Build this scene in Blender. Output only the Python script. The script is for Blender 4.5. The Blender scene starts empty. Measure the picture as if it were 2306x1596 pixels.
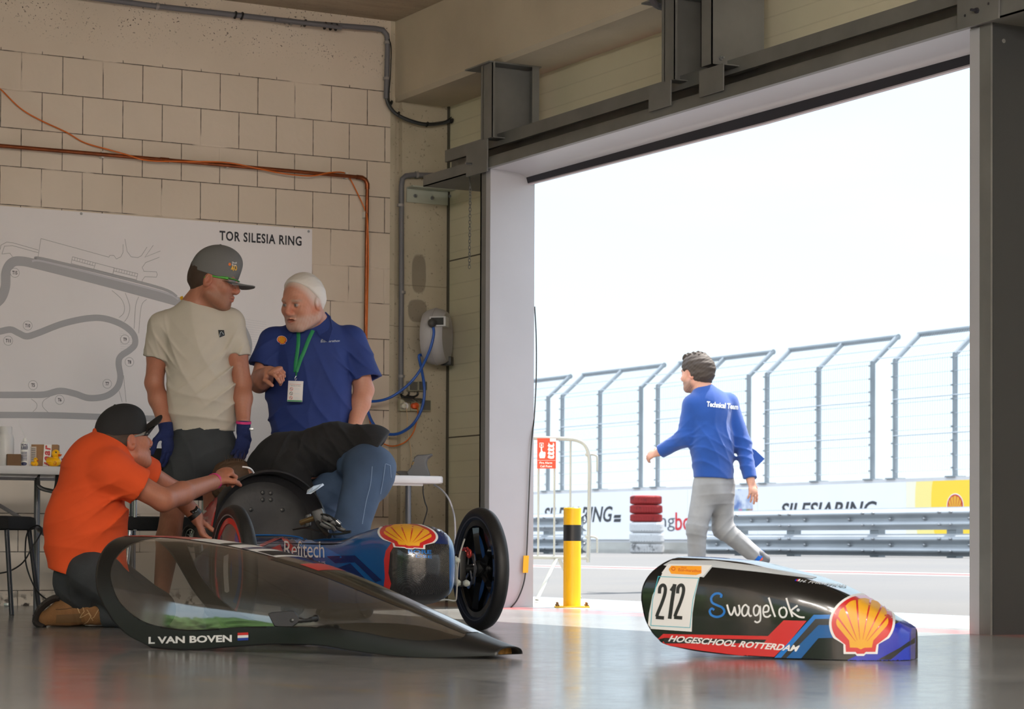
import bpy, bmesh, math, random
import numpy as np
from mathutils import Vector, Matrix
from mathutils.geometry import tessellate_polygon
random.seed(7); np.random.seed(7)
SC = bpy.context.scene; COL = SC.collection
# ---------------------------------------------------------------- camera
FPX, YAW, PIT, ROLL, CYY, CAMH = 5243.45, 0.505207, 0.0182986, 0.00409315, 1128.713, 0.36
_c, _s = math.cos(YAW), math.sin(YAW)
FW0 = np.array([_s, _c, 0.0]); RT0 = np.array([_c, -_s, 0.0]); UP0 = np.array([0, 0, 1.0])
FW = FW0*math.cos(PIT)+UP0*math.sin(PIT); _u = UP0*math.cos(PIT)-FW0*math.sin(PIT)
RT = RT0*math.cos(ROLL)+_u*math.sin(ROLL); UPV = _u*math.cos(ROLL)-RT0*math.sin(ROLL)
CO = np.array([0, 0, CAMH])
cam = bpy.data.cameras.new('camera'); camo = bpy.data.objects.new('camera', cam); COL.objects.link(camo)
cam.sensor_fit = 'HORIZONTAL'; cam.sensor_width = 36.0; cam.lens = FPX/2306*36.0
cam.shift_y = (CYY-798)/2306; cam.clip_end = 500
camo.matrix_world = Matrix(((RT[0], UPV[0], -FW[0], 0), (RT[1], UPV[1], -FW[1], 0), (RT[2], UPV[2], -FW[2], CAMH), (0, 0, 0, 1)))
SC.camera = camo
cam.dof.use_dof = True; cam.dof.focus_distance = 10.2; cam.dof.aperture_fstop = 9.0
# ---------------------------------------------------------------- view, world, sun
SC.view_settings.view_transform = 'Standard'; SC.view_settings.look = 'None'
SC.view_settings.gamma = 1.0; SC.view_settings.exposure = 0.0; SC.view_settings.use_curve_mapping = False
SC.cycles.use_denoising = True
SC.cycles.max_bounces = 10; SC.cycles.diffuse_bounces = 6; SC.cycles.transparent_max_bounces = 24
SC.cycles.sample_clamp_indirect = 6.0; SC.cycles.caustics_reflective = False; SC.cycles.caustics_refractive = False
world = bpy.data.worlds.new('sky'); SC.world = world; world.use_nodes = True
SUN_DIR = Vector((1.48, 0.385, 2.44)).normalized()
def build_world():
    nt = world.node_tree; N = nt.nodes; L = nt.links; N.clear()
    tc = N.new('ShaderNodeTexCoord'); sep = N.new('ShaderNodeSeparateXYZ'); L.new(tc.outputs['Generated'], sep.inputs[0])
    ramp = N.new('ShaderNodeValToRGB'); L.new(sep.outputs['Z'], ramp.inputs[0])
    e = ramp.color_ramp.elements
    e[0].position = 0.0; e[0].color = (1.12, 1.25, 1.34, 1)
    e[1].position = 0.22; e[1].color = (0.90, 1.18, 1.36, 1)
    for p, c in ((0.05, (1.02, 1.2, 1.32, 1)), (0.45, (1.9, 2.1, 2.35, 1)), (1.0, (2.6, 2.9, 3.3, 1))):
        k = e.new(p); k.color = c
    noi = N.new('ShaderNodeTexNoise'); noi.inputs['Scale'].default_value = 3.0; noi.inputs['Detail'].default_value = 6
    mp = N.new('ShaderNodeMapping'); mp.inputs['Scale'].default_value = (1, 1, 3.5); L.new(tc.outputs['Generated'], mp.inputs[0]); L.new(mp.outputs[0], noi.inputs['Vector'])
    cr = N.new('ShaderNodeValToRGB'); L.new(noi.outputs['Fac'], cr.inputs[0]); cr.color_ramp.elements[0].position = 0.5; cr.color_ramp.elements[1].position = 0.72
    mix = N.new('ShaderNodeMixRGB'); L.new(cr.outputs[0], mix.inputs[0]); L.new(ramp.outputs[0], mix.inputs[1])
    mul = N.new('ShaderNodeMixRGB'); mul.blend_type = 'MULTIPLY'; mul.inputs[0].default_value = 1; L.new(ramp.outputs[0], mul.inputs[1]); mul.inputs[2].default_value = (1.08, 1.03, 1.0, 1)
    L.new(mul.outputs[0], mix.inputs[2])
    bg = N.new('ShaderNodeBackground'); bg.inputs['Strength'].default_value = 1.02; L.new(mix.outputs[0], bg.inputs['Color'])
    out = N.new('ShaderNodeOutputWorld'); L.new(bg.outputs[0], out.inputs[0])
build_world()
sun = bpy.data.lights.new('sun', 'SUN'); suno = bpy.data.objects.new('sun', sun); COL.objects.link(suno)
sun.energy = 11.0; sun.angle = 0.009; sun.color = (1.0, 0.95, 0.87)
suno.rotation_euler = SUN_DIR.to_track_quat('Z', 'Y').to_euler(); suno.location = (10, 10, 20)
# ---------------------------------------------------------------- rays from the photograph's camera, used to measure real planes
def ray(x, y): return FW+RT*((x-1153)/FPX)-UPV*((y-CYY)/FPX)
def onz(x, y, z=0.0): d = ray(x, y); return CO+d*((z-CAMH)/d[2])
def onx(x, y, X): d = ray(x, y); return CO+d*(X/d[0])
def ony(x, y, Y): d = ray(x, y); return CO+d*(Y/d[1])
def W(x, y, D): return CO+ray(x, y)*D
def V(a): return np.array(a, dtype=float)
def nrm(a): a = V(a); return a/max(np.linalg.norm(a), 1e-9)
# ---------------------------------------------------------------- mesh builder
class MB:
    def __init__(s): s.v = []; s.f = []; s.m = []
    def add(s, vs, fs, mi=0):
        o = len(s.v); s.v.extend([tuple(map(float, p)) for p in vs])
        for f in fs: s.f.append(tuple(i+o for i in f)); s.m.append(mi)
        return s
    def boxx(s, x0, x1, y0, y1, z0, z1, mi=0): return s.obox(((x0+x1)/2, (y0+y1)/2, (z0+z1)/2), (1, 0, 0), (0, 1, 0), (0, 0, 1), x1-x0, y1-y0, z1-z0, mi)
    def obox(s, c, a, b, n, la, lb, ln, mi=0, bev=0.0):
        c, a, b, n = V(c), nrm(a)*la/2, nrm(b)*lb/2, nrm(n)*ln/2
        vs = [c+i*a+j*b+k*n for i in (-1, 1) for j in (-1, 1) for k in (-1, 1)]
        fs = [(0, 1, 3, 2), (4, 6, 7, 5), (0, 4, 5, 1), (2, 3, 7, 6), (0, 2, 6, 4), (1, 5, 7, 3)]
        if np.dot(np.cross(a, b), n) < 0: fs = [f[::-1] for f in fs]
        if bev > 0:
            bm = bmesh.new(); bv = [bm.verts.new(p) for p in vs]
            for f in fs: bm.faces.new([bv[i] for i in f])
            bmesh.ops.bevel(bm, geom=bm.edges[:], offset=bev, segments=2, affect='EDGES', profile=0.6)
            bm.verts.index_update(); r = s.add([v.co for v in bm.verts], [[v.index for v in f.verts] for f in bm.faces], mi); bm.free(); return r
        return s.add(vs, fs, mi)
    def tube(s, pts, r, n=8, mi=0, caps=True, closed=False, flat=None, up=None):
        pts = [V(p) for p in pts]; m = len(pts); rs = r if hasattr(r, '__len__') else [r]*m
        T = []
        for i in range(m):
            a = pts[(i-1) % m] if (closed or i) else pts[i]; b = pts[(i+1) % m] if (closed or i < m-1) else pts[i]
            T.append(nrm(b-a))
        u = V(up) if up is not None else (V((0, 0, 1)) if abs(T[0][2]) < .9 else V((1, 0, 0)))
        vs = []
        for i in range(m):
            u = u-T[i]*np.dot(u, T[i])
            u = nrm(u) if np.linalg.norm(u) > 1e-6 else nrm(np.cross(T[i], (1, .3, .2)))
            w = np.cross(T[i], u)
            for k in range(n):
                t = 2*math.pi*k/n
                vs.append(pts[i]+u*math.cos(t)*rs[i]*(flat or 1)+w*math.sin(t)*rs[i])
        fs = []
        for i in range(m if closed else m-1):
            j = (i+1) % m
            for k in range(n): fs.append((i*n+k, i*n+(k+1) % n, j*n+(k+1) % n, j*n+k))
        if caps and not closed: fs.append(tuple(range(n))[::-1]); fs.append(tuple((m-1)*n+k for k in range(n)))
        return s.add(vs, fs, mi)
    def lathe(s, prof, o=(0, 0, 0), ax=(0, 0, 1), n=24, mi=0, caps=True, ref=None):
        o, ax = V(o), nrm(ax); u = nrm(np.cross(ax, (0, 0, 1) if abs(ax[2]) < .9 else (1, 0, 0))) if ref is None else nrm(ref); w = np.cross(ax, u)
        vs = []; fs = []; m = len(prof)
        for r, h in prof:
            for k in range(n):
                t = 2*math.pi*k/n; vs.append(o+ax*h+(u*math.cos(t)+w*math.sin(t))*r)
        for i in range(m-1):
            for k in range(n): fs.append((i*n+k, i*n+(k+1) % n, (i+1)*n+(k+1) % n, (i+1)*n+k))
        if caps: fs.append(tuple(range(n))[::-1]); fs.append(tuple((m-1)*n+k for k in range(n)))
        return s.add(vs, fs, mi)
    def prism(s, poly, o, a, b, n, dep, mi=0, mi_side=None):
        o, a, b, n = V(o), V(a), V(b), nrm(n)
        k = len(poly); lo = [o+a*p[0]+b*p[1] for p in poly]; hi = [p+n*dep for p in lo]
        tri = tessellate_polygon([[Vector((p[0], p[1], 0)) for p in poly]])
        s.add(lo+hi, [tuple(i+k for i in t) for t in tri]+[tuple(t[::-1]) for t in tri], mi)
        s.add(lo+hi, [(i, (i+1) % k, (i+1) % k+k, i+k) for i in range(k)], mi if mi_side is None else mi_side)
        return s
    def ell(s, c, r, a=(1, 0, 0), b=(0, 1, 0), n=(0, 0, 1), nu=16, nv=10, mi=0):
        c, a, b, n = V(c), nrm(a), nrm(b), nrm(n); r = r if hasattr(r, '__len__') else (r, r, r); vs = []; fs = []
        for i in range(nv+1):
            p = math.pi*i/nv
            for k in range(nu):
                t = 2*math.pi*k/nu
                vs.append(c+a*r[0]*math.sin(p)*math.cos(t)+b*r[1]*math.sin(p)*math.sin(t)+n*r[2]*math.cos(p))
        for i in range(nv):
            for k in range(nu): fs.append((i*nu+k, i*nu+(k+1) % nu, (i+1)*nu+(k+1) % nu, (i+1)*nu+k))
        return s.add(vs, fs, mi)
    def grid(s, P, mi=0, cu=False, cv=False):
        a, b = len(P), len(P[0]); fs = []
        for i in range(a if cu else a-1):
            for j in range(b if cv else b-1): fs.append((i*b+j, ((i+1) % a)*b+j, ((i+1) % a)*b+(j+1) % b, i*b+(j+1) % b))
        return s.add([p for r in P for p in r], fs, mi)
    def build(s, name, mats, parent=None, smooth=35, fix=True, sub=0):
        me = bpy.data.meshes.new(name); me.from_pydata(s.v, [], s.f); mats = mats if isinstance(mats, (list, tuple)) else [mats]
        for m in mats: me.materials.append(m)
        me.polygons.foreach_set('material_index', s.m)
        if fix:
            bm = bmesh.new(); bm.from_mesh(me); bmesh.ops.remove_doubles(bm, verts=bm.verts, dist=1e-5)
            bmesh.ops.recalc_face_normals(bm, faces=bm.faces); bm.to_mesh(me); bm.free()
        if smooth: me.shade_smooth(); me.set_sharp_from_angle(angle=math.radians(smooth))
        me.update()
        return link(name, me, parent)
def link(name, me, parent=None):
    o = bpy.data.objects.new(name, me); COL.objects.link(o)
    if parent is not None:
        o.parent = parent; o.matrix_parent_inverse = basis(parent).inverted()
    return o
def basis(o):
    m = Matrix.LocRotScale(o.location, o.rotation_euler, o.scale)
    return basis(o.parent) @ o.matrix_parent_inverse @ m if o.parent else m
def tag(o, label, cat, group=None, kind=None):
    o['label'] = label; o['category'] = cat
    if group: o['group'] = group
    if kind: o['kind'] = kind
    return o
def struct(o): o['kind'] = 'structure'; return o
def thing(name, loc, label, cat, group=None):
    o = bpy.data.objects.new(name, None); COL.objects.link(o); o.location = Vector(loc); o.empty_display_size = .1
    return tag(o, label, cat, group)
def copy_tree(o, parent=None):
    c = o.copy(); COL.objects.link(c)
    if parent is not None: c.parent = parent
    for ch in list(o.children): copy_tree(ch, c)
    return c
# ---------------------------------------------------------------- materials
def srgb(*c):
    c = [x/255 for x in c]; return tuple(x/12.92 if x <= .04045 else ((x+.055)/1.055)**2.4 for x in c)+(1.0,)
MATS = {}
def mat(name, col=(.5, .5, .5, 1), rough=.5, metal=0.0, var=0.0, vscale=8.0, bump=0.0, bscale=60.0, spec=.5, vc=False, dirt=None, dscale=3.0, dthr=.6, sheen=0.0, coat=0.0):
    if name in MATS: return MATS[name]
    m = bpy.data.materials.new(name); m.use_nodes = True; nt = m.node_tree; N = nt.nodes; L = nt.links
    b = N['Principled BSDF']; b.inputs['Roughness'].default_value = rough; b.inputs['Metallic'].default_value = metal
    b.inputs['Specular IOR Level'].default_value = spec
    if sheen: b.inputs['Sheen Weight'].default_value = sheen
    if coat: b.inputs['Coat Weight'].default_value = coat; b.inputs['Coat Roughness'].default_value = .05
    tc = N.new('ShaderNodeTexCoord'); src = None
    if vc:
        at = N.new('ShaderNodeVertexColor'); at.layer_name = 'Col'; src = at.outputs[0]
    else:
        rgb = N.new('ShaderNodeRGB'); rgb.outputs[0].default_value = col; src = rgb.outputs[0]
    if var:
        n = N.new('ShaderNodeTexNoise'); n.inputs['Scale'].default_value = vscale; n.inputs['Detail'].default_value = 5; L.new(tc.outputs['Object'], n.inputs['Vector'])
        mr = N.new('ShaderNodeMapRange'); mr.inputs['From Min'].default_value = .3; mr.inputs['From Max'].default_value = .7
        mr.inputs['To Min'].default_value = 1-var; mr.inputs['To Max'].default_value = 1+var; L.new(n.outputs['Fac'], mr.inputs['Value'])
        mu = N.new('ShaderNodeVectorMath'); mu.operation = 'SCALE'; L.new(src, mu.inputs[0]); L.new(mr.outputs[0], mu.inputs['Scale']); src = mu.outputs[0]
    if dirt:
        n = N.new('ShaderNodeTexNoise'); n.inputs['Scale'].default_value = dscale; n.inputs['Detail'].default_value = 8; n.inputs['Roughness'].default_value = .7; L.new(tc.outputs['Object'], n.inputs['Vector'])
        mr = N.new('ShaderNodeMapRange'); mr.inputs['From Min'].default_value = dthr; mr.inputs['From Max'].default_value = dthr+.12; L.new(n.outputs['Fac'], mr.inputs['Value'])
        mx = N.new('ShaderNodeMixRGB'); L.new(mr.outputs[0], mx.inputs[0]); L.new(src, mx.inputs[1]); mx.inputs[2].default_value = dirt; src = mx.outputs[0]
    L.new(src, b.inputs['Base Color'])
    if bump:
        n = N.new('ShaderNodeTexNoise'); n.inputs['Scale'].default_value = bscale; n.inputs['Detail'].default_value = 4; L.new(tc.outputs['Object'], n.inputs['Vector'])
        bp = N.new('ShaderNodeBump'); bp.inputs['Strength'].default_value = bump; bp.inputs['Distance'].default_value = .01; L.new(n.outputs['Fac'], bp.inputs['Height']); L.new(bp.outputs[0], b.inputs['Normal'])
    MATS[name] = m; return m
class NT:
    """small helper for hand-written node graphs"""
    def __init__(s, name):
        s.m = bpy.data.materials.new(name); s.m.use_nodes = True; s.N = s.m.node_tree.nodes; s.L = s.m.node_tree.links; s.b = s.N['Principled BSDF']; MATS[name] = s.m
        s.tc = s.N.new('ShaderNodeTexCoord')
    def n(s, t, **kw):
        x = s.N.new(t)
        for k, v in kw.items(): setattr(x, k, v)
        return x
    def put(s, sock, v):
        if hasattr(v, 'is_output') or hasattr(v, 'links'): s.L.new(v, sock)
        else: sock.default_value = v
    def math(s, op, a, b=0.0, c=0.0):
        x = s.n('ShaderNodeMath', operation=op); s.put(x.inputs[0], a); s.put(x.inputs[1], b); s.put(x.inputs[2], c); return x.outputs[0]
    def noise(s, scale, detail=5, vec=None, rough=.5):
        x = s.n('ShaderNodeTexNoise'); x.inputs['Scale'].default_value = scale; x.inputs['Detail'].default_value = detail; x.inputs['Roughness'].default_value = rough
        s.L.new(vec if vec is not None else s.tc.outputs['Object'], x.inputs['Vector']); return x.outputs['Fac']
    def rng(s, v, a, b, c=0.0, d=1.0):
        x = s.n('ShaderNodeMapRange'); s.put(x.inputs['Value'], v)
        for k, q in zip(('From Min', 'From Max', 'To Min', 'To Max'), (a, b, c, d)): x.inputs[k].default_value = q
        return x.outputs[0]
    def mix(s, f, a, b, mode='MIX'):
        x = s.n('ShaderNodeMixRGB', blend_type=mode); s.put(x.inputs[0], f); s.put(x.inputs[1], a); s.put(x.inputs[2], b); return x.outputs[0]
    def xyz(s, vec=None):
        x = s.n('ShaderNodeSeparateXYZ'); s.L.new(vec if vec is not None else s.tc.outputs['Object'], x.inputs[0]); return x.outputs
    def scale(s, sc, vec=None):
        x = s.n('ShaderNodeMapping'); x.inputs['Scale'].default_value = sc; s.L.new(vec if vec is not None else s.tc.outputs['Object'], x.inputs[0]); return x.outputs[0]
    def bump(s, h, st=.3, dist=.01):
        x = s.n('ShaderNodeBump'); x.inputs['Strength'].default_value = st; x.inputs['Distance'].default_value = dist; s.L.new(h, x.inputs['Height']); s.L.new(x.outputs[0], s.b.inputs['Normal'])
# ---------------------------------------------------------------- lettering: 2-D triangles from the built-in font
def text2d(txt, size=1.0, shear=0.0, off=0.0, sx=1.0, align='LEFT', space=1.0, res=3):
    cu = bpy.data.curves.new('t', 'FONT'); cu.body = txt; cu.size = size; cu.shear = shear; cu.offset = off; cu.align_x = align; cu.space_character = space; cu.resolution_u = res
    o = bpy.data.objects.new('t', cu); me = o.to_mesh()
    vs = [(v.co.x*sx, v.co.y) for v in me.vertices]; fs = [tuple(p.vertices) for p in me.polygons]
    o.to_mesh_clear(); bpy.data.objects.remove(o); bpy.data.curves.remove(cu)
    return vs, fs
def fit2d(vf, x0, x1, y0, y1):
    vs, fs = vf; a = np.array(vs); lo = a.min(0); hi = a.max(0)
    return [((p[0]-lo[0])/(hi[0]-lo[0])*(x1-x0)+x0, (p[1]-lo[1])/(hi[1]-lo[1])*(y1-y0)+y0) for p in vs], fs
def poly2d(pts): return list(pts), [tuple(t) for t in tessellate_polygon([[Vector((p[0], p[1], 0)) for p in pts]])]
def stroke2d(pts, w, closed=False):
    """a drawn line of width w as one mitred ribbon"""
    P = [V(p) for p in pts]; n = len(P); vs = []
    for i in range(n):
        d0 = nrm(P[i]-P[i-1]) if (closed or i) else nrm(P[1]-P[0]); d1 = nrm(P[(i+1) % n]-P[i]) if (closed or i < n-1) else d0
        t = nrm(d0+d1) if np.linalg.norm(d0+d1) > 1e-6 else d0; q = V((-t[1], t[0])); k = w/2/max(.45, float(np.dot(t, d1)))
        vs += [tuple(P[i]+q*k), tuple(P[i]-q*k)]
    return vs, [(2*i, 2*((i+1) % n), 2*((i+1) % n)+1, 2*i+1) for i in range(n if closed else n-1)]
def smooth_pts(pts, n=8, closed=False):
    """Catmull-Rom"""
    P = [V(p) for p in pts]; m = len(P); out = []
    for i in range(m if closed else m-1):
        p0 = P[(i-1) % m] if (closed or i) else P[0]; p1 = P[i]; p2 = P[(i+1) % m]; p3 = P[(i+2) % m] if (closed or i+2 < m) else P[-1]
        for k in range(n):
            t = k/n; out.append(.5*((2*p1)+(p2-p0)*t+(2*p0-5*p1+4*p2-p3)*t*t+(3*p1-p0-3*p2+p3)*t**3))
    if not closed: out.append(P[-1])
    return out
def dens(vf, step):
    """split a flat triangle set until edges are shorter than step so it can follow a curved surface"""
    vs, fs = vf; bm = bmesh.new(); bv = [bm.verts.new((p[0], p[1], 0)) for p in vs]
    for f in fs:
        try: bm.faces.new([bv[i] for i in f])
        except ValueError: pass
    bmesh.ops.triangulate(bm, faces=bm.faces[:])
    for _ in range(7):
        es = [e for e in bm.edges if e.calc_length() > step]
        if not es: break
        bmesh.ops.subdivide_edges(bm, edges=es, cuts=1); bmesh.ops.triangulate(bm, faces=bm.faces[:])
    bm.verts.index_update(); r = ([(v.co.x, v.co.y) for v in bm.verts], [tuple(v.index for v in f.verts) for f in bm.faces]); bm.free(); return r
def put2d(mb, vf, fn, mi=0):
    vs, fs = vf; mb.add([fn(*p) for p in vs], fs, mi); return mb
def shell_emblem(s=1.0):
    """scallop emblem about one unit high: white edge, red body, yellow fan, thin red grooves (2-D sets, to be stacked in this order)"""
    def outline(k):
        pts = []
        for i in range(45):
            t = math.radians(213-246*i/44); r = .49+k
            pts.append((math.cos(t)*r*1.08, .53+math.sin(t)*r))
        pts += [(.27+k*.9, .12+k*.3), (.255+k, -.01-k), (.09, -.01-k), (.06, -.045-k), (-.06, -.045-k), (-.09, -.01-k), (-.255-k, -.01-k), (-.27-k*.9, .12+k*.3)]
        return poly2d([(x*s, y*s) for x, y in pts])
    fan = []
    for i in range(7):
        a0, a1 = math.radians(196-212*i/7), math.radians(196-212*(i+1)/7)
        for j in range(5):
            t = a0+(a1-a0)*(j+.5)/5; r = .395+.022*math.sin(math.pi*(j+.5)/5); fan.append((math.cos(t)*r*1.08, .545+math.sin(t)*r))
    fan += [(.21, .2), (.19, .07), (.06, .065), (0, .035), (-.06, .065), (-.19, .07), (-.21, .2)]
    gr = []
    for i in range(1, 7):
        t = math.radians(196-212*i/7); e = V((math.cos(t)*.43*1.08, .545+math.sin(t)*.43)); b = V((-.0+.10*math.cos(t), .17+.05*abs(math.sin(t)))); q = V((-(e-b)[1], (e-b)[0])); q = nrm(q)
        gr.append(poly2d([tuple((p)*s) for p in (b-q*.002, b+q*.002, e+q*.019, e-q*.019)]))
    return outline(.04), outline(0.0), poly2d([(x*s, y*s) for x, y in fan]), gr
# ================================================================ palette
M_conc = mat('raw_concrete', srgb(150, 140, 122), .85, var=.13, vscale=2.2, bump=.25, bscale=45, dirt=srgb(112, 102, 86), dscale=1.4, dthr=.6)
M_beam = mat('beam_concrete', srgb(194, 182, 162), .85, var=.1, vscale=1.8, bump=.15, bscale=60)
M_galv = mat('dull_zinc_steel', srgb(122, 122, 120), .55, .35, var=.12, vscale=5)
M_white = mat('white_coated_sheet', srgb(176, 176, 182), .38, var=.03, vscale=3)
M_seal = mat('dark_rubber_seal', srgb(38, 38, 46), .6)
M_black = mat('matt_black_plastic', srgb(22, 22, 23), .45)
M_steel = mat('bright_steel', srgb(160, 162, 165), .3, .9)
M_greyp = mat('grey_plastic_pipe', srgb(104, 104, 110), .5)
M_orange = mat('orange_cable_sheath', srgb(214, 108, 34), .5)
M_copper = mat('aged_copper', srgb(136, 74, 42), .35, .7, var=.25, vscale=20)
# ---- block wall
def block_wall_material():
    g = NT('painted_block_wall'); x = g.xyz(); RH, BW, Z0, X0 = .218, .2408, 2.266, 3.928
    row = g.math('DIVIDE', g.math('SUBTRACT', x[2], Z0), RH); ri = g.math('FLOOR', row); fr = g.math('SUBTRACT', row, ri)
    odd = g.math('MULTIPLY', g.math('ABSOLUTE', g.math('MODULO', ri, 2.0)), .5)
    cx = g.math('ADD', g.math('DIVIDE', g.math('SUBTRACT', x[0], X0), BW), g.math('ADD', odd, 40.5)); ci = g.math('FLOOR', cx); fc = g.math('SUBTRACT', cx, ci)
    wob = g.math('MULTIPLY', g.math('SUBTRACT', g.noise(25, 3), .5), .012)
    dz = g.math('ADD', g.math('MINIMUM', fr, g.math('SUBTRACT', 1.0, fr)), wob); dx = g.math('ADD', g.math('MINIMUM', fc, g.math('SUBTRACT', 1.0, fc)), wob)
    d = g.math('MINIMUM', g.math('MULTIPLY', dz, RH), g.math('MULTIPLY', dx, BW))
    line = g.rng(d, .0012, .0030, 1, 0)
    cut = g.rng(g.noise(2.3, 4), .40, .46, 0, 1)
    edge = g.rng(x[0], 6.10, 6.2, 1, 0)
    line = g.math('MULTIPLY', g.math('MULTIPLY', line, cut), g.rng(x[2], 3.150, 3.158, 1, 0))
    pit = g.math('MULTIPLY', g.rng(g.noise(95, 2), .655, .68, 0, 1), g.rng(g.noise(6, 3), .38, .55, 0, 1))
    pit = g.math('MULTIPLY', pit, g.rng(x[2], 3.2, 3.35, .0, 1))
    mask = g.math('MAXIMUM', line, pit)
    mask = g.math('MAXIMUM', mask, g.math('MULTIPLY', g.rng(x[2], .02, .10, 1, 0), g.rng(g.noise(22, 6), .5, .6, 0, 1)))
    base = g.mix(g.rng(g.noise(1.5, 6), .3, .7), srgb(208, 195, 179), srgb(220, 207, 192))
    col = g.mix(mask, base, srgb(62, 50, 40)); g.L.new(col, g.b.inputs['Base Color']); g.b.inputs['Roughness'].default_value = .62
    h = g.math('ADD', g.math('MULTIPLY', g.math('SUBTRACT', 1.0, g.math('MULTIPLY', g.rng(d, 0, .007, 1, 0), g.rng(x[2], 3.15, 3.16, 1, 0))), .6), g.math('MULTIPLY', g.noise(30, 6), .25))
    g.bump(h, .35, .012); return g.m
M_block = block_wall_material()
def panel_material():
    g = NT('cream_sandwich_panel'); x = g.xyz()
    v = g.math('DIVIDE', g.math('ADD', x[2], .03), .10); fr = g.math('FRACT', v); thin = g.rng(g.math('MINIMUM', fr, g.math('SUBTRACT', 1.0, fr)), .01, .045, 1, 0)
    w = g.math('DIVIDE', g.math('ADD', x[2], .08), 1.1); fr2 = g.math('FRACT', w); big = g.rng(g.math('MINIMUM', fr2, g.math('SUBTRACT', 1.0, fr2)), .003, .0045, 1, 0)
    base = g.mix(g.rng(g.noise(2.0, 5), .3, .7), srgb(212, 206, 182), srgb(220, 214, 190))
    col = g.mix(g.math('MULTIPLY', thin, .14), base, srgb(110, 104, 84)); col = g.mix(big, col, srgb(70, 64, 52))
    g.L.new(col, g.b.inputs['Base Color']); g.b.inputs['Roughness'].default_value = .5; g.bump(g.math('SUBTRACT', 1.0, thin), .2, .01); return g.m
M_panel = panel_material()
def floor_material():
    g = NT('polished_concrete_floor'); x = g.xyz()
    n1 = g.noise(1.1, 6, rough=.6); n2 = g.noise(14, 5, rough=.65); n3 = g.noise(3.2, 7, g.scale((1, 3, 1)), .62)
    c = g.mix(g.rng(n1, .3, .7), srgb(124, 124, 124), srgb(142, 142, 140)); c = g.mix(g.rng(n3, .5, .72, 0, .35), c, srgb(88, 90, 93)); c = g.mix(g.rng(n2, .62, .78, 0, .25), c, srgb(140, 136, 130))
    # sawn joints across the slab and the faint yellow line
    def lineat(v, p, w): return g.rng(g.math('ABSOLUTE', g.math('SUBTRACT', v, p)), w, w*1.8, 1, 0)
    j = g.math('MAXIMUM', lineat(x[1], 4.72, .003), lineat(x[0], 2.9, .003)); j = g.math('MAXIMUM', j, lineat(x[1], 7.46, .004))
    c = g.mix(g.math('MULTIPLY', j, .8), c, srgb(52, 50, 48))
    t = g.math('SUBTRACT', g.math('ADD', g.math('MULTIPLY', x[0], .955), g.math('MULTIPLY', x[1], .297)), 3.87)
    yl = g.math('MULTIPLY', g.rng(g.math('ABSOLUTE', t), .018, .024, 1, 0), g.rng(g.noise(9, 6), .40, .62, 0, .75))
    yl = g.math('MULTIPLY', yl, g.rng(x[0], 2.55, 2.6, 1, 0)); c = g.mix(yl, c, srgb(176, 140, 60))
    red = g.math('MULTIPLY', g.math('MULTIPLY', g.rng(x[0], 6.20, 6.215, 0, 1), g.rng(x[0], 6.49, 6.50, 1, 0)), g.rng(g.noise(5, 5), .35, .6, .25, .75)); c = g.mix(red, c, srgb(206, 84, 84))
    g.L.new(c, g.b.inputs['Base Color'])
    r = g.math('ADD', g.rng(n1, .3, .8, .13, .22), g.rng(n2, .4, .8, 0, .06)); g.L.new(r, g.b.inputs['Roughness']); g.b.inputs['Specular IOR Level'].default_value = .28
    g.bump(n1, .03, .01); return g.m
M_floor = floor_material()
# ================================================================ room shell
YA, XI, XP, ZC, ZB = 12.87, 6.27, 6.66, 3.577, 3.085
YL, YR = 11.60, 7.45       # clear edges of the garage door
DH = 2.49                  # clear height
R_X0, R_Y0 = -7.0, -5.0
ZCUT = 0.0
struct(MB().boxx(R_X0, 6.64, R_Y0, YA+.3, -.2, 0).build('floor', M_floor, smooth=0))
def wall_with_holes(name, m, axis, pos, thick, a0, a1, z1, holes):
    """wall in the plane axis=pos; holes are (a0,a1,z0,z1)"""
    b = MB(); cuts = sorted(holes)
    def bx(p0, p1, z0, zz):
        if p1-p0 < 1e-4 or zz-z0 < 1e-4: return
        if axis == 'x': b.boxx(pos, pos+thick, p0, p1, z0, zz)
        else: b.boxx(p0, p1, pos, pos+thick, z0, zz)
    x = a0
    for h in cuts: bx(x, h[0], 0, z1); bx(h[0], h[1], 0, h[2]); bx(h[0], h[1], h[3], z1); x = h[1]
    bx(x, a1, 0, z1)
    return struct(b.build(name, m, smooth=0))
wall_with_holes('wall_left', M_block, 'y', YA, .3, R_X0, 6.252, ZC, [])
wall_with_holes('wall_right', M_panel, 'x', XP, .06, R_Y0, YA+.02, ZC, [(YR-.06, YL+.5, 0, DH+.05), (R_Y0+.8, 4.0, 0, DH)])
wall_with_holes('wall_back', M_block, 'y', R_Y0-.3, .3, R_X0, XP, ZC, [])
wall_with_holes('wall_far', M_block, 'x', R_X0-.3, .3, R_Y0, YA, ZC, [(-4.2, .8, 0, 3.1), (1.8, 6.8, 0, 3.1), (7.8, 12.2, 0, 3.1)])
def ceiling_material():
    g = NT('board_marked_ceiling'); n = g.noise(3, 7, g.scale((1, 5, 1)), .65); c = g.mix(g.rng(n, .3, .72), srgb(180, 166, 144), srgb(158, 144, 124))
    c = g.mix(g.rng(g.noise(40, 3), .62, .7, 0, .3), c, srgb(90, 80, 66)); g.L.new(c, g.b.inputs['Base Color']); g.b.inputs['Roughness'].default_value = .9; g.bump(n, .3, .02); return g.m
struct(MB().boxx(R_X0, XP+.06, R_Y0, YA+.3, ZC, ZC+.25).build('ceiling', ceiling_material(), smooth=0))
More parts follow.
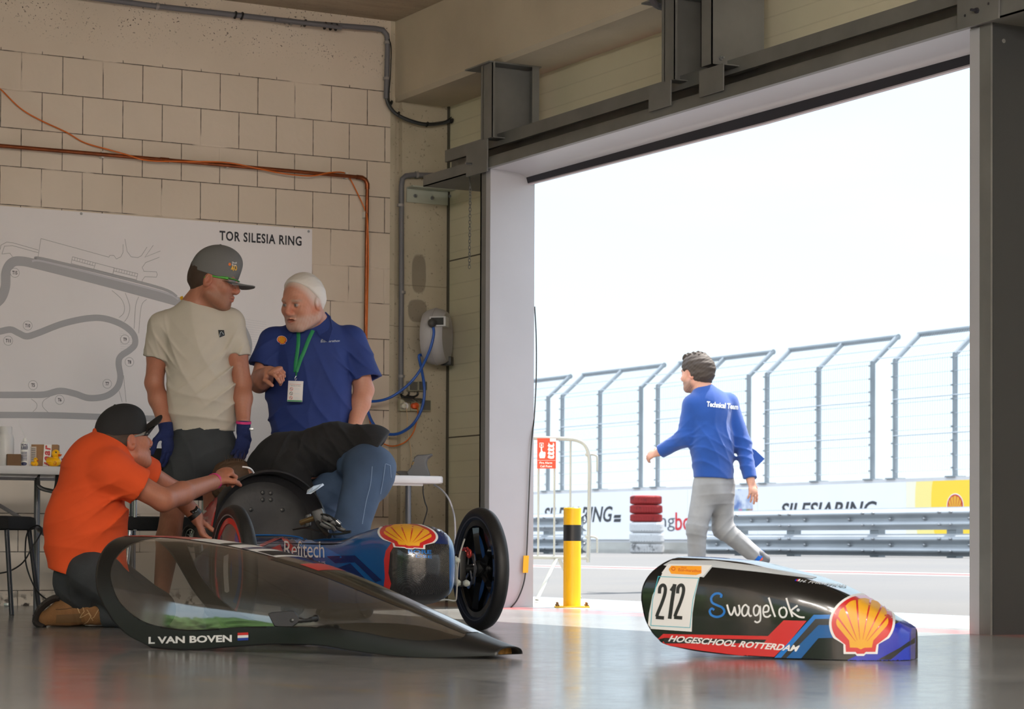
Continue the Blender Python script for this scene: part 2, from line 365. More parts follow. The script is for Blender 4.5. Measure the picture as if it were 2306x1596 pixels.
def beam():
    b = MB(); e = .025
    prof = [(6.281, ZC), (6.281, ZB+e), (6.281+e, ZB), (XP, ZB), (XP, ZC)]
    b.prism(prof, (0, R_Y0, 0), (1, 0, 0), (0, 0, 1), (0, 1, 0), YA+.05-R_Y0); return struct(b.build('trim_1', M_beam, smooth=0))
beam()
# concrete corner pier beside the block wall, with a casting groove
def pier():
    b = MB(); pts = [(6.252, YA-.0), (6.285, YA), (6.292, YA+.035), (6.325, YA+.035), (6.335, YA+.004), (XP, YA+.004), (XP, YA+.3), (6.252, YA+.3)]
    b.prism(pts, (0, 0, 0), (1, 0, 0), (0, 1, 0), (0, 0, 1), ZC); return b.build('wall_corner', pier_mat, smooth=0)
def pier_material():
    g = NT('pier_concrete'); x = g.xyz(); n = g.noise(2.0, 7, rough=.6); c = g.mix(g.rng(n, .3, .7), srgb(174, 164, 144), srgb(194, 184, 164))
    c = g.mix(g.rng(g.noise(60, 3), .64, .7, 0, .5), c, srgb(92, 82, 66))
    def blob(px, pz, rx, rz):
        dx = g.math('DIVIDE', g.math('SUBTRACT', x[0], px), rx); dz = g.math('DIVIDE', g.math('SUBTRACT', x[2], pz), rz)
        d = g.math('ADD', g.math('POWER', g.math('ABSOLUTE', dx), 3.0), g.math('POWER', g.math('ABSOLUTE', dz), 3.0)); return g.rng(g.math('ADD', d, g.math('MULTIPLY', g.noise(9, 4), .7)), 1.15, 1.5, 1, 0)
    st = g.math('MAXIMUM', blob(6.455, 2.03, .05, .12), blob(6.445, 1.80, .065, .07)); c = g.mix(g.math('MULTIPLY', st, .6), c, srgb(96, 86, 76))
    j = g.rng(g.math('ABSOLUTE', g.math('SUBTRACT', x[2], 1.955)), .002, .004, 1, 0); j = g.math('MAXIMUM', j, g.rng(g.math('ABSOLUTE', g.math('SUBTRACT', x[2], 1.70)), .002, .004, 1, 0))
    c = g.mix(g.math('MULTIPLY', j, .45), c, srgb(96, 84, 66)); g.L.new(c, g.b.inputs['Base Color']); g.b.inputs['Roughness'].default_value = .85; g.bump(n, .2, .01); return g.m
pier_mat = pier_material(); struct(pier())
struct(MB().boxx(XP-.012, XP+.002, YA-.012, YA+.005, 0, ZB).build('trim_2', mat('joint_sealant', srgb(76, 72, 62), .7), smooth=0))
# ---------------------------------------------------------------- garage door frame
door = bpy.data.objects.new('door_1', None); COL.objects.link(door); door.location = (XI, (YL+YR)/2, 0); struct(door)
XO = 6.556
# white linings: left jamb, right jamb, head (with the rounded nose and black rubber below)
MB().boxx(XI, XO, YL, YL+.05, 0, DH+.02).boxx(XI-.004, XI+.05, YL-.003, YL+.049, 0, DH-.001).build('jamb_lining', M_white, door, smooth=0)
MB().boxx(XI, XO, YR-.035, YR, 0, DH+.02).boxx(XI-.004, XI+.002, YR-.06, YR, 0, DH-.005).build('jamb_lining', M_white, door, smooth=0)
b = MB(); n = 40
for i in range(n+1): pass
prof = [(XI, DH+.03), (XI, DH), (XI+.05, DH-.002), (XI+.13, DH-.006), (XI+.18, DH-.012), (XI+.215, DH-.022), (XI+.225, DH-.032), (XI+.26, DH-.032), (XI+.26, DH+.03)]
b.prism(prof, (0, YR, 0), (1, 0, 0), (0, 0, 1), (0, 1, 0), YL-YR); b.build('head_lining', M_white, door, smooth=30)
# bottom seal, with the slight bend the photo shows two fifths along
ykink = onx(1740, 265, XI+.30)[1]; zs = DH-.030
b = MB()
for y0, y1, d0, d1 in ((YR, ykink, .0, -.012), (ykink, YL, -.012, .004)):
    P = [[(XI+.226, y, z+.008+d), (XI+.24, y, z-.038+d), (XI+.27, y, z-.038+d), (XI+.285, y, z+.012+d)] for y, d, z in ((y0, d0, zs), (y1, d1, zs))]; b.grid(P, cv=True)
b.build('rubber_seal', M_seal, door, smooth=0)
b = MB()
for y0, y1, d0, d1 in ((YR, ykink, .0, -.012), (ykink, YL, -.012, .004)):
    P = [[(XI+.242, y, z-.037+d), (XI+.242, y, z-.045+d), (XI+.268, y, z-.045+d), (XI+.268, y, z-.037+d)] for y, d, z in ((y0, d0, zs), (y1, d1, zs))]; b.grid(P, cv=True)
b.build('seal_lip', mat('pale_seal_lip', srgb(190, 180, 186), .6), door, smooth=0)
# steel posts; hidden plates added behind the left lining block light leaking in
MB().boxx(XI-.005, XI+.05, YL+.05, YL+.115, 0, DH+.02).boxx(XI-.005, XI+.27, YL+.10, YL+.115, 0, DH).boxx(XI+.25, XI+.265, YL+.10, YL+.5, 0, DH).boxx(XI+.25, XP+.03, YL+.49, YL+.52, 0, DH).build('steel_post', M_galv, door, smooth=0)
b = MB().boxx(XI-.004, XI+.012, YR-.13, YR-.062, 0, DH+.0).boxx(XI+.006, XP, YR-.1335, YR-.118, 0, DH, 1).boxx(XI+.012, XP, YR-.07, YR-.062, 0, DH)
for z in (2.40, 2.38):
    pass
b.lathe([(.009, 0), (.009, .008)], (XI+.06, YR-.128, DH-.07), (0, -1, 0), 12); b.lathe([(.009, 0), (.009, .008)], (XI+.29, YR-.128, DH-.07), (0, -1, 0), 12)
b.build('steel_post', [M_galv, mat('dark_grey_post_paint', srgb(48, 50, 52), .55)], door, smooth=0)
# header channel: bottom plate, front lip, dark recess, upper bar further back
y0, y1 = R_Y0+.3, onx(953, 420, XI-.03)[1]
b = MB().boxx(XI-.03, XP, YL+.05, y1, DH, DH+.006).boxx(XI-.03, XP, y0, YR-.06, DH, DH+.006)
b.boxx(XI-.03, XI-.022, YL+.05, y1, DH, DH+.065).boxx(XI-.03, XI-.022, y0, YR-.06, DH, DH+.11)
prof = [(XI-.03, DH), (XI-.03, DH+.045), (XI-.022, DH+.062), (XI-.005, DH+.07), (XI+.01, DH+.07), (XI+.01, DH)]
b.prism(prof, (0, YR-.06, 0), (1, 0, 0), (0, 0, 1), (0, 1, 0), YL+.11-YR)
b.boxx(XI+.16, XI+.2, YR-.06, y1, DH+.01, DH+.22)
b.build('header_channel', M_galv, door, smooth=30)
MB().boxx(XI+.05, XI+.075, y0, onx(1002, 365, XI+.05)[1], DH+.135, DH+.205).build('top_rail', M_galv, door, smooth=0)
# hangers from the beam, each with the square plate that takes the rail
XH = XI-.04
def yx(px, py, X=XH): return onx(px, py, X)[1]
def hanger(pxa, pxb, ztop_px, zbot_px, webpx, plate, boxed=False):
    ya, yb = yx(pxa, (ztop_px+zbot_px)/2), yx(pxb, (ztop_px+zbot_px)/2); zb = onx(pxb, zbot_px, XH)[2]
    b = MB(); zt = ZB-.008; xw = XH+.30
    b.boxx(XH, XH+.006, yb, ya, zb, zt)
    if boxed: b.boxx(XH, xw, yb, yb+.006, zb, zt); b.boxx(XH, xw, ya-.006, ya, zb, zt); b.boxx(xw, xw+.006, yb, ya, zb, zt)
    else:
        b.boxx(XH, xw, ya-.03, ya-.024, zb, zt); b.boxx(xw, xw+.006, yb, ya, zb, zt); b.boxx(XH, XH+.02, yb, yb+.003, zb, zt); b.boxx(xw-.04, xw, yb, yb+.003, zb, zt); b.boxx(XH+.01, xw, yb+.01, ya-.03, zb, zb+.005)
    b.boxx(XH-.02, xw+.02, yb-(.05 if boxed else 0), ya+(0 if boxed else .16), zt, zt+.008)
    bo = b
    for dx, z in ((.05, zt-.05), (.24, zt-.06), (.05, zb+.03), (.24, zb+.02)):
        if boxed: bo.lathe([(.011, 0), (.011, .012), (.005, .012), (.005, .03)], (XH+dx, yb, z), (0, -1, 0), 6, mi=1)
    b.build('hanger_bracket', [M_galv, M_steel], door, smooth=0)
    p0, p1, q0, q1 = plate; Yp0, Yp1 = yx(p0, (q0+q1)/2), yx(p1, (q0+q1)/2); z1 = onx(p1, q0, XH)[2]; z0 = onx(p1, q1, XH)[2]
    b = MB().boxx(XH-.004, XH+.004, Yp1, Yp0, z0, z1)
    if boxed: b.boxx(XH, XH+.3, Yp1, Yp0, z1-.005, z1)
    pl = b.build('hanger_plate', M_galv, door, smooth=0)
hanger(1083, 1108, 192, 308, 1160, (1051, 1098, 312, 385))
hanger(1490, 1518, 45, 178, 1575, (1462, 1511, 180, 237))
hanger(1578, 1603, 8, 143, 1675, (1576, 1629.5, 143, 203), True)
yb_, ya_ = yx(2250, 40), yx(2157, 60)
b = MB().boxx(XH-.004, XH+.004, yb_, ya_, DH-.006, DH+.30)
bo = b.lathe([(.012, 0), (.012, .01), (.006, .01), (.006, .035)], (XH-.004, (ya_+yb_)/2, DH+.05), (-1, 0, 0), 6, mi=1)
bo.lathe([(.006, 0), (.006, .001)], (XH-.004, ya_-.05, DH+.045), (-1, 0, 0), 10, mi=1).lathe([(.006, 0), (.006, .001)], (XH-.004, yb_+.06, DH+.065), (-1, 0, 0), 10, mi=1)
bo.build('hanger_plate', [M_galv, M_seal], door, smooth=0)
bo = MB().lathe([(.008, 0), (.008, .004), (.005, .004), (.005, .04)], (XH-.004, yx(1063, 380), DH+.045), (-1, -.1, 0), 8); bo.build('bolt', M_steel, door, smooth=0)
# ================================================================ outside: apron, pit lane, pit wall
def zg(X): return 0.0 if X < 7 else min(.2, .2*(X-7)/13.0)
def asphalt_material():
    g = NT('bleached_asphalt'); n = g.noise(60, 8, rough=.75); c = g.mix(g.rng(n, .35, .7), srgb(86, 85, 84), srgb(104, 103, 102)); c = g.mix(g.rng(g.noise(.35, 5), .4, .62), c, srgb(89, 89, 90))
    x = g.xyz()
    def band(a, b): return g.math('MULTIPLY', g.rng(x[0], a-.01, a, 0, 1), g.rng(x[0], b, b+.01, 1, 0))
    Xr = 13.35
    c = g.mix(band(Xr, Xr+.75), c, (.3, .3, .3, 1)); c = g.mix(band(Xr+.18, Xr+.57), c, srgb(150, 70, 70))
    g.L.new(c, g.b.inputs['Base Color']); g.b.inputs['Roughness'].default_value = .9; g.bump(n, .4, .01); return g.m
def apron_material():
    g = NT('apron_concrete'); n = g.noise(5, 7, rough=.6); c = g.mix(g.rng(n, .35, .7), srgb(156, 152, 147), srgb(146, 143, 138)); x = g.xyz()
    def band(a, b): return g.math('MULTIPLY', g.rng(x[0], a-.005, a, 0, 1), g.rng(x[0], b, b+.005, 1, 0))
    wear = g.rng(g.noise(7, 5), .3, .6, .4, 1)
    g.L.new(c, g.b.inputs['Base Color']); g.b.inputs['Roughness'].default_value = .8; return g.m
XA = 7.72   # apron ends, asphalt begins
struct(MB().boxx(6.64, XA, -30, 40, -.2, 0).build('apron', apron_material(), smooth=0))
b = MB(); xs = [XA, 9, 11, 13, 15, 17, 20, 26]
b.grid([[(x, y, zg(x)-.004) for y in (-60, 0, 30, 60, 140)] for x in xs]); struct(b.build('pit_lane', asphalt_material(), smooth=0))
# ground on the other side of the building, seen only as daylight through the far doors
struct(MB().boxx(-60, R_X0-.0, -40, 50, -.2, -.001).build('yard', asphalt_material(), smooth=0))
M_pitw = mat('pit_wall_concrete', srgb(196, 196, 198), .85, var=.06, vscale=1.5)
M_kerb = mat('kerb_concrete', srgb(172, 172, 168), .9, var=.1, vscale=2)
XW = 24.0; ZW = 1.42
struct(MB().boxx(XW+.03, XW+.4, -20, 90, 0, ZW).boxx(XW+.03, XW+.42, -20, 90, ZW, ZW+.035).build('pit_wall', M_pitw, smooth=0))
struct(MB().boxx(XW-.55, XW+.03, -20, 90, .1, .40).boxx(XW-.75, XW-.55, -20, 90, .1, .27).build('kerb', M_kerb, smooth=0))
# ---- sponsor banners on the wall
M_ban = mat('white_banner', srgb(232, 234, 240), .6, var=.02, vscale=.6)
M_ink = mat('charcoal_print', srgb(52, 54, 60), .6); M_inkred = mat('red_print', srgb(206, 44, 52), .6); M_inkgrey = mat('grey_print', srgb(96, 98, 104), .6)
M_yel = mat('yellow_print', srgb(246, 206, 58), .6); M_yel2 = mat('pale_yellow_print', srgb(240, 222, 140), .6); M_yel3 = mat('cream_print', srgb(236, 230, 208), .6)
M_red = mat('emblem_red', srgb(194, 40, 34), .45); M_amb = mat('emblem_yellow', srgb(224, 164, 38), .45); M_wht = mat('emblem_white', srgb(236, 236, 236), .5)
ZB0, ZB1 = .46, ZW-.02
def ybn(px): return onx(px, 1150, XW)[1]
def banner(name, pa, pb, label):
    yb1, yb0 = ybn(pa), ybn(pb); o = MB().boxx(XW, XW+.02, yb0, yb1, ZB0, ZB1).build(name, M_ban, None, smooth=0)
    return tag(o, label, 'banner', 'advertising banners on the pit wall'), yb1, yb0
def on_wall(mb, vf, mi=0, d=.004):
    return put2d(mb, vf, lambda a, z: (XW-d, a, z), mi)
def mirror(vf): return [(-x, y) for x, y in vf[0]], [f[::-1] for f in vf[1]]
def to_wall(vf, pa, pb, z0, z1):   # image left = larger Y
    f = fit2d(vf, 0, 1, z0, z1); ya, yb = ybn(pa), ybn(pb); return [(ya+(yb-ya)*x, z) for x, z in f[0]], f[1]
def bz(py, px): return onx(px, py, XW)[2]
b1, _, _ = banner('advertising_banner', 1150, 1424, 'white banner lettered SILESIARING behind the pedestrian barrier and bollard')
m = MB(); on_wall(m, to_wall(text2d('SILESIARING', 1, .25, .02), 1224, 1380, bz(1176, 1300), bz(1141, 1300)))
for q in (0, 1): on_wall(m, to_wall(poly2d([(0, 0), (.9, 0), (1, .4), (.1, .4)]), 1382, 1399, bz(1175-9*q, 1390), bz(1168-9*q, 1390)))
m.build('lettering', M_ink, b1, smooth=0)
b2, _, _ = banner('advertising_banner', 1424.5, 1548, 'white banner with grey and red lettering behind the tyre stack')
m = MB(); on_wall(m, to_wall(text2d('racing', 1, 0, .0), 1428, 1520, bz(1196, 1500), bz(1158, 1500)), 0); m.build('lettering', M_inkgrey, b2, smooth=0)
m = MB(); on_wall(m, to_wall(text2d('box', 1, 0, .012), 1521, 1577, bz(1194, 1540), bz(1153, 1540)), 0); m.build('lettering', M_inkred, b2, smooth=0)
b3, _, _ = banner('advertising_banner', 1548.5, 1706, 'white banner with a colour picture of a crowd behind the walking man')
def picture_material():
    g = NT('printed_crowd_picture'); x = g.xyz(); sky = g.mix(g.rng(g.noise(3.5, 5), .4, .62), srgb(98, 122, 176), srgb(206, 212, 224))
    v = g.n('ShaderNodeTexVoronoi'); v.inputs['Scale'].default_value = 9; g.L.new(g.tc.outputs['Object'], v.inputs['Vector'])
    hs = g.n('ShaderNodeHueSaturation'); hs.inputs['Saturation'].default_value = 1.3; hs.inputs['Value'].default_value = .75; g.L.new(v.outputs['Color'], hs.inputs['Color'])
    crowd = g.mix(.45, hs.outputs[0], srgb(176, 66, 52)); c = g.mix(g.rng(x[2], 1.0, 1.02, 1, 0), sky, crowd); g.L.new(c, g.b.inputs['Base Color']); g.b.inputs['Roughness'].default_value = .6; return g.m
ya, yb = ybn(1618), ybn(1695)
pic = MB().boxx(XW-.006, XW, yb, ya, bz(1152, 1660), bz(1101, 1660)).build('printed_picture', picture_material(), b3, smooth=0)
yc = ybn(1635); m = MB()
on_wall(m, poly2d([(yc+.25, bz(1152, 1640)), (yc-.22, bz(1152, 1640)), (yc-.16, bz(1136, 1640)), (yc, bz(1127, 1640)), (yc+.14, bz(1130, 1640)), (yc+.25, bz(1140, 1640))]), 0, .009)
on_wall(m, poly2d([(yc+.05+.08*math.cos(t*.4), bz(1119, 1640)+.1*math.sin(t*.4)) for t in range(16)]), 1, .010)
on_wall(m, poly2d([(yc+.05+.12*math.cos(t*.4), bz(1116, 1640)+.12*math.sin(t*.4)) for t in range(16)]), 2, .0085)
m.build('printed_figure', [M_yel, mat('printed_face', srgb(214, 160, 128), .6), M_ink], pic, smooth=0)
b4, _, _ = banner('advertising_banner', 1706.5, 2040, 'long white banner lettered SILESIARING behind the double guard rail')
m = MB(); on_wall(m, to_wall(text2d('SILESIARING', 1, .25, .02), 1757, 1975, bz(1166, 1860), bz(1130, 1860))); on_wall(m, to_wall(poly2d([(0, 0), (1, 0), (1.05, .3), (.05, .3)]), 1978, 2004, bz(1152, 1990), bz(1145, 1990))); m.build('lettering', M_ink, b4, smooth=0)
b5, y5a, y5b = banner('advertising_banner', 2040.5, 2330, 'white and yellow banner with a red scallop emblem beside the right door post')
m = MB()
for k, (r, mi) in enumerate(((1.80, 0), (1.36, 1), (.95, 2))):
    yc, zc = ybn(2185), bz(1128, 2150); q = []
    for i in range(60):
        t = 2*math.pi*i/60; q.append((min(y5a, max(y5b, yc+r*1.0*math.cos(t))), min(ZB1, max(ZB0, zc+r*1.3*math.sin(t)))))
    on_wall(m, poly2d(q), mi, .003+.002*k)
m.build('yellow_sweep', [M_yel3, M_yel2, M_yel], b5, smooth=0)
wo, ro, yo, gr = shell_emblem(.36); m = MB(); yc, zc = ybn(2152), bz(1165, 2152)
def on5(vf, mi, d): on_wall(m, ([(yc-x, zc+z) for x, z in vf[0]], vf[1]), mi, d)
on5(wo, 0, .010); on5(ro, 1, .012); on5(yo, 2, .014); [on5(g_, 1, .016) for g_ in gr]
m.build('scallop_emblem', [M_wht, M_red, M_amb], b5, smooth=0)
# ---- catch fence on the wall: separate panels of three bent posts, top rail and wire mesh
M_post = mat('blue_grey_galvanised', srgb(132, 140, 146), .5, .25, var=.08, vscale=3)
M_wire = mat('thin_fence_wire', srgb(176, 186, 196), .5, .4)
XF2 = XW+.12
def fence_panel(posts, label, py_top=None):
    ys = [onx(p, 1085, XF2)[1] for p in posts]; zf = ZW+.035; zk = zf+1.98; XT = XF2+.52; zt = zk+.44
    r = thing('catch_fence_panel', (XF2, sum(ys)/len(ys), zf), label, 'fence', 'catch fence panels on the pit wall')
    for y in ys:
        b = MB(); b.tube([(XF2, y, zf), (XF2, y, zk)], .044, 12); b.tube([(XF2, y, zk-.02), (XT, y, zt)], .042, 12)
        b.boxx(XF2-.12, XF2+.12, y-.12, y+.12, zf, zf+.02)
        for i in range(9): b.ell((XF2-.06, y+.02, zf+.15+i*.22), .018, nu=6, nv=4, mi=1)
        p = b.build('post', [M_post, M_steel], r, smooth=40)
    MB().tube([(XT, max(ys)+.03, zt), (XT, min(ys)-.03, zt)], .05, 12).build('top_rail', M_post, r, smooth=40)
    b = MB(); y0, y1 = min(ys), max(ys)
    for i in range(9):
        z = zf+.12+i*.225; b.tube([(XF2-.03, y0, z), (XF2-.03, y1, z)], .0045, 4)
    for z in (zf+.71, zf+1.31): b.tube([(XF2-.05, y0, z), (XF2-.05, y1, z)], .011, 5)
    for f in (.04, .5): b.tube([(XF2+.52*f, y0, zk+.44*f), (XF2+.52*f, y1, zk+.44*f)], .008, 5)
    n = int((y1-y0)/.062)
    for i in range(1, n):
        y = y0+(y1-y0)*i/n; b.tube([(XF2-.03, y, zf+.1), (XF2-.03, y, zk-.02), (XT-.02, y, zt)], .0028, 3, caps=False)
    b.build('wire_mesh', M_wire, r, smooth=0)
    return r, ys, zk
fp = [([1062, 1150, 1234], 'bent-top catch fence panel furthest left, next to the white door jamb'), ([1266, 1351, 1443], 'bent-top catch fence panel above the tyres and the pedestrian barrier'),
      ([1481, 1580, 1686], 'bent-top catch fence panel directly behind the walking man'), ([1727, 1843.5, 1965], 'bent-top catch fence panel above the long guard rail, right of the man'), ([2016, 2151, 2290], 'bent-top catch fence panel beside the right door post')]
last = None
gaps = [g for q in ('left of the tyre stack', 'just left of the walking man', 'right of the walking man', 'near the right door post') for g in (q, q)]
for posts, lab in fp:
    r, ys, zk = fence_panel(posts, lab)
    if last is not None:
        b = MB()
        for f in (.12, .52):
            tag(MB().tube([(XF2+.52*f, last-.07, zk+.44*f), (XF2+.52*f, max(ys)+.07, zk+.44*f)], .009, 5).build('tie_wire', M_wire, smooth=0), ('upper' if f > .3 else 'lower')+' thin tie wire bridging the gap '+gaps.pop(0), 'wire', 'tie wires between fence panels')
    last = min(ys)
# ---- guard rails
M_rail = mat('guard_rail_zinc', srgb(166, 172, 178), .55, .15, var=.1, vscale=1.2)
def guard_rail(name, ya, yb, X, post_px, label):
    zb = zg(X); r = thing(name, (X, (ya+yb)/2, zb), label, 'guard rail')
    def beam_(zc):
        b = MB(); pr = []
        for i in range(21):
            t = i/20; z = zc-.155+.31*t; pr.append((X-.045*(1-math.cos(4*math.pi*t))-.005, z))
        P = [[(x, y, z) for x, z in pr] for y in (ya, yb)]; P2 = [[(x+.012, y, z) for x, z in pr[::-1]] for y in (ya, yb)]
        b.grid([P[0]+P2[0], P[1]+P2[1]], cv=True); return b
    for zc in (zb+.17, zb+.535):
        k = beam_(zc)
        for px in post_px:
            y = onx(px, 1200, X)[1]
            for dy in (-.45, -.12, .12, .5):
                for dz in (-.085, .085) if abs(dy) < .2 else (0,): k.ell((X-.05 if dz == 0 else X-.1, y+dy, zc+dz), (.02, .035, .02), nu=8, nv=5, mi=1)
        k.build('rail', [M_rail, M_steel], r, smooth=60)
    for px in post_px:
        y = onx(px, 1200, X)[1]; MB().boxx(X+.02, X+.14, y-.10, y+.10, zb-.05, zb+.62).build('post', M_post, r, smooth=0)
    return r
XR = 20.6
guard_rail('guard_rail', onx(1592, 1200, XR)[1], onx(2420, 1200, XR)[1], XR, [1660, 1778, 1966, 2140], 'long double galvanised guard rail behind the walking man')
guard_rail('guard_rail', onx(1320, 1200, XR-.5)[1]+6, onx(1320, 1200, XR-.5)[1], XR-.5, [1228, 1290], 'short end of double guard rail seen through the pedestrian barrier')
# ================================================================ things on the block wall
def pw(px, py, d=.0): return ony(px, py, YA-d)
def xz(px, py): q = ony(px, py, YA-.012); return (q[0], q[2])
M_poster = mat('poster_board', srgb(234, 230, 232), .42, var=.02, vscale=2)
M_track = mat('printed_track_grey', srgb(172, 172, 177), .5); M_line = mat('printed_line_grey', srgb(146, 146, 150), .5); M_track2 = mat('printed_pale_grey', srgb(196, 196, 202), .5)
M_dark = mat('printed_black', srgb(34, 34, 42), .5)
px1 = xz(703, 516); x0p = 2.7
b = MB().boxx(x0p, px1[0], YA-.012, YA-.001, .80, px1[1]); LV = [0]
def onp(vf, mi, lv): put2d(b, vf, lambda x, z: (x, YA-.0125-.0004*lv, z), mi)
def pathpx(pts, w, mi, lv, n=8, closed=False, sm=True):
    q = [xz(*p) for p in pts]; q = [tuple(t) for t in smooth_pts(q, n, closed)] if sm else q; onp(stroke2d(q, w, closed), mi, lv)
T1 = [(-20, 690), (2, 672), (12, 645), (14, 612), (26, 592), (48, 588), (95, 598), (250, 638), (400, 679), (480, 702), (530, 722), (553, 755), (558, 785), (546, 818), (520, 840)]
T2 = [(-20, 749), (0, 746), (24, 742), (42, 750), (60, 757), (85, 750), (140, 729), (195, 717), (235, 717), (275, 731), (300, 752), (304, 774), (292, 788), (272, 802), (267, 818), (271, 850), (262, 875), (237, 892), (200, 896), (168, 886), (135, 880), (100, 888), (60, 889), (-20, 889)]
T3 = [(-20, 934), (120, 935), (240, 939), (420, 945)]
for T, w in ((T1, .050), (T2, .033), (T3, .032)): pathpx(T, w+.003, 2, 1); pathpx(T, w, 1, 2)
pathpx([(72, 588), (100, 589), (240, 624), (372, 659), (402, 674)], .012, 5, 3, 6)
pathpx([(80, 583), (98, 583), (240, 617), (366, 650), (398, 668)], .016, 2, 2, 6); pathpx([(80, 583), (98, 583), (240, 617), (366, 650), (398, 668)], .013, 1, 4, 6)
LW = .0022
for pts in ([(92, 537), (245, 579), (247, 575), (256, 575), (262, 583), (272, 578), (277, 568), (277, 550)], [(85, 582), (92, 537)],
            [(281, 538), (286, 566), (295, 578), (310, 580), (318, 576), (331, 556)], [(345, 552), (326, 579), (361, 565)], [(359, 579), (328, 591), (320, 602), (324, 611), (352, 612), (354, 618), (352, 624), (326, 623), (320, 631), (321, 641)],
            [(163, 578), (215, 592), (211, 606), (160, 593), (163, 578)], [(162, 585), (213, 599)], [(215, 592), (257, 603), (254, 617), (211, 606)], [(257, 603), (310, 616), (307, 630), (254, 617), (257, 603)], [(256, 610), (308, 623)],
            [(86, 563), (30, 547), (15, 545), (2, 552), (0, 562)], [(86, 569), (28, 553), (10, 554), (4, 572)], [(4, 572), (22, 570), (28, 578)]):
    pathpx(pts, LW, 2, 3, sm=False)
for i in range(1, 9):
    t = i/9; pathpx([(163+52*t, 578+14*t), (162+51*t, 585+14*t)], LW*.8, 2, 3, sm=False); pathpx([(257+53*t, 603+13*t), (256+52*t, 610+13*t)], LW*.8, 2, 3, sm=False)
for pts in ([(252, 654), (272, 672), (280, 690), (278, 705), (268, 715)], [(282, 660), (292, 690), (288, 712), (280, 724)], [(312, 668), (305, 690), (302, 740)], [(330, 674), (318, 690), (312, 750)], [(278, 845), (284, 905)], [(268, 880), (275, 905)],
            [(70, 898), (82, 908), (82, 918), (74, 927)], [(112, 893), (98, 902), (96, 915), (108, 928)]): pathpx(pts, LW, 2, 3, 6)
for i in range(11): pathpx([(268+i*.3, 740+i*5), (300-6*abs(i-5)+i, 741+i*5)], LW*.5, 5, 1, sm=False)
for i in range(16): pathpx([(548, 718+i*5.5), (600, 726+i*5)], LW*.5, 5, 1, sm=False)
for lab, cx, cy in (('T15', 33, 614), ('T10', 62, 733), ('T11', 18, 767), ('T9', 281, 764), ('T8', 291, 815), ('T5', 74, 867), ('T6', 134, 900), ('T7', 241, 864)):
    c = xz(cx, cy); pathpx_ = [(c[0]+.0262*math.cos(t*math.pi/16), c[1]+.0262*math.sin(t*math.pi/16)) for t in range(32)]
    onp(poly2d(pathpx_), 0, 5); onp(stroke2d(pathpx_, LW*.9, True), 2, 6); w = .0145 if len(lab) > 2 else .0105
    onp(fit2d(text2d(lab, 1, 0, .03), c[0]-w, c[0]+w, c[1]-.010, c[1]+.010), 3, 6)
t0, t1 = xz(494, 540), xz(679, 540); vf = fit2d(text2d('TOR SILESIA RING', 1, 0, .025, space=1.12), t0[0], t1[0], 0, .058)
zt0 = xz(494, 541)[1]; zt1 = xz(679, 554)[1]; onp(([(x, z+zt0+(zt1-zt0)*(x-t0[0])/(t1[0]-t0[0])) for x, z in vf[0]], vf[1]), 3, 3)
for px, py in ((183, 481), (695, 521)): q = xz(px, py); b.lathe([(.008, 0), (.007, .004)], (q[0], YA-.012, q[1]), (0, -1, 0), 10, mi=4)
tag(b.build('circuit_map_poster', [M_poster, M_track, M_line, M_dark, M_steel, M_track2], smooth=0, fix=False), 'large white track map poster titled TOR SILESIA RING on block wall', 'poster')
# copper pipe with its elbow, clips and sleeve
r = thing('copper_pipe', pw(400, 361, .04), 'brown copper pipe running along the block wall above the map poster and turning down', 'pipe')
D_ = .045
pts = [pw(-30, 325.5, D_), pw(200, 345, D_), pw(500, 371, D_), pw(800, 398, D_), pw(815, 400, D_), pw(823, 405, D_), pw(827, 414, D_), pw(827, 430, D_), pw(825, 600, D_), pw(823, 800, D_), pw(822, 925, D_)]
MB().tube(pts, .0115, 12).build('tube', M_copper, r, smooth=60)
MB().tube([pw(803, 398.5, D_), pw(815, 400, D_), pw(823, 405, D_), pw(827, 414, D_), pw(827, 426, D_)], .0145, 12).build('elbow', M_copper, r, smooth=60)
b = MB().tube([pw(361, 359, D_), pw(380, 360.7, D_)], .0145, 12)
b.build('sleeve', M_copper, r, smooth=60)
for px, py in ((229, 349), (510, 372), (778, 396), (821, 484)):
    q = pw(px, py, .022); MB().boxx(q[0]-.008, q[0]+.008, YA-.044, YA-.002, q[2]-.018, q[2]+.018).build('clip', mat('white_clip', srgb(214, 210, 206), .5), r, smooth=0)
pts = [pw(x, y, d) for x, y, d in ((-30, 182, .02), (0, 200, .02), (45, 243, .02), (90, 270, .02), (150, 298, .02), (190, 321, .02), (245, 337, .03), (285, 348, .06), (330, 361, .064), (400, 363.5, .064), (470, 364, .06), (520, 367, .06), (580, 379, .064), (640, 391, .064), (700, 396, .064), (740, 389, .06), (770, 388, .03), (784, 396, .025), (800, 425, .02), (821, 470, .03), (827, 492, .062), (829.5, 560, .062), (828, 660, .062), (826, 760, .062), (824, 920, .062))]
tag(MB().tube(smooth_pts(pts, 6), .0042, 6).build('extension_cord', M_orange, smooth=60), 'thin orange cord drooping across the block wall and looping around the copper pipe', 'cord')
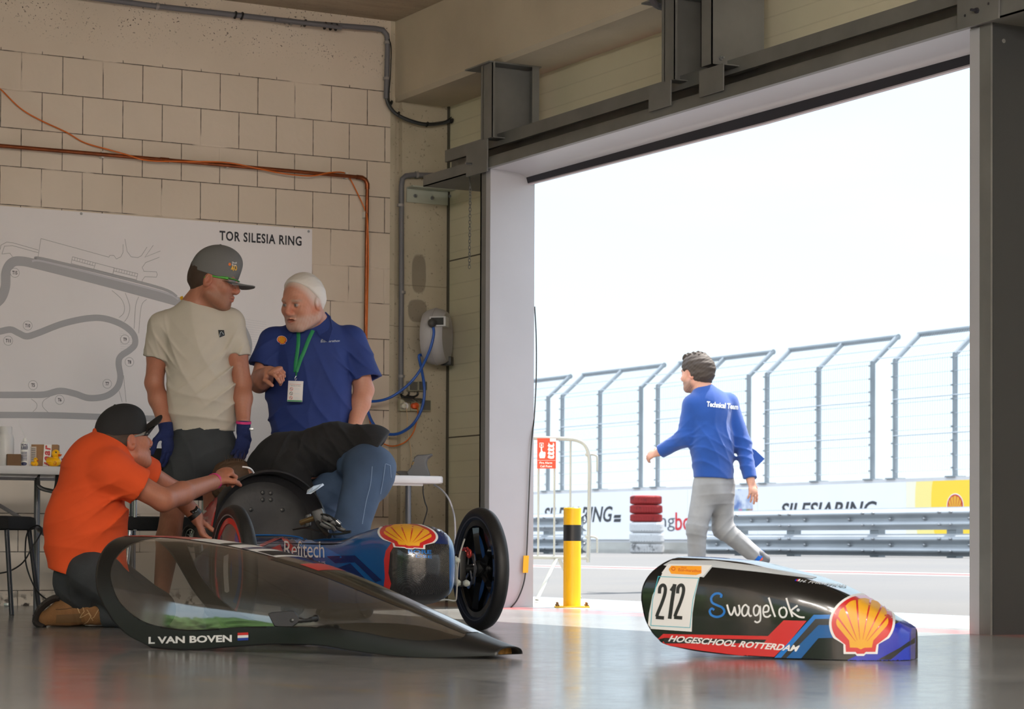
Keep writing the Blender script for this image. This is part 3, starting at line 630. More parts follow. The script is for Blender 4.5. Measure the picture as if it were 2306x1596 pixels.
# conduit under the ceiling and its tail into the corner
r = thing('ceiling_conduit', pw(640, 45, .04), 'grey conduit pipe under the ceiling turning down into the corner above the beam', 'conduit')
pts = [pw(150, -13, .05), pw(345, 13, .05), pw(560, 37, .05), pw(700, 53, .05), pw(845, 64, .05), pw(862, 67, .05), pw(871, 78, .05), pw(873, 95, .05), pw(871.5, 160, .05), pw(869.5, 222, .05)]
MB().tube(pts, .0165, 10).build('tube', M_greyp, r, smooth=60)
MB().tube([pw(620, 43, .09), pw(700, 53, .088), pw(752, 60, .085), pw(768, 63, .075)], .013, 8).build('tube', M_greyp, r, smooth=60)
for px, py, v in ((354, 14, 0), (655, 49, 0), (872, 96, 1), (870, 177, 1)):
    q = pw(px, py, .05); a = (1, 0, -.12) if not v else (0, 0, 1); MB().lathe([(.021, -.008), (.021, .008)], q, a, 12).build('clip', mat('light_grey_clip', srgb(140, 138, 136), .5), r, smooth=30)
for px, py in ((530, 34), (545, 36), (687, 52), (732, 58), (745, 60), (757, 61)):
    q = pw(px, py, .06); MB().lathe([(.024, -.003), (.024, .003)], q, (1, 0, -.12), 10).build('cable_tie', M_black, r, smooth=30)
pts = [pw(869, 215, .05), pw(873, 232, .05), pw(885, 250, .06), pw(905, 264, .06), pw(930, 274, .06), pw(962, 280, .05), pw(1000, 276, .04), pw(1028, 267, .03)]
r = thing('black_cable', pw(930, 274, .06), 'black cable in a grey sleeve curving under the beam at the room corner', 'cable')
MB().tube(smooth_pts(pts, 5), .0115, 8).build('sleeve', mat('dark_grey_sleeve', srgb(62, 64, 66), .5), r, smooth=60)
pts = [pw(876, 88, .075), pw(881, 110, .075), pw(879, 170, .07), pw(876, 220, .075), pw(884, 244, .082), pw(905, 261, .068), pw(950, 276, .075), pw(990, 277, .06), pw(1014, 266, .03), pw(1026, 252, .02), pw(1031, 238, .015)]
MB().tube(smooth_pts(pts, 5), .004, 6).build('wire', M_black, r, smooth=60)
for px, py in ((881, 232), (897, 257), (962, 280), (1017, 272)):
    q = pw(px, py, .06); MB().lathe([(.018, -.003), (.018, .003)], q, (1, 0, -.3), 8).build('cable_tie', M_black, r, smooth=30)
# flexible conduit on the beam underside, seen between the hangers
pts = [onz(1466, -12, ZB-.03), onz(1471, 4, ZB-.03), onz(1483, 14, ZB-.03), onz(1510, 19, ZB-.03), onz(1545, 27, ZB-.03), onz(1585, 38, ZB-.03)]
b = MB(); sp = smooth_pts(pts, 14); b.tube(sp, [.016+.002*math.sin(i*2.2) if i < 34 else .0155 for i in range(len(sp))], 8)
tag(b.build('flexible_conduit', M_greyp, smooth=40), 'ribbed grey flexible conduit under the concrete beam beside the boxed hanger', 'conduit')
# pipe, angle bracket, switches and sockets on the pier
r = thing('wall_conduit', pw(903, 650, .03), 'vertical grey conduit pipe on the concrete pier above the switches', 'conduit')
pts = [pw(992, 395, .035), pw(930, 394, .035), pw(914, 396, .035), pw(906, 403, .035), pw(904, 418, .035), pw(904, 640, .035), pw(902.5, 886, .035)]
MB().tube(pts, .0165, 10).build('tube', M_greyp, r, smooth=60)
for px, py, v in ((938, 394, 0), (902, 462, 1), (905.5, 658, 1), (903.5, 847, 1)):
    q = pw(px, py, .032); MB().lathe([(.022, -.008), (.022, .008)], q, (1, 0, 0) if not v else (0, 0, 1), 12).build('clip', mat('light_grey_clip'), r, smooth=30)
q0, q1 = pw(915, 424), pw(1017, 455)
r = thing('angle_bracket', ((q0[0]+q1[0])/2, YA, q1[2]), 'galvanised steel angle bracket bolted to the concrete pier beside the door head', 'bracket')
z1 = q0[2]; z0 = z1-.085
M_galvl = mat('pale_zinc_steel', srgb(186, 190, 178), .5, .1, var=.06, vscale=6)
MB().boxx(q0[0], q1[0], YA-.008, YA-.001, z0, z1).boxx(q0[0], q1[0]+.02, YA-.09, YA-.001, z1, z1+.008).build('angle', M_galvl, r, smooth=0)
for px, py in ((935, 441), (973, 446), (1013, 442)):
    q = pw(px, py, .01); MB().lathe([(.012, 0), (.012, .008), (.007, .008), (.007, .02)], q, (0, -1, 0), 6).build('bolt', M_steel, r, smooth=0)
def chain():
    X = 6.30; b = MB(); top = onx(1059, 418, X); bot = onx(1057, 604, X); n = 26; L = (top[2]-bot[2])/n
    b.tube([onx(1052, 385, X), onx(1057, 400, X), top], .0028, 6)
    for i in range(n):
        c = V((X, top[1]+(bot[1]-top[1])*i/n, top[2]-L*(i+.5))); a = V((1, 0, 0)) if i % 2 else V((0, 1, 0))
        q = [c+a*.007*math.cos(t)+V((0, 0, 1))*(L*.36*math.sin(t)+(.25*L if math.sin(t) > 0 else -.25*L)) for t in [2*math.pi*k/10+.3 for k in range(10)]]
        b.tube(q, .0021, 5, closed=True)
    tag(b.build('pull_chain', M_galv, smooth=60), 'thin steel chain hanging from the door rail in front of cream panels', 'chain')
chain()
M_sock = mat('socket_plastic', srgb(176, 172, 150), .5); M_rock = mat('switch_rocker', srgb(92, 90, 84), .5)
for px0, px1_, lab in ((914, 934.5, 'left of two grey rocker switches in a beige frame on the pier'), (935.5, 956, 'right of two grey rocker switches in a beige frame on the pier')):
    a, c = pw(px0, 858), pw(px1_, 881); r = thing('light_switch', ((a[0]+c[0])/2, YA, (a[2]+c[2])/2), lab, 'switch', 'rocker switches on the pier')
    MB().obox(((a[0]+c[0])/2, YA-.02, (a[2]+c[2])/2), (1, 0, 0), (0, 1, 0), (0, 0, 1), c[0]-a[0], .04, a[2]-c[2], bev=.004).build('housing', M_sock, r, smooth=30)
    MB().obox(((a[0]+c[0])/2, YA-.042, (a[2]+c[2])/2), (1, 0, 0), (0, 1, .04), (0, 0, 1), (c[0]-a[0])*.8, .01, (a[2]-c[2])*.84, bev=.002).build('rocker', M_rock, r, smooth=30)
M_orplug = mat('orange_plug', srgb(226, 92, 40), .5)
for k, (px0, px1_, lab) in enumerate(((895, 917, 'left beige wall socket with a clear plug and a thin pale lead'), (918.5, 941, 'middle wall socket holding the orange plug'), (942.5, 965, 'right wall socket with its dark flap closed'))):
    a, c = pw(px0, 900), pw(px1_, 926); cx, cz = (a[0]+c[0])/2, (a[2]+c[2])/2; r = thing('wall_socket', (cx, YA, cz), lab, 'socket', 'power sockets on the pier')
    MB().obox((cx, YA-.02, cz), (1, 0, 0), (0, 1, 0), (0, 0, 1), c[0]-a[0], .04, a[2]-c[2], bev=.004).build('housing', M_sock, r, smooth=30)
    if k < 2:
        MB().lathe([(.021, 0), (.021, .004)], (cx, YA-.04, cz-.004), (0, -1, 0), 18).build('outlet', M_wht if k == 0 else M_orplug, r, smooth=30)
        MB().obox((cx+.01, YA-.068, cz+.032), (1, 0, 0), (0, 1, .35), (0, -.35, 1), .052, .055, .006).build('flap', M_rock, r, smooth=0)
    else: MB().obox((cx, YA-.043, cz), (1, 0, 0), (0, 1, 0), (0, 0, 1), .052, .008, .06, bev=.002).build('flap', M_rock, r, smooth=30)
for k, (px, m, lab) in enumerate(((906, mat('clear_plug', srgb(206, 204, 190), .2), 'pale plug in the left wall socket'), (930, M_orplug, 'orange plug in the middle wall socket'))):
    q = pw(px, 914, .045); b = MB().lathe([(.017, 0), (.019, .01), (.016, .028), (.008, .034)], (q[0], YA-.0445, q[2]), (0, -1, 0), 14); tag(b.build('mains_plug', m, smooth=40), lab, 'plug')
pts = [pw(917, 903, .03), pw(921, 888, .03), pw(920, 885, .04), pw(917, 881, .05)]
pts = [pw(902.5, 886, .02), pw(906, 893, .03), pw(918, 894, .04), pw(930, 896, .045), pw(940, 902, .05)]
r = thing('switch_wiring', pw(915, 890, .03), 'short black wires joining the switches to the sockets on the pier', 'wire')
MB().tube(smooth_pts(pts, 5), .007, 7).build('wire', M_black, r, smooth=60)
for pts in ([pw(921, 882, .03), pw(920, 889, .03), pw(912, 893, .03), pw(903, 890, .03)], [pw(941, 882, .03), pw(940, 889, .03), pw(930, 893, .03), pw(916, 891, .03)]): MB().tube(smooth_pts(pts, 5), .006, 7).build('wire', M_black, r, smooth=60)
pts = [pw(940, 914, .09), pw(941, 930, .08), pw(938, 950, .06), pw(930, 975, .05), pw(915, 993, .05), pw(897, 1002, .05), pw(880, 1004, .05), pw(862, 998, .05), pw(848, 984, .05), pw(837, 962, .05), pw(830, 935, .05), pw(828, 915, .05)]
tag(MB().tube(smooth_pts(pts, 6), .0042, 6).build('extension_cord', M_orange, smooth=60), 'orange cord hanging in a loop below the wall sockets', 'cord')
pts = [pw(914, 914, .07), pw(917, 935, .06), pw(917.5, 965, .05), pw(920, 985, .05), pw(924.5, 1010, .05), pw(925, 1040, .05), pw(918, 1100, .05), pw(914, 1160, .05), pw(913, 1220, .05)]
tag(MB().tube(smooth_pts(pts, 6), .0024, 5).build('thin_lead', mat('beige_lead', srgb(206, 178, 140), .5), smooth=60), 'thin beige lead hanging straight down from the left wall socket', 'cord')
# ---- hose reel on the pier
def hose_reel():
    c = pw(983, 758, .16); ax = nrm(RT0*.975-FW0*.20); fw_ = nrm(np.cross((0, 0, 1), ax)); M_hr = mat('hose_reel_grey', srgb(176, 174, 178), .45)
    r = thing('hose_reel', c, 'grey wall-mounted hose reel with a black side disc on the concrete pier', 'hose reel'); R = .172
    prof = [(.05, -.068), (R*.72, -.068), (R*.86, -.07), (R*.95, -.05), (R, -.02), (R, -.004), (R*1.03, -.004), (R*1.03, .004), (R, .004), (R, .02), (R*.95, .05), (R*.86, .07), (R*.72, .068), (.05, .068)]
    MB().lathe(prof, c, ax, 48).build('housing', M_hr, r, smooth=40)
    MB().lathe([(R*.70, 0), (R*.70, .006), (R*.62, .010), (.03, .012)], c-ax*.068, -ax, 40).build('side_disc', M_rock, r, smooth=40)
    m = pw(987, 724, .30); u = nrm(V((0, 0, 1))); o = fw_ if fw_[1] < 0 else -fw_
    b = MB().obox(m+o*-.02, ax, u, o, .104, .062, .09, bev=.006); b.build('hose_outlet', M_wht if False else mat('outlet_white', srgb(206, 206, 210), .4), r, smooth=30)
    MB().obox(m+o*.0255, ax, u, o, .078, .044, .004).build('outlet_opening', M_black, r, smooth=0)
    br = pw(1006, 813, .14); MB().obox(br, ax, u, o, .072, .055, .07, bev=.006).obox(br+u*.04-ax*.0, ax, u, o, .03, .05, .04).build('swivel_bracket', M_black, r, smooth=30)
    MB().boxx(c[0]+.0, c[0]+.10, YA-.03, YA, c[2]-.13, c[2]+.13).build('wall_plate', M_greyp, r, smooth=0)
    # hose: the free end pulls down to the left behind the man, the feed loops underneath
    bs = m+o*.045-ax*.028-u*.012; MB().ell(bs, .027, nu=18, nv=12).build('hose_stopper', mat('dark_grey_rubber', srgb(66, 64, 64), .55), r)
    M_hose = mat('blue_air_hose', srgb(36, 88, 178), .35)
    def pn(x, y, d): return pw(x, y, d)
    pts = [bs, pn(977, 748, .31), pn(972, 775, .30), pn(962, 802, .28), pn(948, 830, .25), pn(930, 855, .22), pn(905, 878, .2), pn(880, 894, .18), pn(855, 902, .17), pn(828, 904, .17), pn(812, 904, .17)]
    MB().tube(smooth_pts(pts, 6), .0085, 10).build('air_hose', M_hose, r, smooth=60)['label'] = 'blue hose pulled out to the left'
    pts = [c-ax*.06-u*.13, pn(944, 800, .16), pn(949, 830, .15), pn(955, 865, .14), pn(955, 895, .14), pn(948, 925, .14), pn(930, 955, .13), pn(905, 973, .13), pn(882, 978, .13), pn(858, 972, .12), pn(840, 953, .12), pn(829, 928, .12), pn(825, 905, .12)]
    MB().tube(smooth_pts(pts, 6), .0092, 10).build('air_hose', M_hose, r, smooth=60)['label'] = 'blue hose hanging in a low loop'
hose_reel()
# ================================================================ tables and what stands on them
M_ttop = mat('white_plastic_table', srgb(208, 208, 210), .45, var=.02); M_tleg = mat('grey_table_leg', srgb(96, 98, 104), .4, .4)
def folding_table(x0, x1, y0, y1, z, label, legs):
    r = thing('folding_table', ((x0+x1)/2, (y0+y1)/2, 0), label, 'table', 'white folding tables')
    b = MB(); rad = .05; pts = []
    for cx, cy, a0 in ((x1-rad, y1-rad, 0), (x0+rad, y1-rad, 90), (x0+rad, y0+rad, 180), (x1-rad, y0+rad, 270)):
        for k in range(7): t = math.radians(a0+15*k); pts.append((cx+rad*math.cos(t), cy+rad*math.sin(t)))
    P = []
    for s_, zz in ((.012, z-.042), (.0, z-.036), (0, z-.010), (.006, z-.002), (.014, z)): P.append([((p[0]-(x0+x1)/2)*(1-s_)+(x0+x1)/2, (p[1]-(y0+y1)/2)*(1-s_)+(y0+y1)/2, zz) for p in pts])
    b.grid(P, cv=True); k = len(pts); b.add(P[-1], [tuple(range(k))]); b.add(P[0], [tuple(range(k))[::-1]])
    b.boxx(x0+.1, x1-.12, (y0+y1)/2-.3, (y0+y1)/2-.27, z-.056, z-.042); b.boxx(x0+.1, x1-.12, (y0+y1)/2+.27, (y0+y1)/2+.3, z-.056, z-.042)
    b.build('tabletop', M_ttop, r, smooth=40)
    for lx, ly in legs: MB().tube([(lx, ly, .0), (lx, ly, z-.056)], .0165, 12).build('leg', M_tleg, r, smooth=60)
    return r
zt = .742
q = W(1008, 1082, 13.15); x1 = q[0]; ty0 = q[1]+.02
l1, l2 = W(873, 1150, 13.35), W(925, 1150, 13.1)
folding_table(x1-1.25, x1, ty0, ty0+.7, zt, 'white folding table holding the grey cap in front of the concrete pier', [(l1[0], ty0+.60), (l2[0], ty0+.07), (x1-1.15, ty0+.07), (x1-1.15, ty0+.6)])
lt = W(100, 1058, 11.7); ly0 = lt[1]
rt_ = W(352, 1058, 11.7)
lg = W(145, 1300, 11.9)
folding_table(2.35, rt_[0]+.05, ly0, ly0+.72, zt, 'long white folding table under the map poster at the left', [(lg[0], ly0+.1), (lg[0], ly0+.62), (W(321, 1150, 11.9)[0], ly0+.1), (W(321, 1150, 11.9)[0], ly0+.62)])
# cables below the right table
pts = [W(953, 1092, 13.2), W(953, 1110, 13.2), W(957, 1130, 13.2), W(962, 1147, 13.2), W(956, 1170, 13.2), W(952, 1185, 13.2), W(950, 1215, 13.2), W(948, 1240, 13.2)]
tag(MB().tube(smooth_pts(pts, 5), .004, 6).build('black_cable', M_black, smooth=60), 'short black cable dangling under the table that holds the grey cap', 'cable')
pts = [W(977, 1091, 13.3), W(995, 1103, 13.25), W(1010, 1122, 13.2), W(1019, 1145, 13.2), W(1024, 1170, 13.1), W(1025, 1210, 13.1), W(1022, 1260, 13.0)]
tag(MB().tube(smooth_pts(pts, 5), .0052, 6).build('grey_cable', mat('pale_cable', srgb(170, 170, 176), .3), smooth=60), 'pale glossy cable arching from the right table down behind the wheel', 'cable')
# grey cable with yellow tag along the white door jamb
XJ = 6.50
def pj(px, py, X=XJ): q = ony(px, py, YL-.014); return q
pts = [onx(1204, 690, 6.57), onx(1207.5, 760, 6.58), onx(1207.5, 850, 6.58), onx(1203, 940, 6.56), pj(1196, 1010), pj(1190, 1150), pj(1186, 1250), pj(1182, 1300), pj(1174, 1330), pj(1163, 1353), pj(1150, 1368)]
tag(MB().tube(smooth_pts(pts, 5), .0042, 6).build('hanging_cable', mat('dark_cable', srgb(44, 42, 42), .35), smooth=60), 'dark cable hanging down the edge of the white door jamb', 'cable')
q = pj(1183, 1270); tag(MB().obox((q[0], YL-.019, q[2]), (1, 0, 0), (0, 1, 0), (.05, 0, 1), .034, .004, .098).build('cable_tag', mat('yellow_tape', srgb(246, 180, 24), .5), smooth=0), 'yellow tape tag around the dark cable on the white jamb', 'tag')
# ---- objects on the left table: helpers stand things at a pixel column, at a distance behind the front edge
def onT(px, back): d = ray(px, 1052); k = (ly0+back)/d[1]; p = CO+d*k; return V((p[0], ly0+back, zt))
def pxm(p): return FPX/np.dot(V(p)-CO, FW)
def bottle_white():
    p = onT(13, .25); s = 1/pxm(p); r = thing('drinks_flask', p, 'tall white drinks flask with a loop handle at the left end of the table', 'flask'); M_fl = mat('white_flask', srgb(214, 214, 216), .35)
    MB().lathe([(17*s, 0), (18*s, 2*s), (18*s, 62*s), (16*s, 70*s), (13.5*s, 75*s), (13.5*s, 77*s)], p, n=28).build('body', M_fl, r, smooth=40)
    MB().lathe([(13.8*s, 77*s), (14*s, 79*s), (14*s, 89*s), (12.5*s, 91*s)], p, n=28).build('cap', M_fl, r, smooth=40)
    q = p-RT0*13*s; MB().tube(smooth_pts([q+UP0*88*s, q-RT0*8*s+UP0*86*s, q-RT0*9*s+UP0*72*s, q-RT0*3*s+UP0*66*s], 4), 2.2*s, 8).build('handle', M_fl, r, smooth=60)
bottle_white()
M_card = mat('brown_cardboard', srgb(150, 116, 84), .8, var=.06, vscale=20); M_card2 = mat('dark_cardboard', srgb(112, 84, 58), .8, var=.06, vscale=20)
def cbox(name, px0, px1, h, dep, back, m, label, yaw=.3):
    p = onT((px0+px1)/2, back); s = 1/pxm(p); a = nrm(RT0*math.cos(yaw)+FW0*math.sin(yaw)); n = nrm(np.cross((0, 0, 1), a)); r = thing(name, p, label, 'box')
    MB().obox(p+UP0*h*s/2, a, n, UP0, (px1-px0)*s*.92, dep, h*s, bev=.001).build('carton', m, r, smooth=0); return r, p, s, a, n
cbox('cardboard_box', 14, 47, 27, .06, .12, M_card2, 'small dark brown cardboard box between flask and sealant bottle')
r, p, s, a, n = cbox('cardboard_box', 70, 134, 51, .10, .22, M_card, 'brown cardboard box sealed with red lettered tape behind the ducks', .12)
fr = p-n*.052 if np.dot(n, FW0) > 0 else p+n*.052; b = MB(); w = 62*s
def onb(x, z, d=0): return fr+a*(x*s)+UP0*(z*s)-FW0*(.001+d)
put2d(b, poly2d([(-4, 0), (13, 0), (16, 51), (-1, 51)]), lambda x, z: onb(x, z), 0)
for k, t in enumerate('jear'): put2d(b, fit2d(text2d(t, 1, .2, .04), 0, 1, 0, 1), lambda x, z: onb(-1+k*.8+(1-z)*12, 1+k*12.5+x*11, .001), 1)
b.build('printed_tape', [M_wht, mat('red_tape_print', srgb(190, 36, 44), .5)], r, smooth=0)
b = MB()
for i in range(9): put2d(b, poly2d([(-29, 8+i*4), (-20, 8+i*4), (-20, 9.5+i*4), (-29, 9.5+i*4)]), lambda x, z: onb(x, z, .0008), 0)
put2d(b, poly2d([(-31, 4), (-18, 4), (-18, 46), (-31, 46)]), lambda x, z: onb(x, z), 1); b.build('shipping_label', [M_inkgrey, mat('label_white', srgb(196, 186, 176), .6)], r, smooth=0)
def sealant():
    p = onT(56, .14); s = 1/pxm(p); r = thing('sealant_bottle', p, 'white sealant bottle with blue print and a long thin straw nozzle', 'bottle')
    MB().lathe([(9.5*s, 0), (10*s, 1*s), (10*s, 52*s), (8*s, 55*s), (4.5*s, 56*s), (4.5*s, 61*s), (3.5*s, 64*s)], p, n=24).build('body', M_wht, r, smooth=40)
    MB().tube(smooth_pts([p+UP0*63*s, p+UP0*72*s-RT0*2*s, p+UP0*92*s-RT0*12*s, p+UP0*108*s-RT0*20*s], 5), .0016, 5).build('nozzle', mat('clear_straw', srgb(214, 214, 214), .3), r)
    b = MB(); f = lambda x, z, d=.3: p+RT0*(10*s*math.sin(x))-FW0*((10*s+.0006)*math.cos(x))+UP0*z*s
    for t, z0, z1, sh in (('RUBBER', 38, 46, 0), ('SEAL', 47, 51, 0)):
        put2d(b, dens(fit2d(text2d(t, 1, .2, .04), -.9, .9, z0, z1), .3), lambda x, z: f(x, z))
    for i in range(6): put2d(b, dens(poly2d([(-.7, 14+i*3.4), (.7, 14+i*3.4), (.7, 15.6+i*3.4), (-.7, 15.6+i*3.4)]), .3), lambda x, z: f(x, z))
    put2d(b, dens(poly2d([(.7*math.cos(t*.5), 6+4*math.sin(t*.5)) for t in range(12)]), .3), lambda x, z: f(x, z))
    b.build('blue_print', mat('navy_print', srgb(48, 56, 96), .5), r, smooth=0)
sealant()
def duck(px, w, h, back, label):
    p = onT(px, back); s = 1/pxm(p); k = h*s; r = thing('rubber_duck', p, label, 'duck', 'rubber ducks on the left table'); D = RT0*.92-FW0*.39; S = nrm(np.cross(UP0, D)); M_d = mat('duck_yellow', srgb(250, 188, 18), .3); M_o = mat('duck_bill_orange', srgb(228, 104, 26), .35)
    b = sdf_ducky(k) if False else MB()
    prof = []
    body = MB(); n, m = 20, 14; P = []
    for i in range(m+1):
        t = i/m; ph = math.pi*t; row = []
        for j in range(n):
            u = 2*math.pi*j/n; x = math.cos(ph)*.5; rr = math.sin(ph)**.8
            row.append(p+D*(x*k*.86-.02*k)+S*(math.cos(u)*rr*.30*k)+UP0*(.27*k+max(-.27*k, math.sin(u)*rr*.27*k)+max(0, -x-.15)*.42*k*rr))
        P.append(row)
    body.grid(P, cv=True); body.ell(p+D*.13*k+UP0*.72*k, (.235*k, .225*k, .235*k), D, S, UP0, 20, 14)
    body.ell(p+D*.13*k+UP0*.5*k, (.17*k, .17*k, .1*k), D, S, UP0, 16, 8)
    bd = body.build('body', M_d, r, smooth=60)
    MB().ell(p+D*.39*k+UP0*.66*k, (.13*k, .12*k, .045*k), D, S, UP0+D*.2, 12, 8).ell(p+D*.37*k+UP0*.60*k, (.10*k, .09*k, .035*k), D, S, UP0-D*.3, 12, 8).build('bill', M_o, r)
    for q in (-1, 1): MB().ell(p+D*.25*k+S*.165*q*k+UP0*.78*k, (.045*k, .03*k, .06*k), D, S, UP0, 10, 8).build('eye', M_black, r)
    near = -1 if np.dot(S, FW0) > 0 else 1
    MB().ell(p-D*.12*k+S*.27*near*k+UP0*.30*k, (.2*k, .06*k, .11*k), D, S, UP0+D*.3, 14, 8).build('wing', M_d, r)
    wo, ro, yo, gr = shell_emblem(.20*k); em = MB(); c = p+D*.24*k+S*.262*near*k+UP0*.10*k
    for vf, mi, d in [(ro, 0, 0), (yo, 1, .0006)]: put2d(em, vf, lambda x, z: c+D*x+UP0*z+S*near*d, mi)
    em.build('printed_emblem', [M_red, M_amb], r, smooth=0)
duck(121, 38, 41, .10, 'large yellow rubber duck on the table edge in front of the cardboard box')
duck(78, 22, 21, .08, 'small yellow rubber duck between the sealant bottle and large duck')
p = onT(153, .3); s = 1/pxm(p); MBx = MB().lathe([(9*s, 0), (12*s, 3*s), (15*s, 22*s), (14*s, 22*s), (11*s, 4*s)], p, n=24); tag(MBx.build('black_bowl', M_black, smooth=40), 'shallow black bowl on the table behind the kneeling man shoulder', 'bowl')
p = onT(318, .16); s = 1/pxm(p); r = thing('black_cup', p, 'black plastic cup on the table between kneeling man and standing man', 'cup')
MB().lathe([(11*s, 0), (13.5*s, 24*s), (15*s, 25*s), (15*s, 28*s), (13*s, 28*s), (10*s, 3*s)], p, n=28).build('cup_body', M_black, r, smooth=40)
p = onT(352, .30); s = 1/pxm(p); r = thing('laptop_case', p, 'flat black case lying on the table behind the black cup', 'case')
MB().obox(p+UP0*.025+RT0*.02, RT0, FW0, UP0, .26, .2, .05, bev=.008).build('case_body', M_black, r, smooth=30)
for k, px in enumerate((141, 147)):
    p = onT(px, .10+.03*k); tag(MB().tube([p+UP0*.012-RT0*.02, p+UP0*.012+RT0*.022+FW0*.02], .010, 12).build('metal_socket', M_steel, smooth=60), ('nearer' if k == 0 else 'further')+' small shiny metal socket beside the large rubber duck', 'socket')
pts = [W(86, 1066, 11.75), W(84, 1080, 11.74), W(85, 1092, 11.73), W(95, 1100, 11.73), W(110, 1104, 11.73), W(123, 1105, 11.73), W(128, 1090, 11.75), W(130, 1066, 11.78)]
tag(MB().tube(smooth_pts(pts, 5), .011, 8, flat=.25, up=FW0).build('carry_strap', M_black, smooth=60), 'black webbing strap looping under the left folding table', 'strap')
# cap on the right table (shared cap builder comes with the people)
# ---- chairs
M_fab = mat('black_chair_fabric', srgb(26, 26, 28), .9, bump=.3, bscale=300); M_cleg = mat('dark_chair_leg', srgb(42, 44, 50), .4, .3)
def padded_chair(c, yaw, label, legm, back=True):
    a = nrm(RT0*math.cos(yaw)+FW0*math.sin(yaw)); n = nrm(np.cross(UP0, a)); c = V(c); r = thing('padded_chair', c, label, 'chair', 'black padded chairs by the left table')
    MB().obox(c+UP0*.455, a, n, UP0, .44, .43, .07, bev=.028).build('seat', M_fab, r, smooth=50)
    if back: MB().obox(c+UP0*.70+n*.20, a, nrm(n+UP0*.12), nrm(UP0-n*.12), .44, .04, .26, bev=.018).build('backrest', M_fab, r, smooth=50)
    for i in (-1, 1):
        for j in (-1, 1):
            t = c+a*.19*i+n*.17*j; MB().tube([t+UP0*.43, t+a*.045*i+n*.045*j+UP0*.0], .0125, 10).build('leg', legm, r, smooth=60)
        if back: MB().tube([c+a*.17*i+n*.19+UP0*.42, c+a*.17*i+n*.20+UP0*.66], .011, 8).build('back_upright', legm, r, smooth=60)
    return r
cc = W(-42, 1222, 11.75); padded_chair((cc[0], cc[1], 0), -.12, 'black padded stool chair with dark legs at the left picture edge', M_cleg, False)
cc = W(372, 1222, 11.78); padded_chair((cc[0], cc[1], 0), math.pi+.25, 'black padded chair with chrome legs behind the bare-legged standing man', M_steel)
# grey leaning pole with clamp, and its black lead
r = thing('leaning_pole', W(60, 1170, 12.0), 'grey tubular pole with a clamp slanting behind the left chair', 'pole')
pa, pb = W(-40, 1114, 12.6), W(125, 1214, 11.75); pc = pa+(pb-pa)*.80
MB().tube([pa, pb], .0105, 10).build('tube', M_greyp, r, smooth=60); MB().tube([pc, pc+(pb-pa)*.14], .018, 10).build('clamp', M_tleg, r, smooth=60)
MB().ell(pa+(pb-pa)*.72, .016).build('joint', M_greyp, r)
pts = [W(-10, 1292, 11.9), W(20, 1286, 11.9), W(45, 1272, 11.85), W(60, 1255, 11.8), W(70, 1235, 11.8), W(88, 1208, 11.8), W(94, 1192, 11.8), W(85, 1183, 11.8), W(70, 1189, 11.8), W(60, 1205, 11.8), W(57, 1235, 11.8), W(58, 1265, 11.8), W(66, 1295, 11.8), W(80, 1325, 11.8), W(95, 1342, 11.8), W(112, 1352, 11.8)]
tag(MB().tube(smooth_pts(pts, 5), .0042, 6).build('black_cable', M_black, smooth=60), 'thin black cable looped over the clamp of the leaning grey pole', 'cable')
p = onz(17, 1366); tag(MB().obox((p[0], p[1], .012), RT0, FW0, UP0, .035, .03, .02, bev=.003).build('metal_clip', M_steel, smooth=30), 'small shiny metal clip lying on the floor between the chair legs', 'clip')
# ================================================================ outside things near the door
def bollard():
    p = onz(1288, 1367); D = np.dot(V(p)-CO, FW); s = D/FPX; r = thing('bollard', p, 'yellow steel bollard with one black band just outside the garage door', 'bollard')
    M_y = mat('bollard_yellow', srgb(250, 196, 10), .4, var=.04, vscale=6); R = 19.8*s
    za, zb, zt_ = [.36+(1225.5-y)*s for y in (1218, 1182, 1143)]
    MB().lathe([(R, .008), (R, za)], p, n=36).build('post', M_y, r, smooth=40); MB().lathe([(R+.0006, za), (R+.0006, zb)], p, n=36).build('black_band', M_black, r, smooth=40)
    MB().lathe([(R, zb), (R, zt_-.004), (R-.004, zt_), (.001, zt_)], p, n=36).build('post_top', M_y, r, smooth=40)
    MB().obox(V(p)+UP0*.004, RT0, FW0, UP0, 78*s, .2, .008, bev=.002).build('base_plate', M_y, r, smooth=30)
    for i in (-1, 1):
        for j in (-1, 1): MB().lathe([(.011, 0), (.011, .008), (.006, .008), (.006, .02)], V(p)+RT0*33*s*i+FW0*.075*j+UP0*.008, n=6).build('anchor_bolt', mat('rusty_bolt', srgb(120, 92, 60), .6, .5), r, smooth=0)
bollard()
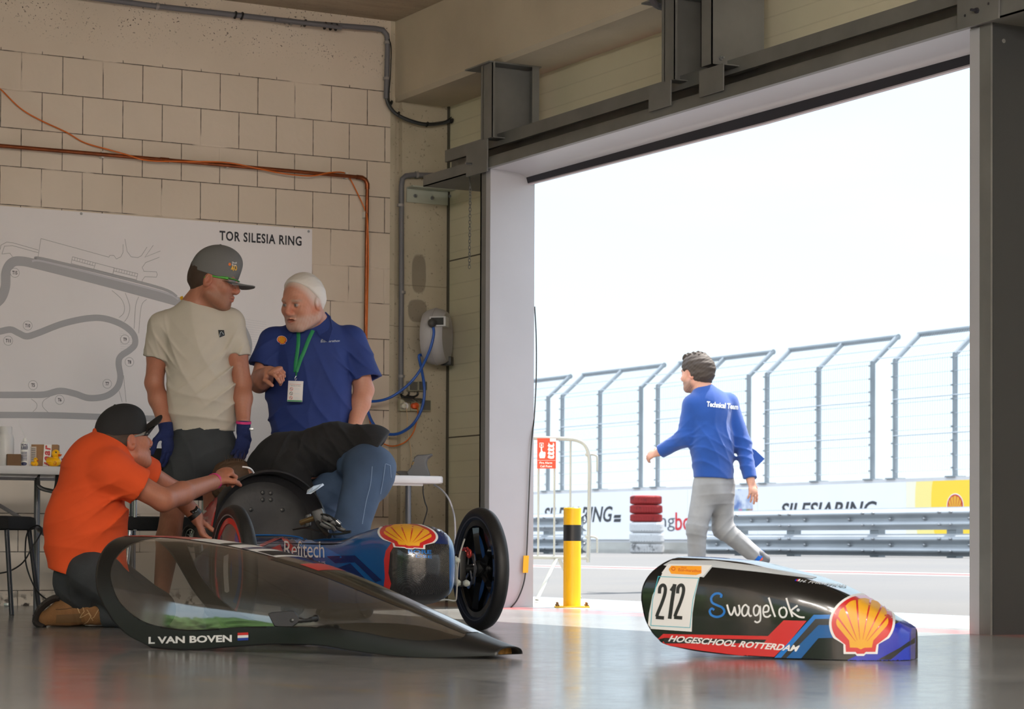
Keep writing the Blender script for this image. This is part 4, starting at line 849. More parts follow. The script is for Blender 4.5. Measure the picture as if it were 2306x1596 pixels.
def barrier():
    D = 14.6; M_b = mat('barrier_galvanised', srgb(176, 178, 176), .5, .3, var=.08, vscale=6); g = zg(W(1280, 1300, D)[0])
    def q(px, py, d=0.0): return W(px, py, D)+FW0*d
    r = thing('pedestrian_barrier', q(1240, 1300), 'grey tubular pedestrian barrier with hooks outside the door jamb', 'barrier')
    top = smooth_pts([q(1040, 984), q(1200, 986), q(1275, 988), q(1302, 992), q(1319, 1004), q(1327, 1030), q(1328, 1070)], 6)+[q(1325, 1266)]
    MB().tube(top, .0125, 12).tube([q(1040, 1252), q(1326, 1256)], .0125, 12).build('frame', M_b, r, smooth=60)
    for px in (1108, 1143, 1178, 1213, 1249, 1285): MB().tube([q(px, 988), q(px-1, 1253)], .0068, 10).build('bar', M_b, r, smooth=60)
    for y0, y1, e in ((1023, 1060, 0), (1208, 1244, 1)):
        b = MB(); k = [q(1322, y0), q(1335, y0), q(1343, y0+3), q(1345, y0+9), q(1345, y1)]; b.tube(smooth_pts(k, 4), .007, 8); b.ell(q(1322, y0), .013)
        b.build('hook', M_b, r, smooth=60)
    f0, f1 = q(1254, 1256), q(1208, 1343, -.25); f1[2] = g+.01; MB().tube([f0, f1], .014, 10, flat=.5).build('foot', M_b, r, smooth=60)
    f1 = q(1310, 1343, .35); f1[2] = g+.01; MB().tube([q(1258, 1256), q(1268, 1275, .1), f1], .014, 10, flat=.5).build('foot', M_b, r, smooth=60)
    # red fire sign tied to the barrier
    s = D/FPX; o = q(1209.5, 1055, -.03); w, h = 42*s, 68*s
    sg = thing('fire_alarm_sign', o+RT0*w/2, 'small red Fire Alarm Call Point sign tied to the pedestrian barrier', 'sign'); M_sr = mat('sign_red', srgb(226, 72, 46), .5); b = MB()
    b.obox(o+RT0*w/2+UP0*h/2, RT0, UP0, FW0, w, h, .004); f = lambda d: (lambda x, z: o+RT0*(x*w)+UP0*(z*h)-FW0*(.0022+d))
    put2d(b, fit2d(text2d('Fire Alarm', 1, 0, .02), .13, .80, .155, .225), f(.001), 1); put2d(b, fit2d(text2d('Call Point', 1, 0, .02), .16, .80, .04, .11), f(.001), 1)
    put2d(b, poly2d([(.03, .265), (.97, .265), (.97, .273), (.03, .273)]), f(.001), 1)
    put2d(b, poly2d([(.14, .34), (.40, .34), (.44, .42), (.45, .53), (.40, .56), (.36, .54), (.30, .57), (.26, .60), (.265, .72), (.22, .73), (.19, .71), (.19, .56), (.13, .52), (.10, .44)]), f(.001), 1)
    put2d(b, stroke2d([(.13, .71), (.33, .71), (.33, .84), (.13, .84)], .022, True), f(.0014), 1); put2d(b, poly2d([(.23+.05*math.cos(t*.5), .775+.032*math.sin(t*.5)) for t in range(13)]), f(.0016), 1)
    for k in range(4): z = .32+k*.125; put2d(b, poly2d([(.55, z+.05), (.62, z+.02), (.74, z), (.88, z+.015), (.92, z+.07), (.90, z+.13), (.84, z+.17), (.84, z+.10), (.76, z+.08), (.66, z+.11), (.62, z+.17), (.60, z+.11)]), f(.001+.0001*k), 1)
    put2d(b, poly2d([(.68, .89), (1, .89), (1, 1), (.68, 1)]), f(.0006), 1)
    b.build('sign_plate', [M_sr, M_wht], sg, smooth=0, fix=False)
barrier()
def tyres():
    D = 42.6; s = D/FPX; yb = 1247; g = .36+(1226-yb)*s
    M_tr = mat('red_painted_tyre', srgb(150, 34, 34), .7, dirt=srgb(64, 24, 26), dscale=6, dthr=.56); M_tw = mat('white_painted_tyre', srgb(206, 208, 210), .7, dirt=srgb(120, 120, 120), dscale=5, dthr=.6); M_tb = mat('worn_black_white_tyre', srgb(196, 196, 196), .8, dirt=srgb(46, 46, 50), dscale=4, dthr=.5)
    def tyre(px, y1, y0, R, m, lab):
        c = W(px, (y0+y1)/2, D); z0, z1 = .36+(1226-y0)*s, .36+(1226-y1)*s; h = z1-z0; r = thing('tyre_barrier', (c[0], c[1], z0), lab, 'tyre', 'painted tyres stacked by the pit wall'); R *= s
        prof = [(R*.62, h*.16), (R*.66, h*.03), (R*.8, 0), (R*.93, h*.06), (R*.985, h*.2)]
        for i in range(4): z = h*(.24+.14*i); prof += [(R, z), (R, z+h*.09), (R*.975, z+h*.105), (R*.975, z+h*.125)]
        prof += [(R*.985, h*.8), (R*.93, h*.94), (R*.8, h), (R*.66, h*.97), (R*.62, h*.84), (R*.62, h*.16)]
        b = MB().lathe(prof, (c[0], c[1], z0), n=48, caps=False)
        for k in range(40):
            t = 2*math.pi*k/40; u = V((math.cos(t), math.sin(t), 0)); b.obox(V((c[0], c[1], z0+h*.5))+u*R*.985, u, np.cross(u, UP0), UP0, R*.03, R*.05, h*.72)
        b.build('tread_ring', m, r, smooth=30)
    tyre(1457, 1223.5, 1247, 38.5, M_tb, 'worn black and white tyre at the bottom of the tyre stack')
    tyre(1456.5, 1199.5, 1223, 39.5, M_tw, 'lower white painted tyre, second from the ground in the stack'); tyre(1456.5, 1175.5, 1199, 39, M_tw, 'upper white painted tyre directly under the red tyres')
    tyre(1455, 1157, 1175, 36.5, M_tr, 'lowest of the three red painted tyres resting on a white one'); tyre(1455, 1136.5, 1156.5, 37, M_tr, 'middle one of the three red painted tyres in the stack'); tyre(1454.5, 1115.5, 1136, 36, M_tr, 'topmost red painted tyre of the stack by the pit wall')
tyres()
# ================================================================ ceiling lamps deeper in the room (they give the reflections their long bright line)
def lamp(x, y, lab):
    r = thing('ceiling_lamp', (x, y, ZC), lab, 'lamp', 'strip lamps under the ceiling')
    MB().boxx(x-.09, x+.09, y-.75, y+.75, ZC-.09, ZC-.001).build('lamp_housing', M_wht, r, smooth=0)
    m = MATS.get('lit_tube') or bpy.data.materials.new('lit_tube')
    if 'lit_tube' not in MATS:
        MATS['lit_tube'] = m; m.use_nodes = True; b = m.node_tree.nodes['Principled BSDF']; b.inputs['Emission Color'].default_value = (1, .94, .87, 1); b.inputs['Emission Strength'].default_value = 600.0
    for d in (-.04, .04): MB().tube([(x+d, y-.72, ZC-.11), (x+d, y+.72, ZC-.11)], .016, 10).build('tube', m, r, smooth=60)
for k, (x, y) in enumerate(((-4.5, -3.4), (-2.0, -3.4), (.5, -3.4), (3.0, -3.4), (-4.5, -1.0), (-2.0, -1.0), (.5, -1.0), (3.0, -1.0))):
    lamp(x, y, ['ceiling strip lamp in the back row, furthest left', 'ceiling strip lamp in the back row, second from the left', 'ceiling strip lamp in the back row, third from the left', 'ceiling strip lamp in the back row, furthest right', 'ceiling strip lamp in the front row, furthest left', 'ceiling strip lamp in the front row, second from the left', 'ceiling strip lamp in the front row, third from the left', 'ceiling strip lamp in the front row, furthest right'][k])
# greenery across the yard on the far side of the room; from here it only shows mirrored in the canopy
def hedge():
    r = np.random.RandomState(4); b = MB()
    for i in range(26):
        y = -22+i*1.9; c = (-16+r.uniform(-1, 1), y, r.uniform(1.0, 1.8)); R = r.uniform(1.3, 2.3); k = len(b.v); b.ell(c, (R, R*1.1, R*r.uniform(.8, 1.2)), nu=18, nv=12)
        for j in range(k, len(b.v)): p = V(b.v[j]); b.v[j] = tuple(c+(p-V(c))*(1+.16*math.sin(p[0]*5+p[2]*7)*math.sin(p[1]*6)+.05*r.randn()))
    tag(b.build('hedge', mat('hedge_leaves', srgb(70, 104, 44), .8, var=.4, vscale=3), smooth=0), 'green hedge across the yard, seen only as a reflection in the canopy', 'hedge', kind='stuff')
hedge()
# ================================================================ the low eco car, its canopy and its nose fairing
def G(lat, D, z): return CO*0+RT0*lat+FW0*D+UP0*z
def interp(x, tab):
    xs = [t[0] for t in tab]; return float(np.interp(x, xs, [t[1] for t in tab]))
def smooth_tab(tab, n=200):
    xs = np.array([t[0] for t in tab]); ys = np.array([t[1] for t in tab]); m = np.gradient(ys, xs)
    X = np.linspace(xs[0], xs[-1], n); o = []
    for x in X:
        i = min(max(np.searchsorted(xs, x)-1, 0), len(xs)-2); h = xs[i+1]-xs[i]; t = (x-xs[i])/h
        o.append((x, (2*t**3-3*t*t+1)*ys[i]+(t**3-2*t*t+t)*h*m[i]+(-2*t**3+3*t*t)*ys[i+1]+(t**3-t*t)*h*m[i+1]))
    return o
from mathutils.bvhtree import BVHTree
def bvh_of(objs):
    vs = []; fs = []
    for o in objs:
        k = len(vs); M = basis(o); vs += [M @ v.co for v in o.data.vertices]; fs += [tuple(i+k for i in p.vertices) for p in o.data.polygons]
    return BVHTree.FromPolygons(vs, fs)
def drape(mb, vf, bvh, mi, off, step=9):
    """lay a flat print, given in photo pixels, onto the real surface it is stuck to"""
    vs, fs = dens(vf, step); out = []; ok = []
    for x, y in vs:
        d = Vector(ray(x, y)); h = bvh.ray_cast(Vector(CO), d.normalized())
        if h[0] is None: out.append((0, 0, 0)); ok.append(False); continue
        n = h[1] if h[1].dot(d) < 0 else -h[1]; out.append(tuple(h[0]+n*off)); ok.append(True)
    use = [f for f in fs if all(ok[i] for i in f)]
    ids = sorted({i for f in use for i in f}); mp = {i: k for k, i in enumerate(ids)}
    mb.add([out[i] for i in ids], [tuple(mp[i] for i in f) for f in use], mi)
def pxtext(txt, p00, p10, p01, **kw):
    """lettering in the parallelogram: p00 lower left, p10 lower right, p01 upper left (photo pixels)"""
    vf = fit2d(text2d(txt, 1, **kw), 0, 1, 0, 1); a, b, c = V(p00), V(p10), V(p01)
    return [tuple(a+(b-a)*x+(c-a)*y) for x, y in vf[0]], vf[1]
def pxemblem(c, wx, hy, shx=0.0, rot=0.0):
    """scallop emblem, bottom centre c in pixels"""
    wo, ro, yo, gr = shell_emblem(1.0); cr, sr = math.cos(rot), math.sin(rot)
    def f(vf):
        o = []
        for x, y in vf[0]:
            X, Y = x*wx+y*shx, -y*hy; o.append((c[0]+X*cr-Y*sr, c[1]+X*sr+Y*cr))
        return o, vf[1]
    return [(f(wo), 'w'), (f(ro), 'r'), (f(yo), 'y')]+[(f(g_), 'r') for g_ in gr]
M_gloss = mat('glossy_black_gelcoat', srgb(16, 17, 19), .16, coat=.6); M_satin = mat('satin_black_shell', srgb(24, 25, 26), .38)
def carbon_material():
    g = NT('carbon_weave'); v = g.scale((260, 260, 260)); c = g.n('ShaderNodeTexChecker'); c.inputs['Scale'].default_value = 1.0; g.L.new(v, c.inputs['Vector']); c.inputs['Color1'].default_value = (.011, .011, .013, 1); c.inputs['Color2'].default_value = (.03, .03, .033, 1)
    g.L.new(c.outputs[0], g.b.inputs['Base Color']); g.b.inputs['Roughness'].default_value = .25; g.b.inputs['Coat Weight'].default_value = .5; g.b.inputs['Coat Roughness'].default_value = .08; return g.m
M_carbon = carbon_material()
M_blue = mat('livery_blue', srgb(22, 86, 150), .25, coat=.4); M_navy = mat('livery_navy', srgb(20, 40, 92), .25, coat=.4); M_blue2 = mat('livery_bright_blue', srgb(30, 110, 190), .25, coat=.4); M_lred = mat('livery_red', srgb(196, 36, 40), .3, coat=.4)
M_deep = mat('livery_deep_blue', srgb(24, 44, 170), .22, coat=.5); M_lwht = mat('livery_white', srgb(226, 226, 226), .4); M_teal = mat('livery_teal', srgb(60, 170, 190), .4); M_orng = mat('livery_orange', srgb(240, 160, 40), .4); M_lgrey = mat('livery_light_grey', srgb(190, 196, 202), .4)
TX = V((.404, -.914)); NX = V((-.914, -.404)); AX = V((-.623, 9.537))
def car(s, n, z): q = AX+TX*s+NX*n; return G(q[0], q[1], z)
TV = RT0*TX[0]+FW0*TX[1]; NV = RT0*NX[0]+FW0*NX[1]
M_tyre = mat('black_tyre_rubber', srgb(24, 24, 25), .55, bump=.1, bscale=120)
def wheel(name, c, label, kind, par):
    c = V(c); r = link(name, None, par); r.location = Vector(c); r['label'] = label; R = .256
    prof = [(R-.052, -.018), (R-.040, -.026), (R-.02, -.030), (R-.006, -.022), (R, -.008), (R+.001, 0), (R, .008), (R-.006, .022), (R-.02, .030), (R-.040, .026), (R-.052, .018), (R-.052, -.018)]
    MB().lathe(prof, c, NV, 72, caps=False, ref=UP0).build('tyre', M_tyre, r, smooth=50)
    MB().lathe([(R-.043, .0262), (R-.041, .0268), (R-.039, .0268), (R-.037, .0268)], c, NV, 72, caps=False, ref=UP0).build('sidewall_line', M_greyp if kind == 'cover' else mat('tyre_line', srgb(70, 70, 72), .4), r, smooth=50)
    rim = [(R-.051, -.018), (R-.051, .018), (R-.075, .020), (R-.080, .008), (R-.080, -.008), (R-.075, -.020), (R-.051, -.018)]
    MB().lathe(rim, c, NV, 64, caps=False, ref=UP0).build('rim', M_lred if kind == 'cover' else M_gloss, r, smooth=40)
    if kind == 'cover':
        b = MB().lathe([(R-.076, .016), (.12, .026), (.0, .030)], c, NV, 64, caps=False, ref=UP0)
        k = (R-.08); u = nrm(np.cross(UP0, NV)); f = lambda d: (lambda x, y: c+u*x+UP0*y+NV*(.0165+.0138*max(0, 1-math.hypot(x, y)/k)+d))
        def pl(p, mi, d): put2d(b, dens(poly2d(p), .02), f(d), mi)
        def inside(p): return [(x*min(1, k*.99/max(1e-6, math.hypot(x, y))), y*min(1, k*.99/max(1e-6, math.hypot(x, y)))) for x, y in p]
        pl(inside([(-.18*math.cos(t), .18*math.sin(t)) for t in np.linspace(-.2, .9, 10)]+[(-.06, .10), (-.10, -.03)]), 1, .003)
        pl(inside([(.18*math.cos(t), .18*math.sin(t)) for t in np.linspace(-.9, 1.0, 12)][::-1]+[(.05, .0), (.07, -.13)][::-1]), 2, .003)
        pl([(-.035, .05), (.03, .06), (.035, -.09), (-.03, -.10)], 3, .004)
        b.build('disc_cover', [M_lgrey if False else mat('cover_grey', srgb(96, 94, 92), .25), M_navy, M_blue, M_lwht], r, smooth=50)
    else:
        for k in range(5):
            t = 2*math.pi*k/5+.3; u = UP0*math.cos(t)+nrm(np.cross(NV, UP0))*math.sin(t); w = nrm(np.cross(NV, u))
            b = MB(); P = []
            for q in np.linspace(.03, R-.074, 7): wd = .030-.014*math.sin(math.pi*(q-.03)/(R-.104)); P.append([c+u*q+w*wd-NV*.004, c+u*q+NV*.014, c+u*q-w*wd-NV*.004, c+u*q-NV*.012])
            b.grid(P, cv=True); b.build('spoke', M_gloss, r, smooth=40)
        MB().lathe([(R-.07, -.012), (.09, -.020), (.001, -.022)], c, NV, 64, caps=False, ref=UP0).build('wheel_cover', M_gloss, r, smooth=40)
        MB().lathe([(.001, .03), (.024, .03), (.034, .022), (.036, -.02), (.02, -.03), (.001, -.03)], c, NV, 32, ref=UP0).build('hub', M_satin, r, smooth=40)
    return r
wR = car(0, -.537, .256); wL = car(0, .537, .256)
# brake and suspension at the right wheel belong to the car
def eco_car():
    r = thing('eco_car', car(-.2, 0, 0), 'low blue and black eco car with open cockpit, raised bulkhead and carbon nose', 'car')
    wheel('front_wheel', wR, 'black spoked wheel with red brake disc', 'spoke', r); wheel('front_wheel', wL, 'wheel with red rim and printed disc cover', 'cover', r)
    wt = smooth_tab([(-2.3, .05), (-1.9, .17), (-1.27, .262), (-.6, .27), (0, .235), (.35, .185), (.55, .152), (.68, .132), (.75, .112), (.785, .08), (.80, .03)])
    tt = smooth_tab([(-2.3, .20), (-1.27, .40), (-.6, .412), (-.2, .408), (.1, .398), (.25, .400), (.4, .420), (.55, .434), (.66, .424), (.735, .402), (.78, .36), (.80, .32)])
    bt = smooth_tab([(-2.3, .18), (-1.27, .10), (0, .09), (.5, .115), (.68, .135), (.75, .155), (.785, .19), (.80, .24)])
    ss = list(np.linspace(-1.8, .4, 42))+list(np.linspace(.43, .80, 30)); m = 40; P = []
    for s in ss:
        w, zt_, zb = interp(s, wt), interp(s, tt), interp(s, bt); row = []
        for k in range(m):
            t = 2*math.pi*k/m; c_, s_ = math.cos(t), math.sin(t); e = .58
            row.append(car(s, w*np.sign(c_)*abs(c_)**e, (zt_+zb)/2+(zt_-zb)/2*np.sign(s_)*abs(s_)**e))
        P.append(row)
    # leave the cockpit open: drop the top faces between the bulkhead and the hood
    b = MB(); n = len(ss); fs = []; ins = []
    for i in range(n-1):
        for k in range(m):
            tm = 2*math.pi*(k+.5)/m; q = (i*m+k, i*m+(k+1) % m, (i+1)*m+(k+1) % m, (i+1)*m+k)
            if -1.27 < ss[i] < .26 and math.sin(tm) > .70 and abs(math.cos(tm)) < .72: continue
            fs.append(q)
    b.add([p for row in P for p in row], fs, 0); b.add(P[-1], [tuple(range(m))], 0); b.add(P[0], [tuple(range(m))[::-1]], 0)
    body = b.build('body_shell', [M_blue], r, smooth=50)
    so = body.modifiers.new('thick', 'SOLIDIFY'); so.thickness = .006; so.offset = -1
    bv = bvh_of([body]); d = MB()
    # livery on the side and nose, traced on the skin
    def pg(pts, mi, off, step=9): drape(d, poly2d(pts), bv, mi, off, step)
    pg([(470, 1180), (700, 1180), (676, 1210), (690, 1240), (740, 1300), (740, 1360), (470, 1360)], 0, .0012)
    pg([(648, 1192), (702, 1192), (690, 1210), (790, 1262), (700, 1250), (668, 1222)], 5, .0016)
    for pts in ([(586, 1226), (640, 1203), (668, 1240), (660, 1246), (634, 1212), (586, 1233)], [(600, 1240), (632, 1226), (646, 1262), (606, 1262)]): pg(pts, 3, .002)
    pg([(736, 1252), (800, 1250), (860, 1306), (846, 1310), (800, 1266), (756, 1268)], 0, .0018); pg([(742, 1285), (790, 1268), (842, 1322), (800, 1330), (786, 1296), (760, 1300)], 0, .0018)
    pg([(752, 1276), (790, 1290), (800, 1310), (785, 1312), (776, 1296)], 5, .0022)
    pg([(838, 1150), (905, 1160), (1010, 1180), (1012, 1370), (866, 1370), (880, 1310), (868, 1290), (874, 1240), (886, 1222)], 1, .002, 6)
    pg([(884, 1220), (892, 1224), (880, 1244), (876, 1290), (882, 1314), (874, 1345), (862, 1345), (868, 1300), (866, 1260), (870, 1240)], 3, .0026, 6)
    pg([(960, 1184), (1006, 1184), (1008, 1226), (980, 1224)], 0, .0025, 6)
    drape(d, pxtext('Refitech', (642, 1254), (732, 1256), (641, 1218), off=.0, space=.95), bv, 2, .003, 5)
    drape(d, pxtext('SOLUTIONS', (664, 1267), (734, 1270), (664, 1261)), bv, 4, .003, 5)
    drape(d, pxtext('BORE', (919, 1246), (971, 1248), (919, 1237), off=.02), bv, 5, .003, 5); drape(d, pxtext('DSE', (936, 1255), (972, 1257), (936, 1248.5), off=.02), bv, 5, .0033, 5)
    cm = {'w': 2, 'r': 3, 'y': 6}
    for k, (vf, c) in enumerate(pxemblem((922, 1232), 118, 52, -10, .07)): drape(d, vf, bv, cm[c], .003+.0004*min(k, 3), 6)
    d.build('livery', [M_navy, M_carbon, M_lwht, M_lred, M_lgrey, M_blue2, M_amb], body, smooth=50, fix=False)
    # cockpit tray
    b = MB(); P = []
    for s in np.linspace(-1.25, .3, 12):
        w = interp(s, wt)-.02; P.append([car(s, w*x, .16+.2*abs(x)**4) for x in np.linspace(-1, 1, 13)])
    b.grid(P); b.build('cockpit_tray', M_satin, r, smooth=50)
    # bulkhead: dished half-round plate with a thick flange round it
    b = MB(); arch = [(-.275*math.cos(t), .37+.315*math.sin(t)**.9 if math.sin(t) > 0 else .37) for t in np.linspace(0, math.pi, 37)]
    P = []
    for s, k in ((-1.30, 1.0), (-1.18, 1.03), (-1.17, 1.0), (-1.25, .965)): P.append([car(s, n_*k, .37+(z-.37)*k) for n_, z in arch])
    b.grid(P)
    P = []
    for k, s in ((.965, -1.25), (.86, -1.285), (.7, -1.262), (.4, -1.275), (.02, -1.28)): P.append([car(s, n_*k, .37+(z-.37)*k) for n_, z in arch])
    b.grid(P); b.add([car(-1.27, -.26, .12), car(-1.27, .26, .12), car(-1.27, .27, .375), car(-1.27, -.27, .375)], [(0, 1, 2, 3)])
    bh = b.build('bulkhead', mat('bulkhead_dark_laminate', srgb(40, 40, 42), .5, var=.12, vscale=6, bump=.25, bscale=14), r, smooth=50)
    bo = MB()
    for px, py in ((592, 1109), (610, 1110), (592, 1125), (610, 1125), (565, 1147), (636, 1148)):
        h = bvh_of([bh]).ray_cast(Vector(CO), Vector(ray(px, py)).normalized())
        if h[0]: bo.lathe([(.010, -.004), (.010, .005), (.005, .007)], h[0], TV, 10)
    bo.build('rivet', M_satin, bh, smooth=30)
    # rear cowl behind the bulkhead with the red school panel
    P = []
    for s in np.linspace(-1.24, -1.8, 12):
        k = (s+1.24)/-1.06; w = .272*(1-k**1.6*.75); h = .31*(1-k**1.5*.7); P.append([car(s, -w*math.cos(t), .36-.05*k+h*max(0, math.sin(t))**.85) for t in np.linspace(0, math.pi, 25)])
    cowl = MB().grid(P).build('rear_cowl', M_satin, r, smooth=50); cv = bvh_of([cowl, body, bh]); d = MB()
    drape(d, poly2d([(452, 1188), (463, 1117), (492, 1100), (490, 1130), (478, 1190)]), cv, 0, .002, 6)
    for q, x, y in (('HOGESCHOOL', 453, 1170), ('ROTTERDAM', 453, 1182)): drape(d, pxtext(q, (x, y), (x+17, y-1), (x+1, y-6)), cv, 1, .003, 3)
    drape(d, stroke2d([(466, 1150), (461, 1154), (460, 1148), (468, 1136), (472, 1120)], 4), cv, 1, .003, 3); drape(d, stroke2d([(462, 1188), (463, 1166)], 1.2), cv, 1, .003, 3)
    d.build('livery', [M_lred, M_lwht], cowl, smooth=50, fix=False)
    # steering: brass tube across, black levers, cables and reservoirs
    def q(px, py, D): return W(px, py, D)
    M_brass = mat('bronze_tube', srgb(150, 122, 84), .3, .8)
    st = MB().tube([q(678, 1177, 9.3), q(724, 1160, 9.25)], .0115, 14).build('steering_tube', M_brass, r, smooth=60)
    b = MB().obox(q(720, 1166, 9.24), RT0+UP0*.35, UP0-RT0*.35, FW0, .045, .07, .05, bev=.008).obox(q(694, 1172, 9.3), RT0+UP0*.35, UP0, FW0, .022, .05, .04, bev=.006)
    b.tube(smooth_pts([q(722, 1160, 9.25), q(716, 1176, 9.22), q(724, 1190, 9.2), q(742, 1208, 9.15)], 5), .010, 10).tube(smooth_pts([q(722, 1158, 9.22), q(738, 1160, 9.2), q(757, 1172, 9.18), q(766, 1184, 9.18), q(745, 1178, 9.2), q(726, 1164, 9.22)], 5), .0045, 8)
    for px, py in ((733, 1166), (744, 1169), (752, 1178), (762, 1186), (752, 1190), (738, 1186), (728, 1182), (770, 1192)): b.obox(q(px, py, 9.2), RT0-UP0*.5, UP0+RT0*.5, FW0, .028, .018, .03, bev=.005)
    b.tube(smooth_pts([q(660, 1192, 9.35), q(690, 1188, 9.3), q(715, 1196, 9.2), q(750, 1203, 9.15), q(790, 1198, 9.1)], 5), .004, 6); b.tube(smooth_pts([q(740, 1172, 9.2), q(765, 1194, 9.16), q(790, 1196, 9.1)], 5), .0035, 6); b.build('steering_lever', M_black, st, smooth=50)
    MB().tube(smooth_pts([q(726, 1170, 9.2), q(733, 1176, 9.18), q(748, 1184, 9.17), q(756, 1196, 9.15)], 5), .0055, 8).tube([q(757, 1172, 9.17), q(766, 1180, 9.17)], .0075, 10).build('brake_reservoir', M_steel, st, smooth=60)
    # suspension arms and brake at the right wheel
    b = MB(); u = wR+NV*.03
    for z, e, s0, s1 in ((.32, .02, .16, .02), (.20, -.02, .16, .02), (.32, .02, -.1, .02), (.20, -.02, -.1, .02)): b.tube([car(s0, -.14, z), wR+NV*.10+UP0*(z-.256)*.8], .0095, 10)
    b.obox(wR+NV*.085, TV, UP0, NV, .035, .15, .03, bev=.006).tube([wR+NV*.07, wR+NV*.02], .017, 14)
    sus = b.build('suspension_arm', M_satin, r, smooth=50)
    b = MB()
    for px, py in ((1004, 1262), (1028, 1262), (1030, 1312), (1000, 1310), (1050, 1313)): b.tube([W(px-8, py, 9.35), W(px+8, py+1, 9.35)], .009, 8).ell(W(px, py, 9.34), .014)
    b.tube([W(1026, 1252, 9.34), W(1027, 1314, 9.34)], .005, 8); b.build('rod_end', M_galvl, sus, smooth=50)
    c = wR+NV*.052; P0 = []; b = MB(); uu = nrm(np.cross(NV, UP0))
    for k in range(48):
        t = 2*math.pi*k/48; rr = .078+.006*math.cos(8*t); P0.append((rr, t))
    def ringpt(rr, t, dn): return c+UP0*math.cos(t)*rr+uu*math.sin(t)*rr+NV*dn
    b.grid([[ringpt(rr, t, .002) for rr, t in P0], [ringpt(.058, t, .002) for rr, t in P0], [ringpt(.058, t, -.002) for rr, t in P0], [ringpt(rr, t, -.002) for rr, t in P0]], cu=True, cv=True)
    for k in range(5): t = 2*math.pi*k/5; b.tube([ringpt(.06, t, 0), ringpt(.02, t+.5, 0)], .004, 6)
    b.build('brake_disc', M_steel, r, smooth=30)
    b = MB()
    for t in np.linspace(-.5, 1.0, 5): b.tube([ringpt(.072+.016*math.cos(a), t+.2*math.sin(a), .012) for a in np.linspace(0, 2*math.pi, 12)[:-1]], .005, 6, closed=True)
    b.obox(ringpt(.05, .9, .02), UP0, uu, NV, .06, .05, .03, bev=.01); b.build('brake_caliper', mat('red_anodised', srgb(186, 64, 58), .35, .4), r, smooth=40)
    MB().obox(ringpt(.035, .6, .03), UP0, uu, NV, .07, .065, .03, bev=.012).build('caliper_body', M_black, r, smooth=40)
    pts = [W(1046, 1214, 9.5), W(1040, 1232, 9.42), W(1034, 1255, 9.35), W(1030, 1290, 9.3), W(1028, 1340, 9.3), W(1024, 1352, 9.3), W(1005, 1350, 9.2), W(985, 1352, 9.0)]
    MB().tube(smooth_pts(pts, 5), .0035, 6).build('brake_hose', mat('pale_hose', srgb(180, 176, 166), .4), r, smooth=60)
eco_car()
# small spoked wheel behind the car and the paper on its far side
p = W(433, 1206, 11.0); r = thing('small_wheel', p, 'small black-tyred wheel with shiny spokes behind the kneeling man arm', 'wheel'); ax = nrm(-FW0*.8-RT0*.6); rr = 26/FPX*11.0
MB().lathe([(rr*.62, -.015), (rr*.8, -.022), (rr*.95, -.018), (rr, 0), (rr*.95, .018), (rr*.8, .022), (rr*.62, .015), (rr*.62, -.015)], p, ax, 40, caps=False).build('tyre', M_tyre, r, smooth=50)
MB().lathe([(rr*.62, -.012), (rr*.62, .012), (rr*.55, .012), (rr*.55, -.012), (rr*.62, -.012)], p, ax, 40, caps=False).build('rim', M_steel, r, smooth=50)
b = MB(); u = nrm(np.cross(ax, UP0))
for k in range(9): t = 2*math.pi*k/9; b.tube([p, p+(UP0*math.cos(t)+u*math.sin(t))*rr*.58], .0035, 6)
b.build('spokes', M_steel, r); MB().tube([p-ax*.02-UP0*.0, p-ax*.04-UP0*.115], .012, 8).build('fork', M_black, r)
# ---------------------------------------------------------------- fairings: a chart (u along, phi over the arch) mapped to the place
class Fairing:
    def __init__(s, C, a, b, w, h, zb, us, ue, ev=.8, ez=.85, pw=1.0):
        s.C, s.a, s.b = V(C), V(a), V(b); s.w, s.h, s.zb = smooth_tab(w), smooth_tab(h), smooth_tab(zb); s.us, s.ue, s.ev, s.ez, s.pw = us, ue, ev, ez, pw
    def pt(s, u, ph):
        w, h, zb = interp(u, s.w), interp(u, s.h), interp(u, s.zb); c_, s_ = math.cos(ph), max(0.0, math.sin(ph))
        v = -w*np.sign(c_)*abs(c_)**s.ev; z = zb+(h-zb)*s_**s.ez; q = s.C+s.a*u+s.b*v; return G(q[0], q[1], z)
    def start(s, ph): p = max(0.0, min(ph, math.pi-ph)); return interp((p/(math.pi/2))**(1/s.pw) if s.pw != 1 else p, s.us)
    def mesh(s, nu, nv):
        V_ = []; UV = []
        for i in range(nu+1):
            for j in range(nv+1):
                t = 2*j/nv; ph = math.pi/2*t**max(1.4, s.pw) if t <= 1 else math.pi-math.pi/2*(2-t)**max(1.4, s.pw); u0 = s.start(ph); u = u0+(s.ue-u0)*(i/nu); V_.append(s.pt(u, ph)); UV.append((u, ph))
        F = [(i*(nv+1)+j, (i+1)*(nv+1)+j, (i+1)*(nv+1)+j+1, i*(nv+1)+j+1) for i in range(nu) for j in range(nv)]
        return V_, UV, F
def sdist(poly, pts):
    """signed distance to a closed 2-D polygon, positive inside"""
    P = np.array(poly); Q = np.array(pts); A = P; B = np.roll(P, -1, 0); best = np.full(len(Q), 1e9); ins = np.zeros(len(Q), bool)
    for a, b in zip(A, B):
        d = b-a; t = np.clip(((Q-a) @ d)/max(d @ d, 1e-12), 0, 1); e = Q-(a+t[:, None]*d); best = np.minimum(best, (e**2).sum(1))
        c = (a[1] > Q[:, 1]) != (b[1] > Q[:, 1])
        with np.errstate(divide='ignore', invalid='ignore'): xi = a[0]+(Q[:, 1]-a[1])*d[0]/d[1]
        ins ^= c & (Q[:, 0] < xi)
    return np.sqrt(best)*np.where(ins, 1, -1)
